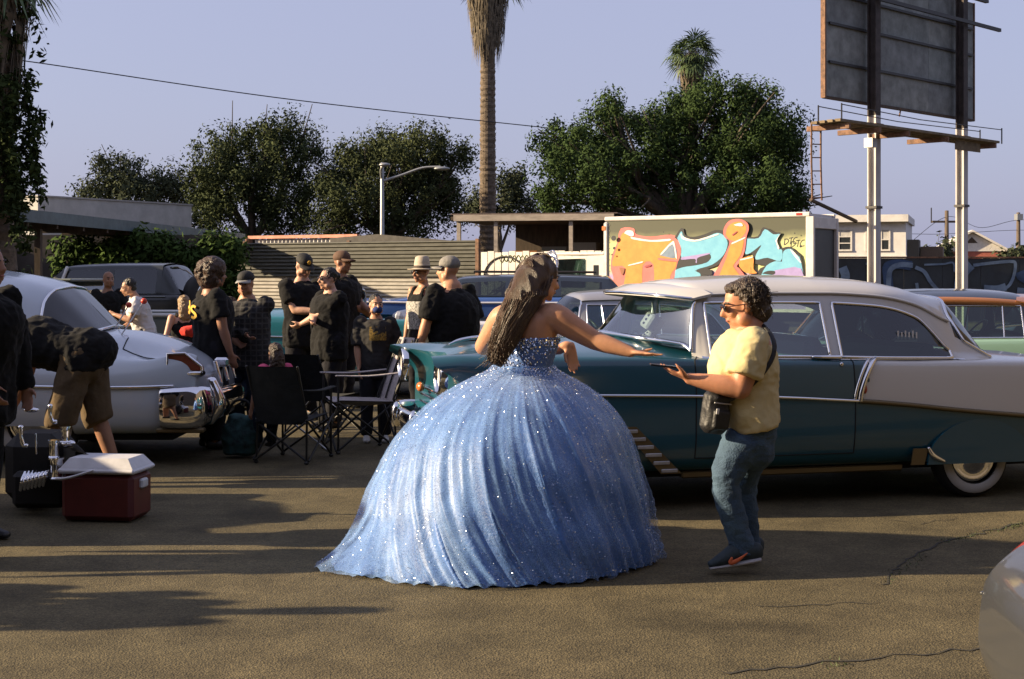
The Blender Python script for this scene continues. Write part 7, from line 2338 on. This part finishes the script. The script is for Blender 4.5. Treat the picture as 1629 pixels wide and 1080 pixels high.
# ------------------------------------------------------------------ camp chairs, cooler, chrome parts
tube_b = mat('chair_tube_black', (.02, .02, .02), .4, metal=.3)
tube_s = mat('chair_tube_steel', (.55, .55, .55), .3, metal=.8)
fab_dark = cloth('chair_dark', (.028, .030, .030)); fab_grey = cloth('chair_grey', (.42, .38, .37), noise=.1); fab_mesh = cloth('chair_mesh', (.018, .018, .02))
def camp_chair(loc, yaw, label, fab, fab2, w=.52, sh=.42, bh=.95, recline=.18, head=False):
    c = empty('camp_chair', loc, label, 'chair', 'folding camp chairs', R(yaw))
    h = w / 2
    def bar(name, pts, r=.010, m=tube_b): MB().tube(pts, r, 7).build(name, m, c, smooth=True)
    # front is -y
    fr, bk_ = -.26, .26
    for s in (-1, 1):
        bar('front_leg', [(s * h, fr, .02), (s * h, fr, sh + .2)]); bar('rear_leg', [(s * h, bk_, .02), (s * h * .98, bk_ - .02, sh), (s * h, bk_ + recline, bh)])
        bar('side_brace', [(s * h, fr, .03), (s * h, bk_, sh - .02)]); bar('side_brace', [(s * (h + .02), bk_, .03), (s * (h + .02), fr, sh - .02)])
        MB().sweep([(s * (h + .01), fr - .02, sh + .21), (s * (h + .01), 0, sh + .20), (s * (h + .01), bk_ + recline * .3, sh + .22)], [.035, .04, .03], [.008] * 3, ref=(0, 0, 1), nseg=8).build('armrest', fab, c, smooth=True)
        for y_ in (fr, bk_): MB().ell((s * h, y_, .015), (.022, .022, .015), nu=8, nv=6).build('foot', shoe_black, c, smooth=True)
    bar('front_brace', [(-h, fr, .03), (h, fr, sh - .04)], .009, tube_s); bar('front_brace', [(h, fr - .02, .03), (-h, fr - .02, sh - .04)])
    bar('rear_brace', [(-h, bk_, .03), (h, bk_, sh - .04)]); bar('rear_brace', [(h, bk_ + .02, .03), (-h, bk_ + .02, sh - .04)])
    def sheet(name, f, m, nu=10, nv=8):
        V, Fs = [], []
        for off in (0, .008):
            for i in range(nu + 1):
                for j in range(nv + 1):
                    p = f(i / nu, j / nv); V.append((p[0], p[1] + off, p[2] - off))
        k = (nu + 1) * (nv + 1)
        for i in range(nu):
            for j in range(nv):
                a = i * (nv + 1) + j
                Fs.append((a, a + nv + 1, a + nv + 2, a + 1)); Fs.append((k + a, k + a + 1, k + a + nv + 2, k + a + nv + 1))
        return MB().add(V, Fs).build(name, m, c, smooth=True)
    sheet('seat', lambda u, v: ((u - .5) * w, fr + .02 + (bk_ - fr) * v, sh - .05 * math.sin(math.pi * u) * math.sin(math.pi * (.2 + .7 * v)) - .03 * v), fab)
    def back(u, v):
        z = sh - .05 + (bh - sh + .05) * v
        ww = w * (1 if not head else (1 - .35 * max(0, v - .55) ** 1.2))
        return ((u - .5) * ww, bk_ - .02 + recline * v ** 1.1 + .05 * math.sin(math.pi * u), z)
    bo = sheet('back', back, fab)
    if fab2 is not None:
        def panel(u, v):
            p = back(.30 + .40 * u, .48 + .42 * v); return (p[0], p[1] - .012, p[2])
        sheet('back_mesh', panel, fab2)
        for uu in (.06, .94, .27, .73):
            MB().tube([np.array(back(uu, v)) + np.array([0, -.014, 0]) for v in np.linspace(.05, .97, 10)], .008, 5).build('piping', tube_b, c, smooth=True)
    return c
camp_chair(at0(468, 11.75), 165, 'low dark camp chair holding the person in pink, seen from behind', fab_dark, None, sh=.38, bh=.80, w=.44)
camp_chair(at0(572, 12.4), -66, 'grey and black high backed camp chair beside the person in the blue mask', fab_grey, fab_mesh, sh=.46, bh=.97, w=.44, recline=.20, head=True)
camp_chair(at0(516, 13.4), 150, 'black camp chair with pale arm tubes behind the grey one', fab_dark, None, sh=.42, bh=.80, w=.52)

# floral bag on the ground behind the sedan bumper
fb_ = empty('floral_bag', at0(383, 11.9), 'teal floral cloth bag on the ground behind the chrome bumper', 'bag')
me = remesh(MB().sweep([(0, 0, .05), (0, 0, .20), (.01, 0, .34)], [.15, .16, .12], [.11, .12, .08], ref=(0, 1, 0), nseg=18, sub=4, rnd=.3), .014, 3, 'sack'); wrinkle(me, .012, 8)
link('sack', me, fb_, mat('floral', (.04, .11, .11), .9, noise=.9, nscale=16, col2=(.012, .02, .022)))
MB().tube([(-.12, 0, .36), (-.05, 0, .47), (.05, 0, .47), (.12, 0, .36)], .012, 6, 4).build('handle', fab_dark, fb_, smooth=True)
ob = empty('red_bundle', at0(304, 15.4) + Vector((0, 0, .86)), 'small red cloth bundle in the lap of the person in the off-shoulder top', 'cloth')
me = remesh(MB().ell((0, 0, .05), (.13, .1, .06)).ell((.07, 0, .09), (.06, .06, .05)), .012, 3, 'bundle'); wrinkle(me, .012, 12)
link('folded_cloth', me, ob, cloth('red', (.50, .04, .03)))

# cooler
ck = empty('cooler', at0(170, 8.95), 'red cooler with white lid on the asphalt at left', 'cooler', None, R(-8))
redc = mat('cooler_red', (.085, .009, .007), .5, noise=.2, nscale=8)
wlid = mat('cooler_white', (.60, .60, .62), .5, noise=.1, nscale=10)
MB().bbox(-.235, .235, -.16, .16, .01, .30, .03).build('tub', redc, ck)
MB().bbox(-.25, .25, -.175, .175, .302, .335, .012).build('lid_rim', wlid, ck)
V = [(-.235, -.16, .336), (.235, -.16, .336), (.235, .16, .336), (-.235, .16, .336), (-.19, -.12, .395), (.19, -.12, .395), (.19, .12, .395), (-.19, .12, .395)]
MB().add(V, [(0, 1, 5, 4), (1, 2, 6, 5), (2, 3, 7, 6), (3, 0, 4, 7), (4, 5, 6, 7)]).build('lid', wlid, ck)
MB().sweep([(-.25, -.18, .27), (-.15, -.215, .285), (.0, -.20, .33)], .014, .008, ref=(0, 0, 1), nseg=8, sub=4).build('handle', wlid, ck, smooth=True)
for s in (-1, 1): MB().bbox(s * .236 - .02, s * .236 + .02, -.05, .05, .20, .26, .01).build('grip', wlid, ck)

# plastic sheet between cooler and machine
pc = mat('plastic_film', (.34, .36, .40), .35, noise=.2, nscale=10, bump=.6, bscale=20)

# show engine with chrome covers
eo = at0(80, 9.25)
en = empty('show_engine', eo, 'dark show engine with chrome caps, handles and fluted tray beside the cooler', 'engine')
dk_metal = mat('engine_dark', (.012, .011, .010), .7, metal=.2, noise=.3, nscale=10)
def e_(x, yy, D=9.2): return np.array(P(x, yy, D) - eo)
MB().bbox(-.30, .08, -.06, .35, .04, .50, .08).build('block', dk_metal, en)
MB().bbox(-.18, .16, -.22, -.11, .05, .28, .03).build('sump', dk_metal, en)
def cyl(px, y0, y1, r, D, parent, name='cylinder'):
    p0, p1 = e_(px, y1, D), e_(px, y0, D)
    hh = np.linalg.norm(p1 - p0)
    o = MB().lathe([(r * .9, 0), (r * .95, hh * .05), (r * .78, hh * .12), (r * .74, hh * .6), (r * .82, hh * .68), (r * .8, hh * .9), (r, hh * .93), (r, hh), (0, hh)], p0, (0, 0, 1), 24).build(name, chrome, parent, smooth=True)
    auto_smooth(o.data, 30)
    return o
cyl(86, 700, 728, .038, 9.0, en); cyl(90, 728, 762, .048, 8.95, en); cyl(104, 678, 704, .036, 9.05, en)
MB().tube([e_(57, 690, 9.0), e_(58, 722, 9.0)], .006, 6).build('rod', chrome, en, smooth=True)
MB().tube([e_(92, 762, 8.9), e_(108, 764, 8.9)], .01, 6).build('rod', chrome, en, smooth=True)
MB().sweep([e_(80, 646, 9.0), e_(80, 660, 9.0), e_(84, 670, 9.0), e_(88, 671, 9.0)], [.016, .011, .012, .014], nseg=10, sub=4).build('lever', chrome, en, smooth=True)
MB().sweep([e_(33, 680, 9.0), e_(34, 695, 9.0), e_(37, 708, 9.0), e_(42, 709, 9.0)], [.018, .011, .014, .014], nseg=10, sub=4).build('lever', chrome, en, smooth=True)
MB().ell(e_(50, 652, 9.05), (.05, .03, .016)).build('filler_cap', chrome, en, smooth=True)
MB().ell(e_(108, 706, 9.2), (.05, .04, .028)).build('carburettor_dome', chrome, en, smooth=True)
for k in range(7):
    x0, x1 = 33 + k * 6, 38 + k * 6
    MB().sweep([e_(x0, 779 - k * 1.2, 8.95), e_(x0 + 3, 765 - k * 1.6, 8.92), e_(x1 + 2, 752 - k * .6, 9.0)], [.012, .016, .012], nseg=8, sub=4).build('flute', chrome, en, smooth=True)
MB().bbox(-.02, .10, -.12, -.10, .24, .26, .004).build('name_plate', chrome, en)
V, Fs = [], []
for i in range(9):
    for j in range(5):
        t, u = i / 8, j / 4
        p = np.array(e_(112 + 50 * t, 705 + 32 * t - 3 * math.sin(3 * t), 9.0 + .35 * u))
        V.append((p[0], p[1], p[2] + .012 * math.sin(9 * t + 4 * u) - .03 * u))
for i in range(8):
    for j in range(4): Fs.append((i * 5 + j, (i + 1) * 5 + j, (i + 1) * 5 + j + 1, i * 5 + j + 1))
MB().add(V, Fs).build('plastic_sheet', pc, en, smooth=True)

# unseen building added behind the camera to block sky light and darken reflections
bh_ = empty('unseen_building', (0, -9, 0), 'unseen long brown building added behind the camera to cut sky light', 'building')
MB().box(-30, 40, -6, 0, 0, 12).build('wall', mat('stucco_brown', (.07, .06, .05), .9, noise=.2, nscale=1), bh_)
MB().box(-30.2, 40.2, -6.2, .3, 12.002, 12.3).build('roof_edge', dark_wood, bh_)

# unseen delivery truck added left of the frame for the wide shade it casts
dt = empty('unseen_delivery_truck', (-8.3, 11.65, 0), 'unseen tall white delivery truck added left of the frame for its shade', 'truck')
MB().bbox(-5.5, 0, -1.2, 1.2, .85, 3.2, .04).build('box', alu, dt)
MB().bbox(-7.2, -5.55, -.98, .98, .5, 2.2, .15).build('cab', alu, dt)
MB().bbox(-7.1, -.1, -.5, .5, .5, .84, .02).build('chassis', under, dt)
for x in (-6.5, -1.3):
    for s in (-1, 1): wheel(dt, x, s * .9, .42, .24, white=False, cap=galv)

rb_ = empty('unseen_building', (14, 6, 0), 'unseen dark tall building added right of the frame to cut sky light', 'building')  # added out of view to hold back sky light from the right
MB().box(0, 8, -14, 16, 0, 10).build('wall', mat('stucco_umber', (.06, .052, .045), .9, noise=.2, nscale=1), rb_)
MB().box(-.2, 8.2, -14.2, 16.2, 10.002, 10.3).build('roof_edge', dark_wood, rb_)
